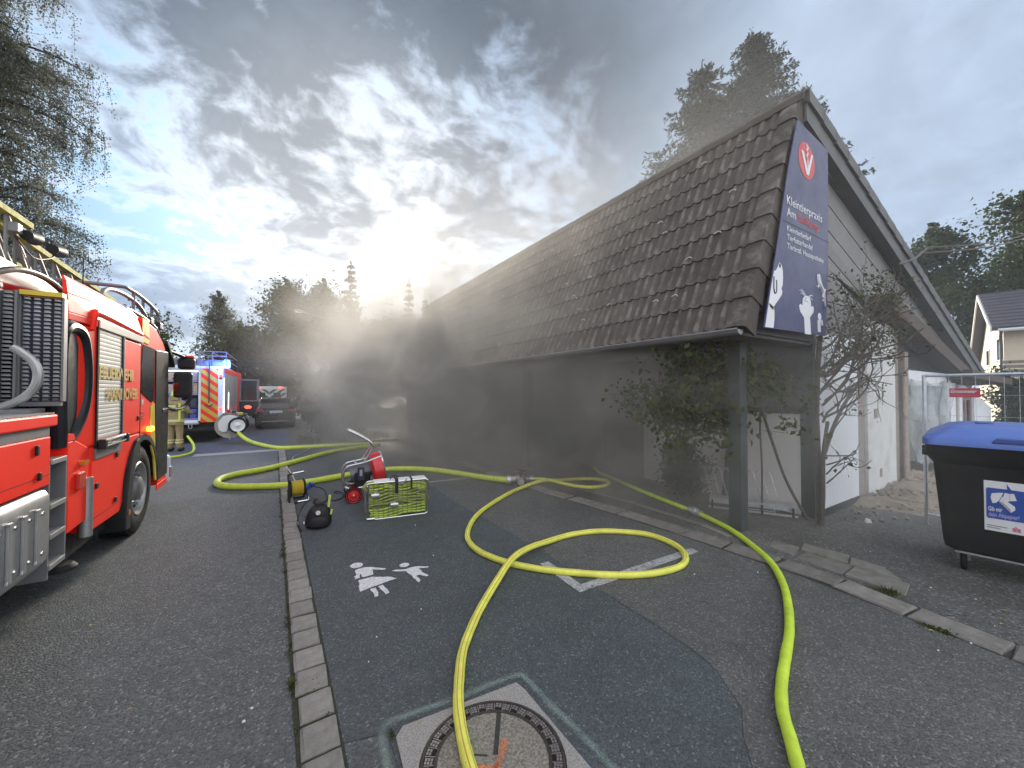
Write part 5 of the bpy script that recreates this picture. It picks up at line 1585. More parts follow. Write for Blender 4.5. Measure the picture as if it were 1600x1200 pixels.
for z, m_ in ((2.20, 'red_lens'), (2.27, 'red_light'), (1.13, 'red_light')):
    t_ = MB(); t_.lathe([(.0, BYR - .045), (.045, BYR - .04), (.052, BYR - .02)], (-1.64, 0, z), 'y', 16); eb(t_, 'tail_lamp', m_, smooth=True)
eb(MB().box(-3.25, -2.20, BYR - .03, BYR + .02, 2.50, 2.60), 'shutter_box', 'white_paint_metal', bevel=.01)
sp_ = MB()
for k in range(3): sp_.box(-3.10 + .30 * k, -2.88 + .30 * k, BYR - .034, BYR - .03, 2.66, 2.78)
rb_ = eb(MB().box(EXL + .1, -2.15, BYR + .0, BYR + .3, 2.602, 2.84), 'roof_box', 'grey_metal', bevel=.01); eb(sp_, 'pane', 'kit_dark', rb_)
shf = MB()
for z in (1.62, 2.06, .80): shf.box(-3.20, -2.26, BYR + .06, BYR + .74, z, z + .03)
shf.box(-2.72, -2.69, BYR + .08, BYR + .7, .83, 1.62)
lo = eb(shf, 'shelf', 'locker_inside')
eb(MB().box(-3.20, -2.245, BYR + .70, BYR + .745, .79, 2.455), 'locker_back', 'kit_blue', lo)
rk = random.Random(8)
for (xa, xb, za, zb2, m_) in ((-3.18, -2.78, 1.66, 1.98, 'kit_beige'), (-2.62, -2.28, 1.66, 2.03, 'kit_beige'), (-3.1, -2.5, 2.1, 2.36, 'kit_beige'), (-2.45, -2.28, 2.1, 2.4, 'locker_inside'), (-3.15, -2.95, .84, 1.2, 'kit_blue'), (-2.92, -2.76, .84, 1.35, 'locker_inside'), (-2.66, -2.50, .84, 1.45, 'kit_dark'), (-2.47, -2.29, .84, 1.15, 'kit_blue'), (-2.47, -2.29, 1.18, 1.5, 'kit_dark'), (-3.15, -2.8, 1.3, 1.56, 'locker_inside'), (-2.95, -2.75, 2.12, 2.2, 'red_dark')):
    eb(MB().box(xa, xb, BYR + .12, BYR + .5, za, zb2), 'equipment', m_, lo, bevel=.015)
dots = MB()
for i in range(2):
    for j in range(3): dots.lathe([(0, BYR + .105), (.025, BYR + .107), (.028, BYR + .119)], (-2.53 + .13 * i, 0, 1.75 + .09 * j), 'y', 8)
eb(dots, 'knob', 'kit_blue', lo)
eb(MB().box(-3.18, -2.26, BYR + .05, BYR + .07, 2.40, 2.43), 'strip_lamp', 'led_white', lo)
eb(MB().box(-3.3, -2.2, BYR - .10, BYR + .06, .64, .70), 'tailboard', 'alu', bevel=.01)
eb(MB().box(EXL + .1, -1.66, BYR + .1, 22, .38, .72), 'chassis', 'chassis_black')
bp_ = MB(); bp_.box(EXL + .2, -1.72, BYR - .06, BYR + .08, .40, .52); bpo = eb(bp_, 'bumper', 'black_plastic', bevel=.02)
sh_ = MB(); sh_.tube(catmull([(-2.46, BYR - .08, .66), (-2.46, BYR - .10, .54), (-2.42, BYR - .10, .51), (-2.38, BYR - .10, .54), (-2.38, BYR - .08, .66)], 4), .014, 6); eb(sh_, 'shackle', 'alu', bpo)
ld_ = MB()
ld_.tube([(-1.95, BYR - .05, 2.75), (-1.95, BYR - .06, 1.35)], .018, 6); ld_.tube([(-2.05, BYR - .06, 1.30), (-1.95, BYR - .06, 1.22), (-1.85, BYR - .06, 1.30)], .02, 6); eb(ld_, 'hook_pole', 'kit_dark')
rr = MB()
for z in (2.80, 2.96, 3.10):
    rr.tube([(-2.25, BYR + .05, z), (-1.50, BYR + .05, z)], .018, 6); rr.tube([(-2.25, BYR + 2.4, z), (-1.50, BYR + 2.4, z)], .018, 6)
for x in (-2.25, -1.88, -1.50):
    rr.tube([(x, BYR + .05, 2.6), (x, BYR + .05, 3.12)], .02, 6)
    for z in (2.82, 3.08): rr.tube([(x, BYR + .05, z), (x, BYR + 4.5, z)], .02, 6)
eb(rr, 'roof_ladder', 'grey_metal', smooth=True)
eb(MB().box(-2.2, -1.6, BYR + .1, BYR + .9, 2.61, 2.78), 'roof_hatch', 'locker_inside', bevel=.02)
bl = MB(); bl.lathe([(.09, 2.56), (.105, 2.60), (.105, 2.74), (.075, 2.83), (.0, 2.84)], (-1.50, BYR + .15, 0), 'z', 16); blo = eb(bl, 'beacon', 'blue_light', smooth=True)
bpl = bpy.data.lights.new('beacon_lamp', 'POINT'); bpl.energy = 14; bpl.color = (.08, .2, 1.0); bpl.shadow_soft_size = .08
bplo = bpy.data.objects.new('beacon_lamp', bpl); col.objects.link(bplo); bplo.location = (-1.62, BYR - .35, 2.6)
# right flank with shutters and lit strips
for a, b in ((BYR + .30, 18.0), (18.15, 19.9), (20.05, 21.6)):
    so = eb(MB().box(EXR - .008, EXR + .012, a, b, .82, 2.36), 'side_shutter', 'grey_shutter')
for y, za, zb2 in ((BYR + .20, .80, 2.20), (18.08, .82, 1.7)):
    eb(MB().box(EXR, EXR + .022, y - .03, y + .03, za, zb2), 'strip_lamp', 'led_white')
eb(MB().prism([(EXR - .35, 2.62), (EXR + .008, 2.40), (EXR + .008, 2.58), (EXR - .30, 2.80)], BYR + .4, 22.2, 'y'), 'roof_edge', 'red_paint')
eb(MB().prism([(22.25, .6), (24.6, .6), (24.75, 1.4), (24.45, 2.5), (24.1, 2.65), (22.25, 2.65)], EXL, EXR, 'x'), 'cab', 'red_paint', bevel=.03)
for y in (18.2, 23.4):
    for x, sg in ((EXR - .03, 1), (EXL + .03, -1)): wheel_parts(e2, x, y, .50, .50, .30, sg)
dl = MB(); dl.box(-1.52, -.76, 22.3, 22.36, .55, 1.25)
dro = eb(dl, 'open_door', 'black_plastic', bevel=.015)
fm = MB(); fm.box(-1.52, -1.45, 22.3, 22.36, 1.255, 2.32); fm.box(-.83, -.76, 22.3, 22.36, 1.255, 2.32); fm.box(-1.449, -.831, 22.3, 22.36, 2.25, 2.32); fm.box(-1.449, -.831, 22.3, 22.36, 1.255, 1.31); fm.box(-.755, -.72, 22.28, 22.38, .5, 2.34)
eb(fm, 'door_frame', 'grey_metal', dro)
eb(MB().box(-1.448, -.832, 22.325, 22.332, 1.312, 2.248), 'pane', 'dark_glass', dro)
eb(MB().prism([(-1.33, 1.00), (-1.24, 1.06), (-1.10, 1.05), (-1.02, .97), (-1.08, .91), (-1.25, .90)], 22.288, 22.298, 'y'), 'warning_lamp', 'red_light', dro)

# hose reel trolley hung on the engine's tail
hc = thing('hose_trolley', 'grey one man hose reel trolley with white spoked wheel on the engine tail', 'hose reel', (-1.35, 15.75, 0.0))
def hb_(mb, name, mat, par=None, **k): return mb.build(name, mat, par or hc, world=True, **k)
wl = MB(); wl.lathe([(.20, 15.40), (.245, 15.39), (.265, 15.42), (.265, 15.48), (.20, 15.50)], (-1.08, 0, .62), 'y', 32); hb_(wl, 'tyre', 'rubber', smooth=True)
wd = MB(); wd.lathe([(.21, 15.415), (.20, 15.405), (.14, 15.43), (.09, 15.425), (.05, 15.40), (.03, 15.385), (0.001, 15.385)], (-1.08, 0, .62), 'y', 32); hb_(wd, 'rim', 'white_paint_metal', smooth=True)
sd_ = [(-1.62, .72), (-1.60, .50), (-1.50, .40), (-1.38, .42), (-1.34, .56), (-1.28, .56), (-1.24, .42), (-1.10, .42), (-1.0, .62), (-1.12, .92), (-1.30, .97), (-1.48, .93)]
hb_(MB().prism(sd_, 15.56, 15.60, 'y'), 'side_plate', 'white_paint_metal', bevel=.01)
hb_(MB().prism(sd_, 16.10, 16.14, 'y'), 'side_plate', 'white_paint_metal', bevel=.01)
dm_ = MB(); dm_.lathe([(.42, 15.62), (.42, 15.65), (.16, 15.66), (.16, 16.04), (.42, 16.05), (.42, 16.08)], (-1.30, 0, .62), 'y', 28); hb_(dm_, 'drum', 'cream', smooth=True)
dk = MB(); dk.lathe([(.16, 15.67), (.36, 15.67), (.36, 16.03), (.16, 16.03)], (-1.30, 0, .62), 'y', 28); hb_(dk, 'wound_hose', 'hose_folded', smooth=True)
tb = MB(); tb.tube(catmull([(-1.55, 15.6, .95), (-1.35, 15.6, 1.10), (-1.10, 15.6, 1.02), (-.84, 15.58, .92), (-.78, 15.58, .80)], 5), .022, 8); tb.tube([(-1.30, 15.58, 1.0), (-1.30, 15.58, .14)], .016, 6); tb.tube([(-1.5, 15.6, 1.02), (-1.0, 15.6, .98)], .02, 6); hb_(tb, 'frame_tube', 'steel_tube', smooth=True)
for (x, z, m_) in ((-1.02, .99, 'cable_yellow'), (-1.0, .92, 'kit_dark'), (-.90, .95, 'kit_dark'), (-1.2, 1.06, 'kit_dark'), (-1.35, 1.10, 'red_dark')):
    hb_(MB().box(x - .06, x + .06, 15.55, 15.75, z - .05, z + .05), 'fitting', m_, bevel=.02)
hb_(MB().tube([(-1.12, 15.5, .62), (-1.12, 16.1, .62)], .02, 8), 'axle', 'steel_tube')
w2 = MB(); w2.lathe([(.20, 16.20), (.245, 16.19), (.265, 16.22), (.265, 16.28), (.20, 16.30), (.05, 16.26)], (-1.08, 0, .62), 'y', 28); hb_(w2, 'tyre', 'rubber', smooth=True)

# ------------------------------------------------------------------ dark estate car
ca = thing('parked_car', 'dark estate car parked half on the footway beside the hedge, seen from behind', 'car', (-.03, 20.6, 0.0))
CY = 20.6
def cb_(mb, name, mat, par=None, **k): return mb.build(name, mat, par or ca, **k)
def sect(w, z0, z1, w1, y): return [(-w, y, z0), (w, y, z0), (w * 1.0, y, (z0 + z1) / 2), (w1, y, z1), (-w1, y, z1), (-w * 1.0, y, (z0 + z1) / 2)]
def loft(secs, caps=True):
    mb = MB(); n = len(secs[0]); vs = [p for s in secs for p in s]
    fs = [(i * n + k, i * n + (k + 1) % n, (i + 1) * n + (k + 1) % n, (i + 1) * n + k) for i in range(len(secs) - 1) for k in range(n)]
    if caps: fs += [tuple(range(n - 1, -1, -1)), tuple((len(secs) - 1) * n + k for k in range(n))]
    return mb.add(vs, fs)
bodyc = loft([sect(.74, .28, .86, .70, .0), sect(.80, .22, .93, .75, .10), sect(.82, .20, .95, .77, .6), sect(.83, .20, .93, .78, 1.5), sect(.83, .20, .93, .78, 2.6), sect(.81, .20, .88, .74, 3.5), sect(.72, .24, .76, .64, 4.3), sect(.60, .3, .6, .5, 4.45)])
bo = cb_(bodyc, 'body', 'car_black', smooth=True, ang=50, bevel=.02)
gh = loft([[(-.72, .06, .93), (.72, .06, .93), (.70, .12, 1.0), (.58, .38, 1.36), (-.58, .38, 1.36), (-.70, .12, 1.0)],
           [(-.74, .5, .93), (.74, .5, .93), (.72, .5, 1.0), (.59, .55, 1.40), (-.59, .55, 1.40), (-.72, .5, 1.0)],
           [(-.76, 1.6, .93), (.76, 1.6, .93), (.74, 1.6, 1.0), (.60, 1.6, 1.43), (-.60, 1.6, 1.43), (-.74, 1.6, 1.0)],
           [(-.74, 3.2, .90), (.74, 3.2, .90), (.72, 3.1, .95), (.56, 2.4, 1.38), (-.56, 2.4, 1.38), (-.72, 3.1, .95)]])
cb_(gh, 'greenhouse', 'car_black', smooth=True, ang=40)
rw = MB(); rw.add([(-.64, .075, .975), (.64, .075, .975), (.545, .33, 1.325), (-.545, .33, 1.325)], [(0, 1, 2, 3)]); rwo = cb_(rw, 'rear_window', 'dark_glass')
rwo.location.y = -.012
cb_(MB().obox((0, .27, 1.395), (.60, 0, 0), (0, .12, .02), (0, 0, .012)), 'spoiler', 'car_black', bevel=.008)
rrs = MB()
for x in (-.57, .57): rrs.tube([(x, .45, 1.42), (x, .6, 1.46), (x, 2.0, 1.48), (x, 2.2, 1.44)], .016, 6)
cb_(rrs, 'roof_rail', 'chrome', smooth=True)
for sg in (-1, 1):
    t_ = MB(); t_.prism([(sg * .76, .80), (sg * .44, .80), (sg * .46, .90), (sg * .74, .92)], -.012, .06, 'y'); cb_(t_, 'tail_lamp', 'red_lens', bevel=.01)
    mm = MB(); mm.ball((sg * .92, 2.45, 1.0), (.11, .06, .075), 10, 6); cb_(mm, 'wing_mirror', 'car_black', smooth=True)
    for y in (.85, 3.55): wheel_parts(ca, sg * .80, y, .31, .31, .20, sg, world=False)
pl_ = cb_(MB().box(-.26, .26, -.03, -.018, .74, .85), 'number_plate', 'plate_white')
chs = MB()
for k, x in enumerate((-.205, -.13, -.075, .0, .05, .10, .155, .205)): chs.box(x - .017, x + .017, -.0325, -.0305, .765, .825)
cb_(chs, 'plate_print', 'print_grey', pl_)
cb_(MB().box(-.26, -.235, -.0325, -.0305, .745, .845), 'plate_band', 'sign_blue', pl_)
cb_(MB().box(-.55, .55, -.02, .10, .36, .385), 'bumper_trim', 'chrome')
cb_(MB().box(-.70, .70, .02, .2, .22, .33), 'diffuser', 'black_plastic', bevel=.02)
cb_(MB().box(-.35, .35, -.012, .02, .64, .66), 'handle_recess', 'black_plastic')

# ------------------------------------------------------------------ ambulance far down the road
am = thing('ambulance_van', 'pale van with dark chevron stripes and red rear lamps beyond the dark car', 'van', (-.40, 29.0, 0.0))
def vb_(mb, name, mat, **k): return mb.build(name, mat, am, **k)
vb_(MB().box(-.95, .95, 0.0, 4.2, .35, 2.05), 'body', 'ambulance', bevel=.05)
vb_(MB().box(-.86, -.01, -.02, -.004, .5, 1.86), 'rear_door', 'chevron_pale'); vb_(MB().box(.01, .86, -.02, -.004, .5, 1.86), 'rear_door', 'chevron_pale')
for x in (-.62, .22): vb_(MB().box(x, x + .40, -.03, -.021, 1.25, 1.65), 'rear_window', 'dark_glass')
for x in (-.72, .50): vb_(MB().box(x, x + .22, -.03, -.003, 1.90, 2.0), 'tail_lamp', 'red_light')
vb_(MB().prism([(4.2, .35), (5.6, .35), (5.6, .95), (4.9, 1.15), (4.35, 1.95), (4.2, 1.95)], -.9, .9, 'x'), 'cab', 'ambulance', bevel=.04)
for x, sg in ((.93, 1), (-.93, -1)):
    for y in (.9, 4.7): wheel_parts(am, x, y, .34, .34, .22, sg, world=False)
# ------------------------------------------------------------------ hoses
HA = [(-1.16, 15.62), (-.98, 15.3), (-.76, 15.0), (-0.46, 14.5), (-0.16, 13.81), (0.14, 13.32), (0.63, 13.16), (1.32, 13.05), (2.23, 12.91), (2.68, 12.78), (2.78, 12.60), (2.6, 12.36), (1.91, 12.08), (1.17, 11.57), (0.52, 10.73), (-0.13, 9.95), (-0.68, 9.6), (-0.90, 9.25), (-0.91, 8.80), (-0.73, 8.45), (-0.4, 8.22), (0.09, 8.02), (0.61, 8.1), (1.2, 8.31), (1.65, 8.46), (1.99, 8.48), (2.48, 8.26), (2.9, 7.83), (3.22, 7.2), (3.48, 6.57), (3.70, 6.10)]
HAz = [.50, .30, .15, .07] + [.056] * 25 + [.065, .085]
HB = [(4.06, 5.93), (4.2, 5.90), (4.38, 5.78), (4.5, 5.47), (4.68, 5.16), (4.92, 5.02), (5.21, 5.07), (5.38, 5.25), (5.30, 5.5), (4.98, 5.69), (4.6, 5.78), (4.2, 5.75), (3.61, 5.63), (3.13, 5.36), (2.55, 4.93), (2.22, 4.59), (1.98, 4.23), (1.88, 3.97), (1.86, 3.71), (1.91, 3.47), (2.02, 3.22), (2.2, 2.98), (2.42, 2.77), (2.65, 2.58), (2.9, 2.43), (3.16, 2.35), (3.41, 2.34), (3.61, 2.43), (3.76, 2.6), (3.82, 2.82), (3.79, 3.06), (3.62, 3.26), (3.37, 3.44), (3.03, 3.53), (2.62, 3.49), (2.28, 3.37), (1.98, 3.21), (1.67, 2.97), (1.38, 2.71), (1.19, 2.5), (1.05, 2.32), (0.94, 2.12), (0.86, 1.95), (0.81, 1.8), (0.78, 1.68), (0.76, 1.57), (0.74, 1.45), (.70, 1.2), (.62, .8), (.5, .2)]
HBz = [.10, .09, .075, .05] + [.034] * 6 + [.04, .085, .04] + [.034] * 21 + [.045, .085, .10, .06] + [.036] * 12
HC = [(6.05, 6.3), (5.8, 5.9), (5.68, 5.55), (5.5, 4.95), (5.3, 4.29), (5.15, 3.69), (5.04, 3.22), (4.95, 2.96), (4.77, 2.58), (4.47, 2.18), (4.2, 1.89), (3.86, 1.65), (3.5, 1.46), (3.13, 1.3), (2.81, 1.19), (2.52, 1.09), (2.32, 1.0), (2.18, 0.91), (2.04, 0.82), (1.91, 0.73), (1.7, .55), (1.4, .2)]
def hose(name, pts, zs, r, mat, label, per=7, fl=1.0):
    zs = (list(zs) + [zs[-1]] * 99)[:len(pts)]
    P = catmull([(x, y, z) for (x, y), z in zip(pts, zs)], per)
    rv = random.Random(len(pts)); ph = rv.uniform(0, 6)
    rr = [r * (1 + .035 * math.sin(i * .83 + ph) * math.sin(i * .31) + rv.uniform(-.012, .012)) for i in range(len(P))]
    o = MB().tube(P, rr, 16, uvlen=True).build(name, mat, smooth=True, ang=180)
    tag(o, label, 'fire hose', 'fire hoses laid across the road')
    return o
hose('fire_hose', HA, HAz, .056, 'hose_green', 'thick green hose snaking from the fire engine past the cable reel')
hose('fire_hose', HB, HBz, .031, 'hose_striped', 'thin yellow striped hose looped in a figure of eight, crossing the manhole')
hose('fire_hose', HC, [.038] * 22, .031, 'hose_lime', 'bright lime hose running from the smoky porch over the kerb to the right')
cpl = thing('hose_coupling', 'grey coupling joining the lime hose in front of the porch', 'coupling', (5.05, 3.25, .045))
dv = Vector((-.11, -.46, 0)).normalized()
def along(mb, a, b, r0, r1=None, n=18): mb.cyl(Vector((5.05, 3.25, .045)) + dv * a, Vector((5.05, 3.25, .045)) + dv * b, r0, r1, n)
c1 = MB(); along(c1, -.11, -.02, .046); along(c1, .02, .11, .046); c1.build('collar', 'galv', cpl, smooth=True, world=True)
c2 = MB(); along(c2, -.035, .035, .062); c2.build('locking_ring', 'galv', cpl, smooth=True, world=True)
for k in range(3):
    a = k * 2.1; e = Vector((-dv.y * math.cos(a), dv.x * math.cos(a), math.sin(a))); p = Vector((5.05, 3.25, .045)) + e * .06
    c3 = MB(); c3.obox(p, dv * .03, e * .012, e.cross(dv) * .014); c3.build('lug', 'galv', cpl, world=True, bevel=.003)
dsb = thing('hose_distributor', 'grey metal hose distributor with hand wheels between thick and thin hose', 'hose distributor', (3.88, 6.0, 0))
d1 = MB(); d1.ball((3.88, 6.0, .12), (.12, .11, .10), 16, 10); d1.cyl((3.70, 6.08, .10), (3.82, 6.02, .11), .075); d1.cyl((3.94, 5.97, .11), (4.08, 5.92, .10), .050); d1.cyl((3.88, 6.02, .11), (3.97, 6.2, .10), .05); d1.cyl((3.86, 5.98, .11), (3.80, 5.84, .09), .05)
d1.build('body', 'worn_iron', dsb, smooth=True, world=True)
for (x, y) in ((3.97, 5.95), (3.93, 6.10), (3.83, 5.91)):
    q = MB(); q.cyl((x, y, .14), (x, y, .24), .012, n=8); q.lathe([(.052, .235), (.062, .242), (.062, .252), (.052, .258), (.045, .247), (.052, .235)], (x, y, 0), 'z', 18); q.obox((x, y, .246), (.05, 0, 0), (0, .006, 0), (0, 0, .004)); q.obox((x, y, .246), (.006, 0, 0), (0, .05, 0), (0, 0, .004)); q.build('hand_wheel', 'cast_iron', dsb, smooth=True, world=True)
for p0, p1 in (((3.66, 6.10, .10), (3.72, 6.07, .10)), ((4.05, 5.93, .10), (4.11, 5.91, .10)), ((3.79, 5.82, .09), (3.80, 5.86, .09))):
    MB().cyl(p0, p1, .085 if p0[0] < 3.7 else .06, n=14).build('coupling', 'galv', dsb, smooth=True, world=True)
ft_ = MB()
for dx_, dy_ in ((-.07, -.06), (.07, -.06), (0, .09)): ft_.cyl((3.88 + dx_, 6 + dy_, .06), (3.88 + dx_ * 1.5, 6 + dy_ * 1.5, .0), .014, n=6)
ft_.build('foot', 'cast_iron', dsb, world=True)
o = MB().tube(catmull([(0.93, 13.22, .02), (0.68, 12.36, .02), (0.41, 11.65, .015), (0.35, 11.1, .015), (.33, 10.75, .05), (0.27, 10.45, .10), (.2, 10.2, .03), (0.25, 9.64, .015), (0.31, 8.55, .02), (.30, 7.35, .06)], 6), .011, 6).build('power_cord', 'wire_pale', smooth=True)
tag(o, 'pale cord running over the thick hose to the cable reel', 'cord')
o = MB().tube(catmull([(.43, 6.95, .14), (.50, 7.5, .10), (0.62, 7.75, .02), (0.73, 7.5, .012), (0.73, 6.96, .012), (0.75, 6.72, .012), (0.88, 6.70, .012), (0.99, 6.98, .012), (0.92, 7.22, .012), (.86, 7.2, .012), (.98, 6.9, .012), (1.08, 6.8, .18)], 8), .009, 6).build('power_cord', 'black_plastic', smooth=True)
tag(o, 'black cord curling on the asphalt between cable reel and red fan', 'cord')

# ------------------------------------------------------------------ cable reel
re_ = thing('cable_reel', 'cable reel with yellow cable in a black tube stand on the paver strip', 'cable reel', (0.29, 7.0, 0), R(8))
rd = MB(); rd.lathe([(.055, -.085), (.115, -.085), (.118, -.08)] + [(.113 + .005 * (k % 2), -.078 + .156 * k / 26) for k in range(27)] + [(.118, .08), (.055, .085)], (0, 0, .20), 'x', 32)
rd.build('wound_cable', 'cable_yellow', re_, smooth=True, ang=20)
for sg in (-1, 1):
    q = MB(); q.lathe([(.0, sg * .090), (.142, sg * .090), (.145, sg * .095), (.142, sg * .105), (.0, sg * .105)], (0, 0, .20), 'x', 32); q.build('flange', 'black_plastic', re_, smooth=True)
fr_ = MB()
fr_.tube(catmull([(-.125, -.13, .015), (-.125, -.12, .12), (-.125, -.06, .30), (-.125, .0, .40), (-.11, .03, .425), (0, .04, .43), (.09, .04, .44)], 5), .014, 8)
fr_.tube(catmull([(.13, -.16, .08), (.13, -.17, .03), (.10, -.17, .015), (-.10, -.17, .015), (-.125, -.14, .015), (-.125, .12, .015), (-.10, .15, .015), (.10, .15, .015), (.13, .15, .03)], 4), .014, 8)
fr_.tube([(-.125, -.05, .015), (-.125, 0, .20)], .013, 8); fr_.tube([(.13, .14, .02), (.12, .02, .20)], .013, 8); fr_.tube([(.12, .0, .20), (.13, -.16, .05)], .013, 8)
fr_.build('stand', 'black_plastic', re_, smooth=True)
MB().tube([(-.06, .037, .432), (.10, .04, .444)], .019, 10).build('grip', 'chrome', re_, smooth=True)
MB().tube([(-.02, -.172, .028), (.13, -.17, .03), (.135, -.165, .09)], .016, 8).build('foot_bow', 'chrome', re_, smooth=True)
pb = MB(); pb.obox((.19, .01, .20), (.06, 0, .03), (0, .035, 0), (-.012, 0, .03)); pb.obox((.20, -.03, .24), (.04, 0, -.02), (0, .02, 0), (.01, 0, .02)); pb.build('socket', 'plug_blue', re_, bevel=.012)

# ------------------------------------------------------------------ black tool bag
bg_ = thing('equipment_bag', 'black soft equipment bag with loose shoulder strap on the asphalt', 'bag', (0.47, 5.50, 0), R(-6))
bb = loft([[(-.145, -.11, .0), (.15, -.11, .0), (.16, .10, .0), (-.15, .10, .0)], [(-.175, -.13, .05), (.17, -.13, .05), (.18, .12, .05), (-.165, .12, .05)], [(-.17, -.13, .15), (.175, -.135, .16), (.165, .11, .16), (-.15, .11, .15)], [(-.13, -.12, .235), (.145, -.13, .245), (.13, .09, .26), (-.11, .09, .25)], [(-.09, -.08, .28), (.10, -.10, .285), (.10, .07, .30), (-.08, .07, .29)]])
o = bb.build('body', 'bag_black', bg_, smooth=True, bevel=.0); sb = o.modifiers.new('s', 'SUBSURF'); sb.levels = sb.render_levels = 2
q = loft([[(-.10, .0, .26), (.12, -.02, .27), (.13, .11, .27), (-.10, .11, .26)], [(-.09, .02, .36), (.13, .0, .38), (.14, .10, .40), (-.06, .10, .38)]]); o = q.build('flap', 'bag_grey', bg_, smooth=True); sb = o.modifiers.new('s', 'SUBSURF'); sb.levels = sb.render_levels = 2
pk = loft([[(-.10, -.15, .03), (.11, -.15, .03), (.11, -.12, .03), (-.10, -.12, .03)], [(-.11, -.165, .10), (.12, -.165, .10), (.12, -.12, .10), (-.11, -.12, .10)], [(-.09, -.15, .18), (.10, -.15, .18), (.10, -.12, .18), (-.09, -.12, .18)]]); o = pk.build('pocket', 'bag_black', bg_, smooth=True); sb = o.modifiers.new('s', 'SUBSURF'); sb.levels = sb.render_levels = 2
def strap(name, pts, w, mat, par, up=(0, 0, 1)):
    P = catmull(pts, 6); mb = MB(); vs = []
    for i, p in enumerate(P):
        t = (P[min(i + 1, len(P) - 1)] - P[max(i - 1, 0)]).normalized(); s = Vector((0, 1, .15)); s = (s - t * s.dot(t)).normalized() * w / 2; nn = t.cross(s).normalized() * .003
        vs += [p - s - nn, p + s - nn, p + s + nn, p - s + nn]
    fs = [(i * 4 + k, i * 4 + (k + 1) % 4, (i + 1) * 4 + (k + 1) % 4, (i + 1) * 4 + k) for i in range(len(P) - 1) for k in range(4)]
    mb.add(vs, fs); return mb.build(name, mat, par, smooth=True)
strap('strap', [(-.02, .05, .36), (-.10, .0, .36), (-.17, -.03, .30), (-.215, -.05, .20), (-.235, -.06, .10), (-.20, -.08, .03), (-.17, -.09, .012)], .045, 'bag_black', bg_)
strap('strap', [(-.14, -.05, .16), (-.17, -.06, .19), (-.175, -.07, .13)], .03, 'bag_grey', bg_)
q = MB(); q.obox((.125, -.03, .33), (.014, 0, .0), (0, .02, 0), (.008, 0, .075)); q.obox((.15, -.08, .20), (.012, 0, 0), (0, .012, 0), (.006, 0, .03)); q.build('reflective_tab', 'coat_lime', bg_, bevel=.004)
q = MB(); q.lathe([(.0, -.1535), (.026, -.1525), (.028, -.148)], (.0, 0, .225), 'y', 14); q.obox((-.155, -.125, .12), (.006, 0, 0), (0, .006, 0), (0, 0, .012)); q.build('badge', 'litter', bg_, smooth=True)

# ------------------------------------------------------------------ pressure fan
fa = thing('pressure_fan', 'red pressure fan on two red wheels with bent silver tube handle', 'fan', (1.22, 6.60, 0), R(-6))
for y0 in (-.24, .24):
    x0_ = -.16
    q = MB(); q.lathe([(.085, y0 - .03), (.118, y0 - .03), (.128, y0 - .015), (.128, y0 + .015), (.118, y0 + .03), (.085, y0 + .03)], (x0_, 0, .128), 'y', 28); wt = q.build('wheel', 'rubber', fa, smooth=True)
    q = MB(); q.lathe([(.112, y0 - .034), (.10, y0 - .028), (.06, y0 - .020), (.03, y0 - .032), (0.001, y0 - .034)], (x0_, 0, .128), 'y', 26); q.lathe([(.10, y0 + .03), (0.001, y0 + .032)], (x0_, 0, .128), 'y', 20); q.build('rim', 'fan_red', wt, smooth=True)
    q = MB(); q.ball((x0_, y0 - .036, .128), .014, 8, 6); q.build('cap', 'litter', wt, smooth=True)
MB().tube([(-.16, -.26, .128), (-.16, .26, .128)], .014, 8).build('axle', 'steel_tube', fa)
q = MB()
for y0 in (-.17, .17):
    q.tube(catmull([(-.16, y0, .14), (-.27, y0, .22), (-.31, y0, .34), (-.30, y0, .48), (-.25, y0, .56), (-.15, y0, .585), (.0, y0, .61), (.16, y0, .66), (.24, y0, .685), (.27, y0, .66)], 6), .018, 8)
    q.tube(catmull([(-.28, y0, .25), (-.20, y0, .215), (-.02, y0, .22), (.18, y0, .22)], 5), .018, 8)
    q.tube(catmull([(-.02, y0, .60), (.04, y0, .68), (.115, y0, .82), (.12, y0, .88), (.09, y0, .93), (-.06, y0 * .9, 1.03), (-.235, y0 * .8, 1.125)], 7), .018, 8)
q.tube([(-.235, -.136, 1.125), (-.235, .136, 1.125)], .018, 8); q.tube([(-.12, -.17, .59), (-.12, .17, .59)], .016, 8); q.tube([(.16, -.17, .22), (.16, .17, .22)], .016, 8); q.tube([(.16, -.17, .22), (.16, -.17, .02)], .016, 8); q.tube([(.16, .17, .22), (.16, .17, .02)], .016, 8)
q.build('tube_frame', 'steel_tube', fa, smooth=True)
tl = Matrix.Translation((.22, 0, .45)) @ Matrix.Rotation(R(-12), 4, 'Y')
q = MB(); q.lathe([(.24, -.10), (.285, -.06), (.29, .08), (.275, .08), (.27, -.05), (.22, -.09)], (0, 0, 0), 'x', 36); q.xf(tl); q.build('shroud', 'fan_red', fa, smooth=True)
q = MB(); q.lathe([(.275, .078), (.295, .078), (.300, .09), (.295, .10), (.275, .10)], (0, 0, 0), 'x', 36); q.xf(tl); q.build('guard_rim', 'chrome', fa, smooth=True)
q = MB()
for r_ in (.06, .10, .14, .18, .22, .26): q.tube([(-.09 if r_ < .23 else -.07, r_ * math.cos(a), r_ * math.sin(a)) for a in np.linspace(0, 6.283, 25)], .003, 4); q.tube([(.095, r_ * math.cos(a), r_ * math.sin(a)) for a in np.linspace(0, 6.283, 25)], .003, 4)
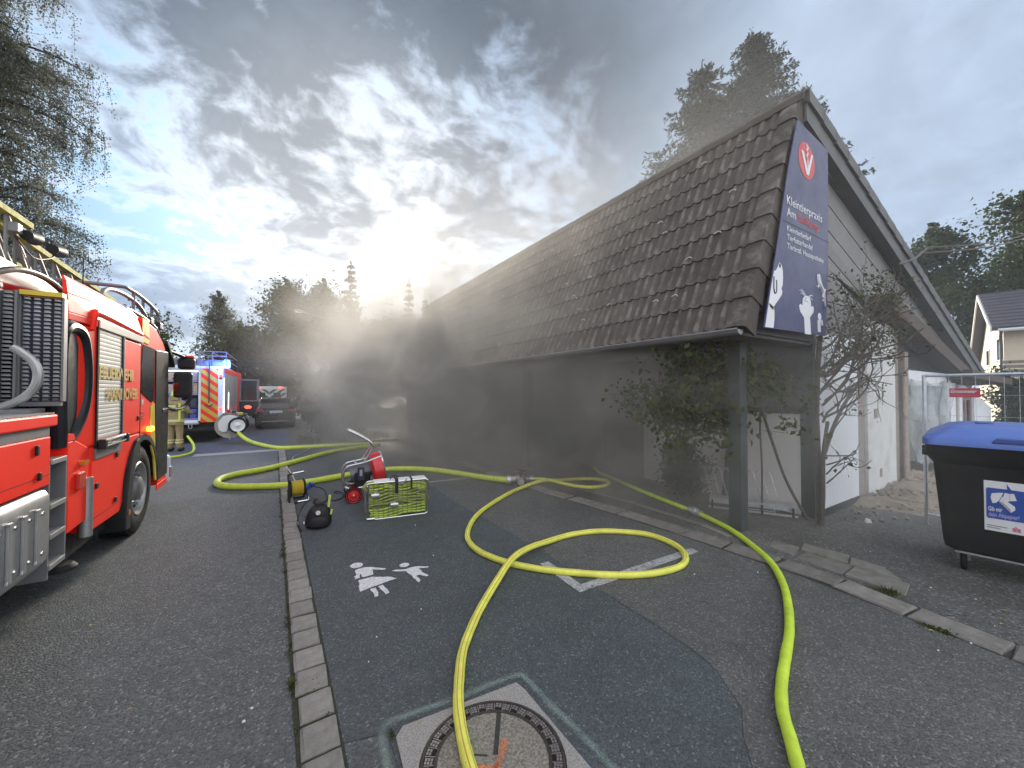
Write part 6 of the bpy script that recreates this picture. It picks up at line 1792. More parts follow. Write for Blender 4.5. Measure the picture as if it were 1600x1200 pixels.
for k in range(8): q.tube([(-.09, 0, 0), (-.09, .24 * math.cos(k * .785), .24 * math.sin(k * .785))], .004, 4); q.tube([(.095, 0, 0), (.095, .28 * math.cos(k * .785), .28 * math.sin(k * .785))], .004, 4)
q.xf(tl); q.build('guard_grille', 'steel_tube', fa)
q = MB()
for k in range(7):
    a = k * 6.283 / 7; e = Vector((0, math.cos(a), math.sin(a))); t = Vector((0, -math.sin(a), math.cos(a)))
    q.obox(e * .14, e * .115, t * .045 + Vector((.035, 0, 0)), (Vector((.045, 0, 0)) - t * .035).normalized() * .004)
q.xf(tl); q.build('rotor', 'black_plastic', fa)
q = MB(); q.box(-.14, .10, -.13, .13, .23, .44); q.build('motor', 'black_plastic', fa, bevel=.02)
q = MB(); q.cyl((-.20, 0, .40), (.12, 0, .45), .085, n=18); q.build('motor_drum', 'grey_metal', fa, smooth=True)
q = MB(); q.box(-.10, .0, -.175, -.135, .33, .54); bx_ = q.build('switch_box', 'kit_dark', fa, bevel=.01)
q = MB(); q.box(-.07, -.03, -.179, -.176, .40, .50); q.build('switch_plate', 'galv', bx_)

# ------------------------------------------------------------------ hose basket
kb = thing('hose_basket', 'wire hose carrying basket packed with folded green hose', 'hose basket', (1.455, 5.42, 0), math.atan2(5.36 - 5.48, 1.87 - 1.04))
BW, BH, BD = .42, .50, .075
def rrect(w, z0, z1, r, n=5):
    pts = []
    for cx, cz, a0 in ((w - r, z1 - r, 0), (-w + r, z1 - r, 90), (-w + r, z0 + r, 180), (w - r, z0 + r, 270)):
        for k in range(n + 1):
            a = R(a0 + 90 * k / n); pts.append((cx + r * math.cos(a), cz + r * math.sin(a)))
    return pts
q = MB()
for y0 in (-BD, BD): q.tube([(x, y0, z) for x, z in rrect(BW, .012, BH, .055)], .010, 8, closed=True)
for x, z in ((-BW, .25), (BW, .25), (0, .012), (-.3, .012), (.3, .012), (-.3, BH), (.3, BH)): q.tube([(x, -BD, z), (x, BD, z)], .008, 6)
q.build('frame', 'chrome', kb, smooth=True)
q = MB()
for k in range(13):
    x = -BW + .04 + (2 * BW - .08) * k / 12
    for y0 in (-BD - .004, BD + .004): q.tube([(x, y0, .012), (x, y0, BH - .005)], .0042, 5)
for z in (.13, .25, .37):
    for y0 in (-BD - .004, BD + .004): q.tube([(-BW, y0, z), (BW, y0, z)], .0026, 5)
q.build('wire_grid', 'grey_metal', kb)
q = MB(); q.box(-BW + .10, BW - .04, -BD - .006, BD + .006, BH - .006, BH + .02); q.build('top_rail', 'litter', kb, bevel=.006)
rh = random.Random(3)
lay = 0
for row, (za, zb2) in enumerate(((.025, .165), (.175, .315), (.325, .465))):
    for layer in range(4):
        z0 = za + (zb2 - za) * (layer + .5) / 4
        pts = []
        for k in range(19):
            x = -BW + .045 + (2 * BW - .09) * k / 18
            sag = (.030 * math.sin(x * 6.0 + row * 1.9) + .012 * math.sin(x * 17 + layer + row)) * (1 if row else .6) + (-.02 if row == 2 and x < -.2 else 0)
            pts.append((x, 0, z0 + sag + rh.uniform(-.0015, .0015)))
        hh = .0172; vs = []; fs = []
        for i, p in enumerate(pts):
            d_ = BD - .010 + rh.uniform(-.004, .002)
            vs += [(p[0], -d_, p[2] - hh * .8), (p[0], -d_ - .008, p[2]), (p[0], -d_, p[2] + hh * .8), (p[0], d_, p[2] + hh), (p[0], d_ + .008, p[2]), (p[0], d_, p[2] - hh)]
        n_ = len(pts)
        fs = [(i * 6 + k, i * 6 + (k + 1) % 6, (i + 1) * 6 + (k + 1) % 6, (i + 1) * 6 + k) for i in range(n_ - 1) for k in range(6)] + [(5, 4, 3, 2, 1, 0), tuple((n_ - 1) * 6 + k for k in range(6))]
        MB().add(vs, fs).build('hose_layer', 'hose_packed' if row == 0 or (row == 2 and layer > 1) else 'hose_folded', kb, smooth=True)
q = MB(); q.tube(catmull([(.05, -.05, .44), (.25, -.06, .46), (.36, -.06, .43), (.37, -.06, .38), (.28, -.06, .36)], 6), .022, 8); q.build('loose_hose', 'hose_folded', kb, smooth=True); q = MB(); q.tube(catmull([(-.41, -.05, .40), (-.44, -.06, .46), (-.36, -.05, .50), (-.25, -.05, .46)], 6), .022, 8); q.build('loose_hose', 'hose_folded', kb, smooth=True)
for x, z in ((-.30, .335), (-.05, .185)):
    q = MB(); q.cyl((x - .05, -.075, z), (x + .05, -.075, z), .030, n=14); q.cyl((x - .016, -.075, z), (x + .016, -.075, z), .039, n=14); q.build('coupling', 'galv', kb, smooth=True)
for x, h in ((-.02, .16), (.18, .12)):
    q = MB(); q.box(x - .022 if h > .14 else x - .012, x + .022 if h > .14 else x + .012, -BD - .018, -BD - .012, BH - h, BH + .02); q.box(x - .022 if h > .14 else x - .012, x + .022 if h > .14 else x + .012, -BD - .018, BD + .015, BH + .021, BH + .028); q.build('strap', 'bag_black', kb, bevel=.002)
strap('handle', [(-.10, 0, BH + .02), (-.08, 0, BH + .05), (-.04, 0, BH + .065), (.0, 0, BH + .05), (.01, 0, BH + .02)], .035, 'bag_black', kb)
q = MB(); q.tube([(.0, -BD - .02, BH - .03), (.06, -BD - .02, BH - .03), (.12, -BD - .02, BH + .03)], .010, 6); q.cyl((-.38, -BD - .02, .06), (-.37, -BD - .025, .13), .014, n=8); q.tube([(-.40, -BD - .01, .03), (-.30, -BD - .012, .03)], .018, 8); q.build('clasp', 'chrome', kb, smooth=True)

# ------------------------------------------------------------------ paper bin

bi = thing('paper_bin', 'large black wheeled waste container with blue lid and paper sticker', 'waste container', (5.57, .98, 0), math.atan2(-.989, .15))
# local frame: x along the long front from the far end to the near end, y away from the road
L_, D_ = 1.28, .98
def ring_(x0, x1, y0, y1, z, r=.07, n=5):
    pts = []
    for cx, cy, a0 in ((x1 - r, y1 - r, 0), (x0 + r, y1 - r, 90), (x0 + r, y0 + r, 180), (x1 - r, y0 + r, 270)):
        for k in range(n + 1):
            a = R(a0 + 90 * k / n); pts.append((cx + r * math.cos(a), cy + r * math.sin(a), z))
    return pts
secs = [ring_(.05, L_ - .05, .06, D_ - .05, .20), ring_(.01, L_ - .01, .01, D_ - .01, .235), ring_(0, L_, 0, D_, .30), ring_(-.055, L_ + .055, -.05, D_ + .05, 1.05), ring_(-.06, L_ + .06, -.055, D_ + .055, 1.055), ring_(-.10, L_ + .10, -.095, D_ + .09, 1.12), ring_(-.105, L_ + .105, -.10, D_ + .095, 1.225)]
bo_ = loft(secs).build('body', 'bin_black', bi, smooth=True, ang=30, bevel=.006)
q = MB()
for (ya, yb) in ((.25, .40), (.60, .75)): q.box(-.14, -.06, ya, yb, 1.08, 1.14)
q.cyl((-.15, .5, 1.13), (-.07, .5, 1.13), .03, n=12); q.build('trunnion', 'bin_black', bi, bevel=.01)
lid = [ring_(-.125, L_ + .125, -.125, D_ + .11, 1.228, .09), ring_(-.125, L_ + .125, -.125, D_ + .11, 1.285, .09), ring_(-.10, L_ + .10, -.095, D_ + .10, 1.315, .10), ring_(.04, L_ - .04, .10, D_ + .05, 1.40, .12), ring_(.16, L_ - .16, .30, D_ - .05, 1.425, .12)]
lo_ = loft(lid).build('lid', 'bin_blue', bi, smooth=True, ang=50)
q = MB(); q.prism([(.30, 1.275), (.34, 1.325), (.62, 1.325), (.66, 1.275)], -.135, -.06, 'y'); q.build('lid_grip', 'bin_blue_dark', lo_, bevel=.012)
q = MB(); q.prism([(.22, .36), (.25, .33), (.30, .33), (.34, .36), (.34, .42), (.28, .45), (.22, .42)], 1.40, 1.436, 'z'); q.build('lid_slot', 'bin_blue_dark', lo_, bevel=.006)
for x, y in ((.13, .15), (L_ - .14, .15), (.14, D_ - .14), (L_ - .14, D_ - .14)):
    q = MB(); q.obox((x, y, .185), (.055, 0, 0), (0, .05, 0), (0, 0, .012)); q.tube([(x - .028, y, .175), (x - .03, y + .03, .10)], .013, 6); q.tube([(x + .028, y, .175), (x + .03, y + .03, .10)], .013, 6); ck = q.build('caster', 'galv', bi, smooth=True)
    q = MB(); q.lathe([(.03, x - .024), (.085, x - .022), (.098, x - .012), (.10, x), (.098, x + .012), (.085, x + .022), (.03, x + .024)], (0, y + .03, .10), 'x', 24); q.build('wheel', 'rubber', ck, smooth=True)
q = MB(); q.box(.10, L_ - .1, .05, .09, .19, .215); q.build('under_rail', 'galv', bi)
# sticker on the front, tilted with the wall
def bpt(x, z, off):
    x = .262 + (x - .262) * .42
    return (x, -.05 * (z - .30) / .75 - off, z)
def bflat(name, pts, mat, off, par=bi):
    mb = MB(); n = len(pts)
    mb.frustum([bpt(x, z, off - .0015) for x, z in pts], [bpt(x, z, off) for x, z in pts]); return mb.build(name, mat, par)
sx0, sx1, sz0, sz1 = .255, .87, .47, .93
stk = bflat('sticker', [(sx0, sz0), (sx1, sz0), (sx1, sz1), (sx0, sz1)], 'sticker_white', .004)
bflat('print_field', [(.285, .60), (.30, .585), (.84, .585), (.84, .86), (.62, .865), (.565, .915), (.57, .865), (.30, .865), (.285, .85)], 'sticker_blue', .007, stk)
bflat('print_paper', [(.345, .775), (.37, .725), (.42, .735), (.455, .755), (.52, .83), (.47, .83), (.36, .815)], 'print_white', .010, stk)
bflat('print_paper', [(.46, .745), (.61, .66), (.67, .69), (.665, .72), (.545, .765), (.50, .80)], 'print_white', .0125, stk)
bflat('print_paper', [(.50, .765), (.535, .835), (.60, .83), (.655, .835), (.69, .775), (.60, .765), (.57, .755)], 'print_white', .015, stk)
bflat('print_shadow', [(.595, .83), (.60, .83), (.605, .77), (.60, .77)], 'print_shade', .0175, stk)
bflat('print_shadow', [(.46, .745), (.50, .725), (.61, .66), (.61, .69), (.50, .75)], 'print_shade', .0145, stk)
def btext(body, x0, x1, z, cap, mat, off=.0095, bold=.0012):
    o = text(body, cap / .70, mat, None, (0, 0, 0), (0, 0, 0), bold=bold)
    a = min(v.co.x for v in o.data.vertices); w = max(v.co.x for v in o.data.vertices) - a
    for v in o.data.vertices:
        x = x0 + (v.co.x - a) * (x1 - x0) / w; zz = z + v.co.y; p = bpt(x, zz, off + (.001 if v.co.z > 0 else 0)); v.co = p
    o.parent = bi; return o
btext('Gib mir', .31, .50, .655, .038, 'print_white'); btext('dein Altpapier!', .31, .72, .605, .036, 'print_lilac')
btext('Zweckverband Abfallwirtschaft Region Hannover', .285, .56, .515, .012, 'print_grey', .0065, .0) if False else None
for k in range(2):
    bflat('small_print', [(.285, .515 - .018 * k), (.56 - .09 * k, .512 - .018 * k), (.56 - .09 * k, .520 - .018 * k), (.285, .523 - .018 * k)], 'print_grey', .0065, stk)
btext('aha', .63, .74, .495, .045, 'print_pink', .0065, .003)

# ------------------------------------------------------------------ site fence and its red sign
fe = thing('site_fence', 'galvanised mesh site fence panel behind the paper bin', 'fence', (7.28, 1.42, 0))
q = MB(); q.tube([(7.28, 1.42, 0), (7.28, 1.42, 1.96)], .021, 8); q.build('post', 'galv', fe, smooth=True, world=True)
q = MB(); q.tube([(7.36, -2.05, 0), (7.36, -2.05, 1.96)], .021, 8); q.build('post', 'galv', fe, smooth=True, world=True)
for z in (1.95, .14):
    q = MB(); q.tube([(7.28, 1.42, z), (7.36, -2.05, z)], .018, 8); q.build('rail', 'galv', fe, smooth=True, world=True)
q = MB()
for k in range(1, 32):
    t = k / 32; q.tube([(7.28 + .08 * t, 1.42 - 3.47 * t, .14), (7.28 + .08 * t, 1.42 - 3.47 * t, 1.95)], .0020, 4)
for k in range(1, 7): q.tube([(7.28, 1.42, .14 + k * .26), (7.36, -2.05, .14 + k * .26)], .0020, 4)
q.build('mesh', 'galv', fe, world=True)
sg_ = thing('company_sign', 'small red sign with white lettering wired to the site fence', 'sign', (7.262, 1.07, 1.73))
MB().box(7.255, 7.261, .945, 1.195, 1.672, 1.785).build('plate', 'sign_red', sg_, world=True)
def stext(body, y0, y1, cap, z, mat='print_white', shear=.0, bold=.0):
    # reads along -y, facing -x
    o = text(body, cap / .70, mat, sg_, (7.2535, y0, z), (R(90), 0, R(-90)), bold=bold, shear=shear)
    a = min(v.co.x for v in o.data.vertices); w = max(v.co.x for v in o.data.vertices) - a
    for v in o.data.vertices: v.co.x = (v.co.x - a) * (y0 - y1) / w
stext('Grossmeier', 1.185, .97, .042, 1.727, shear=.3, bold=.0012)
MB().box(7.253, 7.2548, .96, 1.18, 1.694, 1.700).build('small_print', 'print_pink', sg_, world=True)

# ------------------------------------------------------------------ bicycle rack with leaning board
bk_ = thing('bicycle_rack', 'galvanised bicycle rack with leaning wheel wires behind the porch post', 'bicycle rack', (5.6, 2.85, 0))
A, B = Vector((5.42, 3.28, 0)), Vector((5.98, 2.36, 0)); ax_ = (B - A).normalized(); ay_ = Vector((-ax_.y, ax_.x, 0)); ay_ = ay_ if ay_.x > 0 else -ay_
q = MB(); q.obox((A + B) / 2 + Vector((0, 0, .14)) + ay_ * .06, ax_ * .52, ay_ * .004, (0, 0, .035)); q.obox((A + B) / 2 + ay_ * .14 + Vector((0, 0, .16)), ax_ * .52, ay_ * .08 + Vector((0, 0, .02)), (0, 0, .004)); q.obox((A + B) / 2 + Vector((0, 0, .05)) + ay_ * .02, ax_ * .54, ay_ * .015, (0, 0, .012)); q.build('tray', 'galv', bk_, world=True)
q = MB()
for t, h in ((.05, .05), (.30, .05), (.62, .05), (.95, .05)):
    p = A + (B - A) * t; MB().obox(p + Vector((0, 0, .10)), ax_ * .012, ay_ * .02, (0, 0, .06)).build('clamp', 'black_plastic', bk_, world=True)
for z in (.135, .09, .05): q.tube([A + ax_ * .50 + Vector((0, 0, z)), A + ax_ * .80 + Vector((0, 0, z))], .007, 6)
q.tube([A + ax_ * .80 + Vector((0, 0, .135)), A + ax_ * .82 + Vector((0, 0, .09)), A + ax_ * .80 + Vector((0, 0, .05))], .007, 6)
q.build('lock_bar', 'galv', bk_, world=True)
q = MB()
for k in range(9):
    p = A + ax_ * (.05 + .105 * k) + ay_ * .20; q.tube([p + Vector((0, 0, .17)), p + Vector((0, 0, .56)) - ax_ * .09 + ay_ * .05, p + Vector((0, 0, .60)) - ax_ * .12 + ay_ * .05, p + Vector((0, 0, .56)) - ax_ * .16 + ay_ * .05], .0055, 6)
q.build('wheel_wire', 'steel_tube', bk_, smooth=True, world=True)
ob = thing('leaning_board', 'narrow dark blue grey board leaning on the porch wall behind the post', 'board', (6.0, 3.35, 0))
q = MB(); q.obox((6.13, 3.33, .52), (0, .10, 0), (.012, 0, 0), (.10, 0, .51)); q.build('board', 'kit_dark', ob, world=True)

# ------------------------------------------------------------------ street lamp and blue path sign
sl_ = thing('street_lamp', 'tall thin street lamp with curved arm rising out of the smoke', 'street lamp', (2.38, 22.0, 0))
q = MB(); q.tube([(2.38, 22, 0), (2.38, 22, 5.45)], [.075, .05], 10); q.build('pole', 'fascia_grey', sl_, smooth=True, world=True)
q = MB(); q.tube(catmull([(2.38, 22, 5.4), (2.36, 22, 5.5), (2.28, 22, 5.55), (1.6, 22, 5.66), (1.0, 22, 5.76)], 5), .035, 8); q.build('arm', 'fascia_grey', sl_, smooth=True, world=True)
q = MB(); q.prism([(1.25, 5.70), (1.2, 5.80), (.9, 5.88), (.70, 5.84), (.68, 5.78), (.9, 5.75)], 21.9, 22.1, 'y'); lh = q.build('lamp_head', 'grey_metal', sl_, world=True, bevel=.02)
MB().box(.75, 1.15, 21.93, 22.07, 5.72, 5.765).build('lens', 'print_white', lh, world=True)
bs = thing('path_sign', 'square blue traffic sign on the street lamp pole', 'traffic sign', (2.30, 21.9, 2.95))
MB().box(2.02, 2.58, 21.86, 21.88, 2.68, 3.24).build('plate', 'sign_blue', bs, world=True)
q = MB(); q.ball((2.27, 21.85, 3.10), (.06, .006, .06), 10, 6); q.prism([(2.22, 3.04), (2.32, 3.04), (2.34, 2.92), (2.42, 2.88), (2.40, 2.84), (2.31, 2.87), (2.36, 2.74), (2.30, 2.74), (2.25, 2.86), (2.18, 2.74), (2.14, 2.77), (2.21, 2.90)], 21.846, 21.855, 'y'); q.build('symbol', 'print_white', bs, world=True)
MB().box(2.33, 2.43, 21.885, 21.93, 2.9, 3.0).build('bracket', 'galv', bs, world=True)

# ------------------------------------------------------------------ firefighter at the open locker
def skin_body(name, joints, edges, mat, par, sub=2):
    me = bpy.data.meshes.new(name); me.from_pydata([j[0] for j in joints], edges, [])
    o = bpy.data.objects.new(name, me); col.objects.link(o); o.parent = par
    md = o.modifiers.new('skin', 'SKIN'); md.use_smooth_shade = True
    for i, j in enumerate(joints):
        r_ = j[1]; me.skin_vertices[0].data[i].radius = r_ if hasattr(r_, '__len__') else (r_, r_)
    me.skin_vertices[0].data[0].use_root = True
    s2 = o.modifiers.new('sub', 'SUBSURF'); s2.levels = s2.render_levels = sub
    me.materials.append(M[mat]); return o
ffp = thing('person', 'firefighter in beige gear with lime bands and helmet standing at the open locker', 'person', (-2.50, 14.55, 0), R(-20))
J = [((0, 0, .92), (.17, .13)), ((0, .01, 1.12), (.19, .14)), ((0, .04, 1.32), (.20, .13)), ((0, .05, 1.42), (.13, .10)), ((0, .06, 1.50), .06),
     ((.10, 0, .84), .115), ((.11, .02, .48), .085), ((.12, -.02, .12), .075), ((.13, .10, .06), .06),
     ((-.10, 0, .84), .115), ((-.11, .02, .48), .085), ((-.12, -.02, .12), .075), ((-.13, .10, .06), .06),
     ((.20, .05, 1.38), .085), ((.27, .10, 1.12), .068), ((.24, .33, 1.08), .055), ((-.20, .05, 1.38), .085), ((-.27, .10, 1.12), .068), ((-.24, .33, 1.10), .055)]
Ed = [(0, 1), (1, 2), (2, 3), (3, 4), (0, 5), (5, 6), (6, 7), (7, 8), (0, 9), (9, 10), (10, 11), (11, 12), (3, 13), (13, 14), (14, 15), (3, 16), (16, 17), (17, 18)]
pb_ = skin_body('body', J, Ed, 'coat_beige', ffp)
q = MB(); q.ball((0, .07, 1.60), (.085, .10, .12), 14, 10); hd = q.build('head', 'skin', ffp, smooth=True)
q = MB(); q.ball((0, .175, 1.60), (.014, .02, .02), 8, 6); q.ball((.085, .07, 1.60), (.012, .02, .03), 8, 6); q.ball((-.085, .07, 1.60), (.012, .02, .03), 8, 6); q.build('nose_and_ears', 'skin', hd, smooth=True)
q = MB(); q.lathe([(.15, 1.62), (.135, 1.64), (.125, 1.70), (.10, 1.76), (.05, 1.79), (.001, 1.80)], (0, .06, 0), 'z', 20); q.prism([(-.02, 1.74), (.02, 1.74), (.015, 1.815), (-.015, 1.815)], -.06, .17, 'y'); q.build('helmet', 'helmet_lime', ffp, smooth=True)
q = MB(); q.prism([(-.11, 1.48), (.11, 1.48), (.125, 1.63), (-.125, 1.63)], -.075, -.06, 'y'); q.build('neck_guard', 'coat_beige', ffp, bevel=.01)
def hoop(name, z, rx, ry, cy, h, mat, cx=0.0):
    q = MB(); N_ = 24
    lo2 = [(cx + rx * math.cos(2 * math.pi * k / N_), cy + ry * math.sin(2 * math.pi * k / N_), z) for k in range(N_)]
    q.frustum(lo2, [(x, y, z + h) for x, y, _ in lo2]); return q.build(name, mat, ffp, smooth=True)
hoop('hem_band', .86, .225, .165, .0, .07, 'reflect_band'); hoop('chest_band', 1.17, .215, .165, .02, .07, 'coat_lime'); hoop('coat_skirt', .78, .215, .155, .0, .30, 'coat_beige')
q = MB(); q.box(-.10, .10, -.165, -.14, 1.22, 1.34); q.build('back_patch', 'reflect_band', ffp, bevel=.01)
for x in (-.17, .17):
    q = MB(); q.box(x - .03, x + .03, -.13, -.10, .86, 1.40); q.build('brace_band', 'coat_lime', ffp, bevel=.01)
for sg in (-1, 1):
    hoop('leg_band', .24, .098, .098, -.005, .05, 'reflect_band', sg * .118); hoop('leg_band', .32, .098, .098, .0, .03, 'reflect_band', sg * .116)
    q = MB(); q.ball((sg * .13, .06, .06), (.06, .14, .065), 12, 8); q.build('boot', 'boot', ffp, smooth=True)
    hp = Vector((sg * .235, .40, 1.09))
    hj = [(hp - Vector((0, .06, 0)), .036), (hp, (.042, .028)), (hp + Vector((0, .05, 0)), (.042, .026))]; he = [(0, 1), (1, 2)]
    for k in range(4):
        b0 = hp + Vector((-.03 + .02 * k, .05, 0)); l = (.07, .085, .08, .06)[k]
        hj += [(b0 + Vector((0, l * .5, -.005)), .010), (b0 + Vector((0, l * .9, -.03)), .009)]; he += [(2, len(hj) - 2), (len(hj) - 2, len(hj) - 1)]
    hj += [(hp + Vector((-sg * .05, .03, -.01)), .012), (hp + Vector((-sg * .06, .065, -.025)), .011)]; he += [(1, len(hj) - 2), (len(hj) - 2, len(hj) - 1)]
    skin_body('hand', [(tuple(p), r_) for p, r_ in hj], he, 'glove', ffp, 1)
hose('fire_hose', [(-2.18, 14.3), (-2.02, 14.12), (-1.98, 13.8), (-2.10, 13.35), (-2.45, 13.1), (-3.4, 13.0)], [.45, .22, .06, .03, .03, .03], .03, 'hose_lime', 'short lime hose hanging at the firefighter and lying on the road')
# ------------------------------------------------------------------ trees and shrubs
def tree(name, label, loc, H, R0, seed, base=.28, crown=4.0, nl=26, sub=7, leafn=9000, leaf=.22, lm='leaf_far', bark='bark', droop=0.0, oval=.9, trunk_r=.22, spread=.35, group=None, lean=(0, 0), cat='tree', az_bias=None):
    rng = np.random.default_rng(seed)
    root = thing(name, label, cat, loc, 0, group)
    tb_ = MB()
    tr_ = [Vector((lean[0] * t * H + .15 * math.sin(t * 5 + seed), lean[1] * t * H + .15 * math.cos(t * 4 + seed), t * H * .96)) for t in np.linspace(0, 1, 9)]
    tr_[0].x = tr_[0].y = 0
    tb_.tube(tr_, [trunk_r * (1 - .92 * t) for t in np.linspace(0, 1, 9)], 8)
    tips = []
    for i in range(nl):
        t = base + (1 - base) * ((i + .5) / nl) ** .9
        f = t * 8; k = min(int(f), 7); p0 = tr_[k].lerp(tr_[k + 1], f - k)
        u = (t - base) / (1 - base)
        L = crown * max(.12, math.sin(math.pi * min(1, (u * .86 + .14)) ** oval)) * rng.uniform(.65, 1.12)
        az = i * 2.399 + rng.uniform(-.5, .5)
        if az_bias is not None: az = az_bias + rng.normal(0, .9)
        el = rng.uniform(.15, .75) + .5 * u
        dv_ = Vector((math.cos(az) * math.cos(el), math.sin(az) * math.cos(el), math.sin(el)))
        pts = [p0 + dv_ * L * s + Vector((0, 0, -droop * L * s * s * .8)) + Vector(rng.normal(0, .04 * L, 3)) * s for s in (0, .3, .6, 1)]
        rr_ = trunk_r * (1 - t) * .5 + .012
        tb_.tube(pts, [rr_, rr_ * .7, rr_ * .45, .008], 5, caps=False)
        tips.append((pts[-1], L * .30)); tips.append((pts[2], L * .34)); tips.append((pts[1].lerp(pts[2], .5), L * .3))
        for s in range(sub):
            q = rng.uniform(.25, 1.0); j = min(int(q * 3), 2); ps_ = pts[j].lerp(pts[j + 1], q * 3 - j)
            d2 = Vector(rng.normal(0, 1, 3)); d2.z = abs(d2.z) * .4 - droop * 1.2; d2.normalize()
            l2 = L * rng.uniform(.22, .48) * (1.15 - .5 * q)
            pe = ps_ + d2 * l2
            tb_.tube([ps_, ps_.lerp(pe, .5) + Vector((0, 0, .05 * l2)), pe], [.02, .014, .006], 4, caps=False)
            tips.append((pe, l2 * .55)); tips.append((ps_.lerp(pe, .55), l2 * .5))
    tb_.build('trunk', bark, root, smooth=True)
    T_ = np.array([tuple(p) for p, s in tips]); S_ = np.array([s for p, s in tips])
    wgt = S_ * rng.uniform(.25, 1.0, len(S_)); wgt /= wgt.sum()
    ix = rng.choice(len(T_), leafn, p=wgt)
    off = rng.normal(0, 1, (leafn, 3)) * (S_[ix] * spread * 1.6)[:, None]
    c = T_[ix] + off
    if droop > 0: c[:, 2] -= np.abs(rng.normal(0, 1, leafn)) * droop * S_[ix] * 1.6
    leaves('crown', c, leaf, lm, root, rng, hang=droop * 2)
    return root


def birch_strands(name, label, loc, H, seed, limbs, leaf, per, trunk_r=.2, x_top=0):
    """hanging birch: limbs given as (height, azimuth, length), each carrying long pendulous twigs"""
    rng = np.random.default_rng(seed)
    root = thing(name, label, 'tree', loc)
    tb_ = MB(); tw = MB(); C = []
    tr_ = [Vector((.12 * math.sin(t * 6), .12 * math.cos(t * 5), t * H)) for t in np.linspace(0, 1, 10)]
    tb_.tube(tr_, [trunk_r * (1 - .9 * t) for t in np.linspace(0, 1, 10)], 9)
    for (h, az, L) in limbs:
        p0 = Vector((0, 0, h)); a = Vector((math.cos(az), math.sin(az), 0)); sd = Vector((-a.y, a.x, 0))
        b = rng.uniform(.3, .6)
        pts = [p0 + a * (L * s) + sd * (L * .12 * math.sin(3 * s + h)) + Vector((0, 0, L * (b * s - .55 * s ** 2.4))) for s in np.linspace(0, 1, 8)]
        tb_.tube(pts, list(np.linspace(.055, .012, 8)), 5, caps=False)
        ns = int(15 * L)
        for k in range(ns):
            s = rng.uniform(.08, 1.0) ** .8; f = s * 7; j = min(int(f), 6); q = pts[j].lerp(pts[j + 1], f - j)
            side = sd * rng.normal(0, .32 + .1 * L * (1 - s)) + a * rng.normal(0, .22)
            q1 = q + side * .8 + Vector((0, 0, rng.uniform(.0, .25)))
            hl = rng.uniform(.35, 1.35) * (.6 + .25 * L)
            pe = q1 + Vector((rng.normal(0, .10), rng.normal(0, .10), -hl))
            tb_.tube([q, q1, q1.lerp(pe, .5), pe], [.006, .0045, .0035, .002], 3, caps=False)
            n_ = int(per * hl)
            for m_ in range(n_):
                t = rng.uniform(0, 1) ** .9; w = q1.lerp(pe, t)
                C.append((w.x + rng.normal(0, .065), w.y + rng.normal(0, .065), w.z + rng.normal(0, .05)))
            for m_ in range(n_ // 3):
                t = rng.uniform(0, 1); w = q.lerp(q1, t); C.append((w.x + rng.normal(0, .10), w.y + rng.normal(0, .10), w.z + rng.normal(0, .08)))
    tb_.build('trunk', 'bark', root, smooth=True)
    leaves('crown', np.array(C), leaf, 'leaf_birch', root, rng, hang=.8, aspect=.75)
    return root


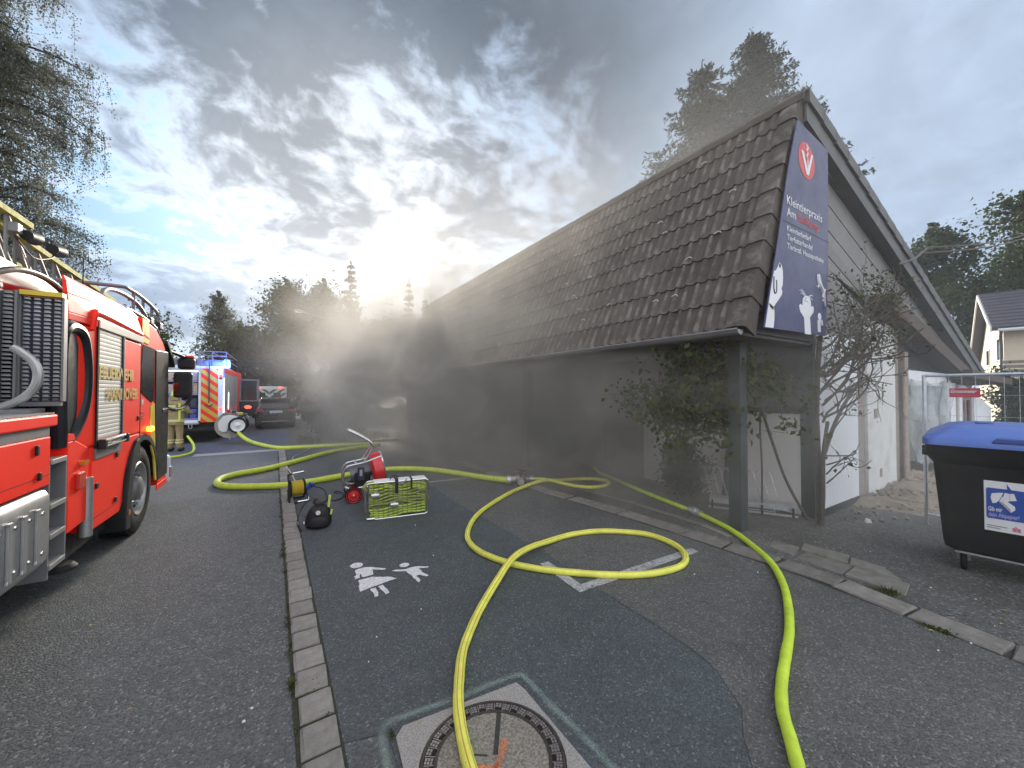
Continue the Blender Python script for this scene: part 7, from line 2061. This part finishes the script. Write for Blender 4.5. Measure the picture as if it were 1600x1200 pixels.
def conifer(name, label, loc, H, Rb, seed, whorls=22, per=8, leafn=22000, base=.1, needle=.16, group=None, power=.85, droop=.45, mat='needle', cut=0.0, trunk_r=.22):
    rng = np.random.default_rng(seed)
    root = thing(name, label, 'tree', loc, 0, group)
    tb_ = MB(); tb_.tube([(0, 0, 0), (0, 0, H * .5), (0, 0, H)], [trunk_r, trunk_r * .6, .02], 8)
    segs = []
    for w in range(whorls):
        t = base + (1 - base) * (w + rng.uniform(-.2, .2)) / whorls; t = min(max(t, base), .99)
        L0 = Rb * (1 - t) ** power + .12
        for b in range(per):
            az = rng.uniform(0, 6.283); L = L0 * rng.uniform(.6, 1.2); a = Vector((math.cos(az), math.sin(az), 0)); sd = Vector((-a.y, a.x, 0))
            p0 = Vector((0, 0, t * H)); up = rng.uniform(.05, .35)
            pts = [p0 + a * L * s + Vector((0, 0, L * (up * s - droop * s * s + .22 * s ** 4))) for s in (0, .25, .5, .75, 1)]
            tb_.tube(pts, list(np.linspace(.03, .006, 5)), 4, caps=False)
            for s in np.linspace(.15, 1, max(3, int(L / .22))):
                f = s * 4; j = min(int(f), 3); q = pts[j].lerp(pts[j + 1], f - j)
                for sg in (-1, 1):
                    l2 = (.12 + .30 * L0 * (1.1 - s)) * rng.uniform(.6, 1.2); l2 = min(l2, .9)
                    e = q + (sd * sg + a * .55).normalized() * l2 + Vector((0, 0, -rng.uniform(.1, .6) * l2))
                    segs.append((q, e)); 
                if rng.random() < .6: segs.append((q, q + Vector((rng.normal(0, .05), rng.normal(0, .05), -rng.uniform(.1, .45) * min(L0, 1.2)))))
            segs.append((pts[3], pts[4] + Vector((0, 0, .12 * L0))))
    segs.append((Vector((0, 0, H * .97)), Vector((0, 0, H + .25))))
    tb_.build('trunk', 'bark', root, smooth=True)
    A_ = np.array([tuple(p) for p, q in segs]); B_ = np.array([tuple(q) for p, q in segs]); ln = np.linalg.norm(B_ - A_, axis=1); pr_ = ln / ln.sum()
    ix = rng.choice(len(A_), leafn, p=pr_); t = rng.uniform(0, 1, (leafn, 1))
    c = A_[ix] + (B_[ix] - A_[ix]) * t + rng.normal(0, needle * .16, (leafn, 3))
    # slim needles sprays lying roughly along their twig
    a = (B_[ix] - A_[ix]); a /= np.linalg.norm(a, axis=1)[:, None] + 1e-6; a += rng.normal(0, .55, (leafn, 3)); a /= np.linalg.norm(a, axis=1)[:, None]
    b = rng.normal(0, 1, (leafn, 3)); b -= a * np.sum(a * b, axis=1)[:, None]; b /= np.linalg.norm(b, axis=1)[:, None]
    s = needle * rng.uniform(.6, 1.3, (leafn, 1)); V = np.empty((leafn, 4, 3))
    V[:, 0] = c - a * s * .5; V[:, 1] = c + b * s * .13; V[:, 2] = c + a * s * .5; V[:, 3] = c - b * s * .13
    me = np_mesh('crown', V.reshape(-1, 3), np.arange(leafn * 4).reshape(leafn, 4), mat)
    o = bpy.data.objects.new('crown', me); col.objects.link(o); o.parent = root
    return root


# hanging birch at the left edge
lim = []
rb2 = random.Random(5)
for k in range(34):
    lim.append((4.6 + k * .36, rb2.uniform(-1.3, .75), rb2.uniform(1.6, 2.5) if 6 < 4.6 + k * .36 < 14 else rb2.uniform(1.2, 2.0)))
lim += [(9.6, -.25, 3.3), (10.2, .1, 3.0), (11.3, -.3, 3.0), (10.9, -.6, 3.0), (5.6, -.3, 3.3), (6.4, -.2, 3.2), (7.2, -.45, 3.1), (5.0, -.5, 3.2), (9.0, -.35, 2.9)]
birch_strands('birch_tree', 'tall weeping birch with hanging leafy twigs above the ladder truck', (-7.9, 17.2, 0), 18.5, 21, lim, .060, 46)
birch_strands('birch_tree', 'second weeping birch behind the first at the left edge', (-12.5, 21.0, 0), 20, 22, [(5 + k * .5, rb2.uniform(0, 6.28), rb2.uniform(2.2, 3.6)) for k in range(30)], .13, 26)
# trees closing the road in the distance
TG = 'trees beyond the end of the road'
tree('birch_tree', 'airy birch standing above the second fire engine in the distance', (-4.5, 44, 0), 11.4, 0, 31, base=.25, crown=2.6, nl=34, sub=7, leafn=11000, leaf=.19, lm='leaf_birch', bark='birch_bark', droop=.35, oval=1.0, trunk_r=.16, spread=.42, group=TG)
tree('leafy_tree', 'broad dark tree right of the distant birch', (.9, 41, 0), 12.4, 0, 32, base=.12, crown=3.9, nl=34, sub=8, leafn=17000, leaf=.25, spread=.42, group=TG)
tree('leafy_tree', 'rounded tree between the broad dark tree and the pointed spruce', (4.2, 47, 0), 14.6, 0, 33, base=.1, crown=4.2, nl=32, sub=8, leafn=16000, leaf=.28, spread=.42, group=TG)
tree('leafy_tree', 'low spreading tree behind the lit blue beacon', (-2.6, 38, 0), 7.2, 0, 34, base=.08, crown=3.2, nl=26, sub=8, leafn=12000, leaf=.22, spread=.45, group=TG)
tree('leafy_tree', 'low tree far behind the mirror of the ladder truck', (-9.5, 42, 0), 7.6, 0, 35, base=.08, crown=4.2, nl=26, sub=8, leafn=11000, leaf=.26, spread=.45, group=TG)
tree('leafy_tree', 'dark tree closing the road behind the pale van', (-.2, 36, 0), 6.2, 0, 36, base=.05, crown=3.0, nl=24, sub=8, leafn=12000, leaf=.2, lm='leaf_dark', spread=.45, group=TG)
tree('leafy_tree', 'dark tree beside the hedge behind the street lamp', (3.4, 31, 0), 6.8, 0, 37, base=.05, crown=2.9, nl=24, sub=8, leafn=12000, leaf=.19, lm='leaf_dark', spread=.45, group=TG)
tree('leafy_tree', 'wide tree low behind the smoke left of the roof', (9.5, 44, 0), 9.8, 0, 38, base=.06, crown=4.4, nl=28, sub=8, leafn=13000, leaf=.28, lm='leaf_dark', spread=.45, group=TG)
tree('leafy_tree', 'tree at the foot of the thin far spruce', (15.0, 48, 0), 9.2, 0, 39, base=.06, crown=4.6, nl=28, sub=8, leafn=12000, leaf=.3, spread=.45, group=TG)
conifer('spruce_tree', 'pointed spruce rising highest above the distant trees', (7.0, 46, 0), 16.4, 2.6, 41, whorls=26, per=8, leafn=15000, needle=.42, base=.1, group=TG)
conifer('spruce_tree', 'thin pointed spruce nearest the roof in the distance', (13.9, 47, 0), 15.4, 1.9, 42, whorls=24, per=7, leafn=9000, needle=.40, base=.1, group=TG)
conifer('spruce_tree', 'small ragged spruce right of the thin far spruce', (17.0, 50, 0), 14.7, 2.0, 43, whorls=20, per=7, leafn=8000, needle=.40, base=.1, group=TG)
tree('leafy_tree', 'thin leafy tree peeping over the roof ridge', (9.6, 12.5, 0), 8.3, 0, 45, base=.35, crown=1.2, nl=16, sub=6, leafn=2600, leaf=.10, spread=.4, trunk_r=.09)
# big spruces behind the gable
conifer('spruce_tree', 'big dark spruce with ragged top behind the roof gable', (18.6, 8.9, 0), 18.4, 5.6, 51, whorls=44, per=12, leafn=260000, needle=.20, base=.12, power=.70, droop=.50, trunk_r=.30)
conifer('spruce_tree', 'lower spruce with drooping boughs left of the big one', (15.9, 9.7, 0), 16.2, 5.2, 52, whorls=34, per=10, leafn=160000, needle=.20, base=.2, power=.62, droop=.62, trunk_r=.26)
# trees at the right edge and the green behind the fence
tree('maple_tree', 'dense tree left of the cream house behind the lower roof', (49.0, 8.6, 0), 16.8, 0, 61, base=.12, crown=5.0, nl=36, sub=9, leafn=15000, leaf=.34, spread=.36, lm='leaf_far')
tree('maple_tree', 'tall tree behind the dark roof of the cream house', (58, 4.2, 0), 21.0, 0, 62, base=.15, crown=6.2, nl=36, sub=9, leafn=14000, leaf=.42, spread=.36, lm='leaf_far')
tree('maple_tree', 'low dark tree between the annex and the cream house', (37.0, 9.6, 0), 6.0, 0, 63, base=.05, crown=2.6, nl=24, sub=8, leafn=12000, leaf=.2, spread=.42, lm='leaf_dark')
tree('garden_shrub', 'dark green shrub behind the mesh fence and below the balcony', (22.5, 1.9, 0), 2.1, 0, 64, base=.02, crown=1.5, nl=22, sub=8, leafn=9000, leaf=.12, spread=.45, lm='leaf_dark', trunk_r=.06, cat='shrub')
tree('garden_shrub', 'dark green shrub behind the right end of the paper bin', (20.5, .5, 0), 2.0, 0, 65, base=.02, crown=1.8, nl=22, sub=8, leafn=9000, leaf=.12, spread=.45, lm='leaf_dark', trunk_r=.06, cat='shrub')
# bushes right of the dark car
for k, (x, y, h, c_, lab) in enumerate(((1.25, 20.6, 3.5, .85, 'tall narrow bush next to the dark car'), (1.55, 17.6, 2.7, .95, 'bush in the middle of the row right of the dark car'), (1.75, 15.1, 1.65, .85, 'low bush with grassy foot in front of the bush row'), (2.6, 16.6, 1.9, .9, 'smoky bush nearest the building at the bush row'), (1.35, 24.5, 4.0, 1.1, 'farthest bush of the row right of the dark car'))):
    tree('bush', lab, (x, y, 0), h, 0, 70 + k, base=.02, crown=c_, nl=26, sub=8, leafn=9000, leaf=.085, spread=.5, lm='leaf_dark', trunk_r=.05, cat='shrub', droop=.15)
gb2 = MB(); rg = np.random.default_rng(4)
for k in range(420): tuft(gb2, rg.uniform(.7, 3.6), rg.uniform(13.9, 16), .0, 3, .28, .05, rg)
gb2.build('verge_grass', 'grass_blade', kind='stuff')
sheet('planting_bed', [(.35, 13.7), (3.7, 13.7), (3.7, 40), (.75, 40)], 0.012, 'verge', kind='structure')
o = MB().box(.28, 3.7, 13.58, 13.69, -.02, .07).build('bed_edging', 'kerb', kind='structure')
gh_ = thing('garage', 'pale garage with pointed gable half hidden behind the bushes', 'garage', (1.9, 27.5, 0))
MB().prism([(1.05, 0), (3.2, 0), (3.2, 2.3), (2.1, 3.6), (1.05, 2.9)], 27.5, 31, 'y').build('wall', 'house_white', gh_, world=True)
MB().prism([(.95, 2.85), (2.1, 3.62), (3.3, 2.25), (3.3, 2.4), (2.1, 3.78), (.95, 3.0)], 27.3, 31.2, 'y').build('roof', 'roof_slate', gh_, world=True)

# ------------------------------------------------------------------ climbing plants on the building corner
def twigs(mb, p, d, L, r_, depth, rng, ends, bend=.35, up=.12, plane=None):
    n_ = 5; pts = [Vector(p)]; d = Vector(d).normalized()
    for k in range(n_):
        d = (d + Vector(rng.normal(0, bend, 3)) * .5 + Vector((0, 0, up * .4))).normalized()
        if plane is not None: d.y += (plane - pts[-1].y) * .5; d.normalize()
        pts.append(pts[-1] + d * L / n_)
    mb.tube(pts, list(np.linspace(r_, r_ * .5, n_ + 1)), 5, caps=False)
    for q in pts[2:]: ends.append(q)
    if depth > 0:
        for k in range(rng.integers(2, 4) + (1 if depth > 1 else 0)):
            j = rng.integers(1, n_ + 1); dd_ = (d + Vector(rng.normal(0, .75, 3))).normalized()
            twigs(mb, pts[j], dd_, L * rng.uniform(.5, .78), r_ * .55, depth - 1, rng, ends, bend, up, plane)
rng = np.random.default_rng(12)
cv = thing('bare_climber', 'mostly bare climbing shrub spreading over the white gable wall', 'climbing plant', (6.1, 2.1, 0))
mb = MB(); ends = []
mb.tube(catmull([(6.02, 2.12, 0), (6.03, 2.10, .4), (6.05, 2.10, .9), (6.15, 2.08, 1.35)], 5), [.026] * 11 + [.022] * 5, 8)
mb.tube(catmull([(6.12, 2.16, 0), (6.10, 2.17, .6), (6.14, 2.2, 1.2), (6.20, 2.2, 2.0), (6.3, 2.2, 2.5)], 5), [.042] * 11 + [.032] * 10, 8)
mb.tube(catmull([(6.05, 2.10, .9), (6.3, 2.06, 1.3), (6.7, 2.05, 1.62), (7.2, 2.05, 1.84), (7.8, 2.06, 1.90), (8.6, 2.04, 1.86)], 6), list(np.linspace(.026, .009, 31)), 6)
for k in range(12):
    z = rng.uniform(1.1, 2.3); twigs(mb, (6.1 + .08 * rng.normal(), 2.12, z), (rng.uniform(.1, 1.0), rng.uniform(-.5, .0), rng.uniform(.0, 1.0)), rng.uniform(.6, 1.15), .017, 2, rng, ends, plane=2.0, up=.25)
for k in range(6):
    twigs(mb, (6.4 + k * .22, 2.05, 1.4 + .5 * math.sin(k * .35)), (rng.uniform(-.4, .8), -.2, rng.uniform(-.3, 1.0)), rng.uniform(.4, .8), .010, 1, rng, ends, plane=2.02)
for k in range(10):
    twigs(mb, (6.9 + rng.uniform(0, 1.2), 2.1, 2.45 + rng.uniform(0, .35)), (rng.uniform(-.5, .8), -.3, rng.uniform(-.2, .6)), rng.uniform(.5, .8), .010, 2, rng, ends, plane=2.05)
for k in range(5):
    twigs(mb, (6.08, 2.08, .55 + .12 * k), (rng.uniform(-.2, 1.0), -.4, rng.uniform(-.1, .5)), rng.uniform(.3, .6), .010, 1, rng, ends, plane=2.0)
mb.build('stem', 'vine', cv, smooth=True)
E_ = np.array([tuple(p) for p in ends])
top = E_[(E_[:, 2] > 2.2)]
c = top[rng.choice(len(top), 1100)] + rng.normal(0, .09, (1100, 3))
leaves('foliage', c, .055, 'leaf_dry', cv, rng, aspect=.55)
c = E_[rng.choice(len(E_), 330)] + rng.normal(0, .05, (330, 3))
leaves('foliage', c, .06, 'leaf_rose', cv, rng, aspect=.7)
for ch in cv.children: ch.data.transform(Matrix.Translation(-Vector((6.1, 2.1, 0)))) 

rc = thing('climbing_rose', 'leafy climbing rose hanging round the dark porch post under the banner', 'climbing plant', (5.1, 2.9, 0))
mb = MB(); ends = []
for k in range(26):
    st_ = (rng.uniform(4.6, 6.1), rng.uniform(2.2, 3.2), rng.uniform(1.9, 2.38))
    twigs(mb, st_, (rng.uniform(-.8, .4), rng.uniform(-.1, .8), rng.uniform(-.8, .1)), rng.uniform(.5, .9), .012, 2, rng, ends, up=-.15)
for k in range(10):
    twigs(mb, (rng.uniform(4.6, 5.0), rng.uniform(3.0, 3.9), rng.uniform(1.6, 2.1)), (rng.uniform(-.4, .2), rng.uniform(-.2, .6), -.7), rng.uniform(.4, .6), .010, 2, rng, ends, up=-.2)
mb.tube(catmull([(6.12, 2.3, .0), (6.0, 2.5, .5), (5.8, 2.6, 1.1), (5.5, 2.6, 1.55), (5.2, 2.7, 1.9)], 6), .018, 6)
mb.tube(catmull([(5.85, 2.75, .02), (5.8, 2.72, .7), (5.72, 2.7, 1.3), (5.6, 2.6, 1.9)], 6), .012, 6)
mb.build('stem', 'vine', rc, smooth=True)
E_ = np.array([tuple(p) for p in ends]); E_ = E_[E_[:, 2] > .85]
n_ = 4300
c = E_[rng.choice(len(E_), n_)] + rng.normal(0, .085, (n_, 3))
leaves('foliage', c, .092, 'leaf_rose', rc, rng, aspect=.68, hang=.5)
q = MB()
for k in range(9):
    p = E_[rng.integers(len(E_))]; q.ball((p[0] - .05, p[1] - .06, p[2]), .018, 7, 5)
q.build('blossom', 'kit_beige', rc, smooth=True)
for ch in rc.children: ch.data.transform(Matrix.Translation(-Vector((5.1, 2.9, 0))))
tree('porch_shrub', 'dark shrub in front of the white porch wall', (5.75, 3.95, 0), .95, 0, 90, base=.02, crown=.42, nl=26, sub=8, leafn=7000, leaf=.06, spread=.45, lm='leaf_dark', trunk_r=.03, cat='shrub')

# ------------------------------------------------------------------ cream house at the far right
ho = thing('cream_house', 'cream two storey house with slate roof and slatted balcony at the right edge', 'house', (25.86, 2.72, 0), R(13.2))
# local frame: x along the gable wall going away, -y along the ridge
MB().prism([(0, 0), (0, 4.5), (2.95, 6.15), (6.7, 2.9), (6.7, 0)], -9, 0, 'y').build('wall', 'house_cream', ho)
MB().frustum([(-.45, .35, 4.25), (2.95, .35, 6.22), (2.95, .35, 6.40), (-.5, .35, 4.42)], [(-.45, -9.3, 4.25), (2.95, -9.3, 6.22), (2.95, -9.3, 6.40), (-.5, -9.3, 4.42)]).build('roof', 'roof_slate', ho)
MB().frustum([(2.95, .35, 6.22), (7.0, .35, 2.55), (7.05, .35, 2.72), (2.95, .35, 6.40)], [(2.95, -9.3, 6.22), (7.0, -9.3, 2.55), (7.05, -9.3, 2.72), (2.95, -9.3, 6.40)]).build('roof', 'roof_slate', ho)
tl2 = MB()
for k in range(11):
    t = (k + .5) / 11; tl2.box(-.5 + 3.45 * t, -.38 + 3.45 * t, -9.3, .34, 4.40 + 1.98 * t, 4.47 + 1.99 * t)
tl2.build('tile_course', 'roof_slate', ho)
for P4 in ([(-.48, 4.20), (2.95, 6.18), (2.95, 6.36), (-.48, 4.38)], [(2.952, 6.18), (7.02, 2.50), (7.02, 2.68), (2.952, 6.36)]):
    MB().prism(P4, .352, .40, 'y').build('barge_board', 'print_white', ho)
MB().tube([(-.56, .2, 4.26), (-.56, -9, 4.26)], .065, 8).build('gutter', 'print_white', ho, smooth=True)
MB().tube(catmull([(-.54, .12, 4.22), (-.40, .12, 4.02), (-.10, .08, 3.85), (-.06, .07, 3.4), (-.06, .07, 0)], 5), .05, 8).build('downpipe', 'roof_slate', ho, smooth=True)
for (x0, x1, z0, z1) in ((.7, 1.25, 3.1, 4.0), (3.3, 4.0, 3.0, 3.7)):
    q = MB().box(x0, x1, .004, .012, z0, z1).build('window', 'dark_glass', ho)
    for bx4 in ((x0 - .07, x0 - .002, z0 - .07, z1 + .07), (x1 + .002, x1 + .07, z0 - .07, z1 + .07), (x0, x1, z1 + .002, z1 + .07), (x0, x1, z0 - .07, z0 - .002)):
        MB().box(bx4[0], bx4[1], .003, .03, bx4[2], bx4[3]).build('frame', 'print_white', q)
for (y0, y1, z0, z1) in ((-1.3, -.75, 2.75, 3.75), (-3.4, -2.4, 2.75, 3.75)):
    q = MB().box(-.012, -.004, y0, y1, z0, z1).build('window', 'dark_glass', ho)
    for bx4 in ((y0 - .06, y0 - .002, z0 - .06, z1 + .06), (y1 + .002, y1 + .06, z0 - .06, z1 + .06), (y0, y1, z1 + .002, z1 + .06), (y0, y1, z0 - .06, z0 - .002)):
        MB().box(-.03, -.003, bx4[0], bx4[1], bx4[2], bx4[3]).build('frame', 'print_white', q)
MB().box(-1.5, -.02, -7, .2, 1.75, 1.9).build('balcony', 'house_white', ho)
for k in range(6):
    MB().box(-1.53, -1.50, -7, .22, 1.95 + .175 * k, 2.07 + .175 * k).build('balcony_slat', 'rail_wood', ho)
for y in (-6.9, -5.2, -3.5, -1.8, -.9, .18):
    MB().box(-1.497, -1.45, y - .03, y + .03, 1.9, 3.02).build('balcony_post', 'print_white', ho)
# ------------------------------------------------------------------ smoke rolling out of the porch
def smoke_mat():
    m = bpy.data.materials.new('smoke')
    m.use_nodes = True
    T = NT(m.node_tree); T.n.clear()
    c = T.coord('Object')
    def blobf(cen, s, w):
        q = T.v('MULTIPLY', T.v('SUBTRACT', c, cen), tuple(1 / a for a in s))
        l = T.v('DOT_PRODUCT', q, q)
        return T.m('MULTIPLY', T.m('EXPONENT', T.m('MULTIPLY', l, -1.0)), w)
    tot = None
    for b in SMOKE:
        f = blobf(*b); tot = f if tot is None else T.m('ADD', tot, f)
    n1_ = T.noise(T.v('MULTIPLY', c, (1, 1, 1.2)), .50, 5, .62, .8)
    f = T.ramp(n1_, .36, .64, .15, 1.8)
    tot = T.m('MULTIPLY', tot, f)
    veil = T.m('ADD', T.m('MULTIPLY', T.m('ADD', blobf((11, 6.5, 3.8), (6, 4.5, 5), VEIL), 0.0), T.ramp(n1_, .3, .7, .5, 1.4)), 0.0)
    tot = T.m('ADD', tot, veil)
    pv = T.new('ShaderNodeVolumePrincipled')
    T.l.new(T.mix(T.ramp(tot, .12, 1.0), T.mix(T.ramp(T.sep(c)[0], 4.5, 7.5), (.89, .84, .75), (.78, .82, .86)), (.36, .35, .33)), pv.inputs['Color'])  # thin smoke tinted warm on the glow side, sunlight put into its colour
    pv.inputs['Anisotropy'].default_value = 0.2
    T.l.new(tot, pv.inputs['Density'])
    o = T.new('ShaderNodeOutputMaterial'); T.l.new(pv.outputs[0], o.inputs['Volume'])
    MATS['smoke'] = m
VEIL = 0.034
SMOKE = [((6.1, 6.8, 1.05), (1.35, 3.0, 1.3), 2.4), ((4.7, 10.0, 1.25), (1.6, 3.3, 1.35), 1.5), ((2.7, 12.6, 1.7), (1.2, 3.0, 1.7), .46), ((4.0, 12.6, 1.9), (1.7, 3.8, 2.0), .50),
         ((4.0, 13.5, 3.3), (2.6, 4.6, 2.0), .24), ((4.2, 20, 3.6), (3.0, 6.0, 2.2), .08), ((4.9, 10.0, 4.0), (1.5, 4.5, 1.8), .28), ((1.9, 13.6, 2.3), (1.1, 2.6, 1.6), .20), ((5.2, 3.6, 1.8), (1.2, 1.6, .9), .10)]
smoke_mat()
sm = MB().box(-4, 17, -.4, 33, .02, 11.0).build('smoke', 'smoke', kind='stuff')
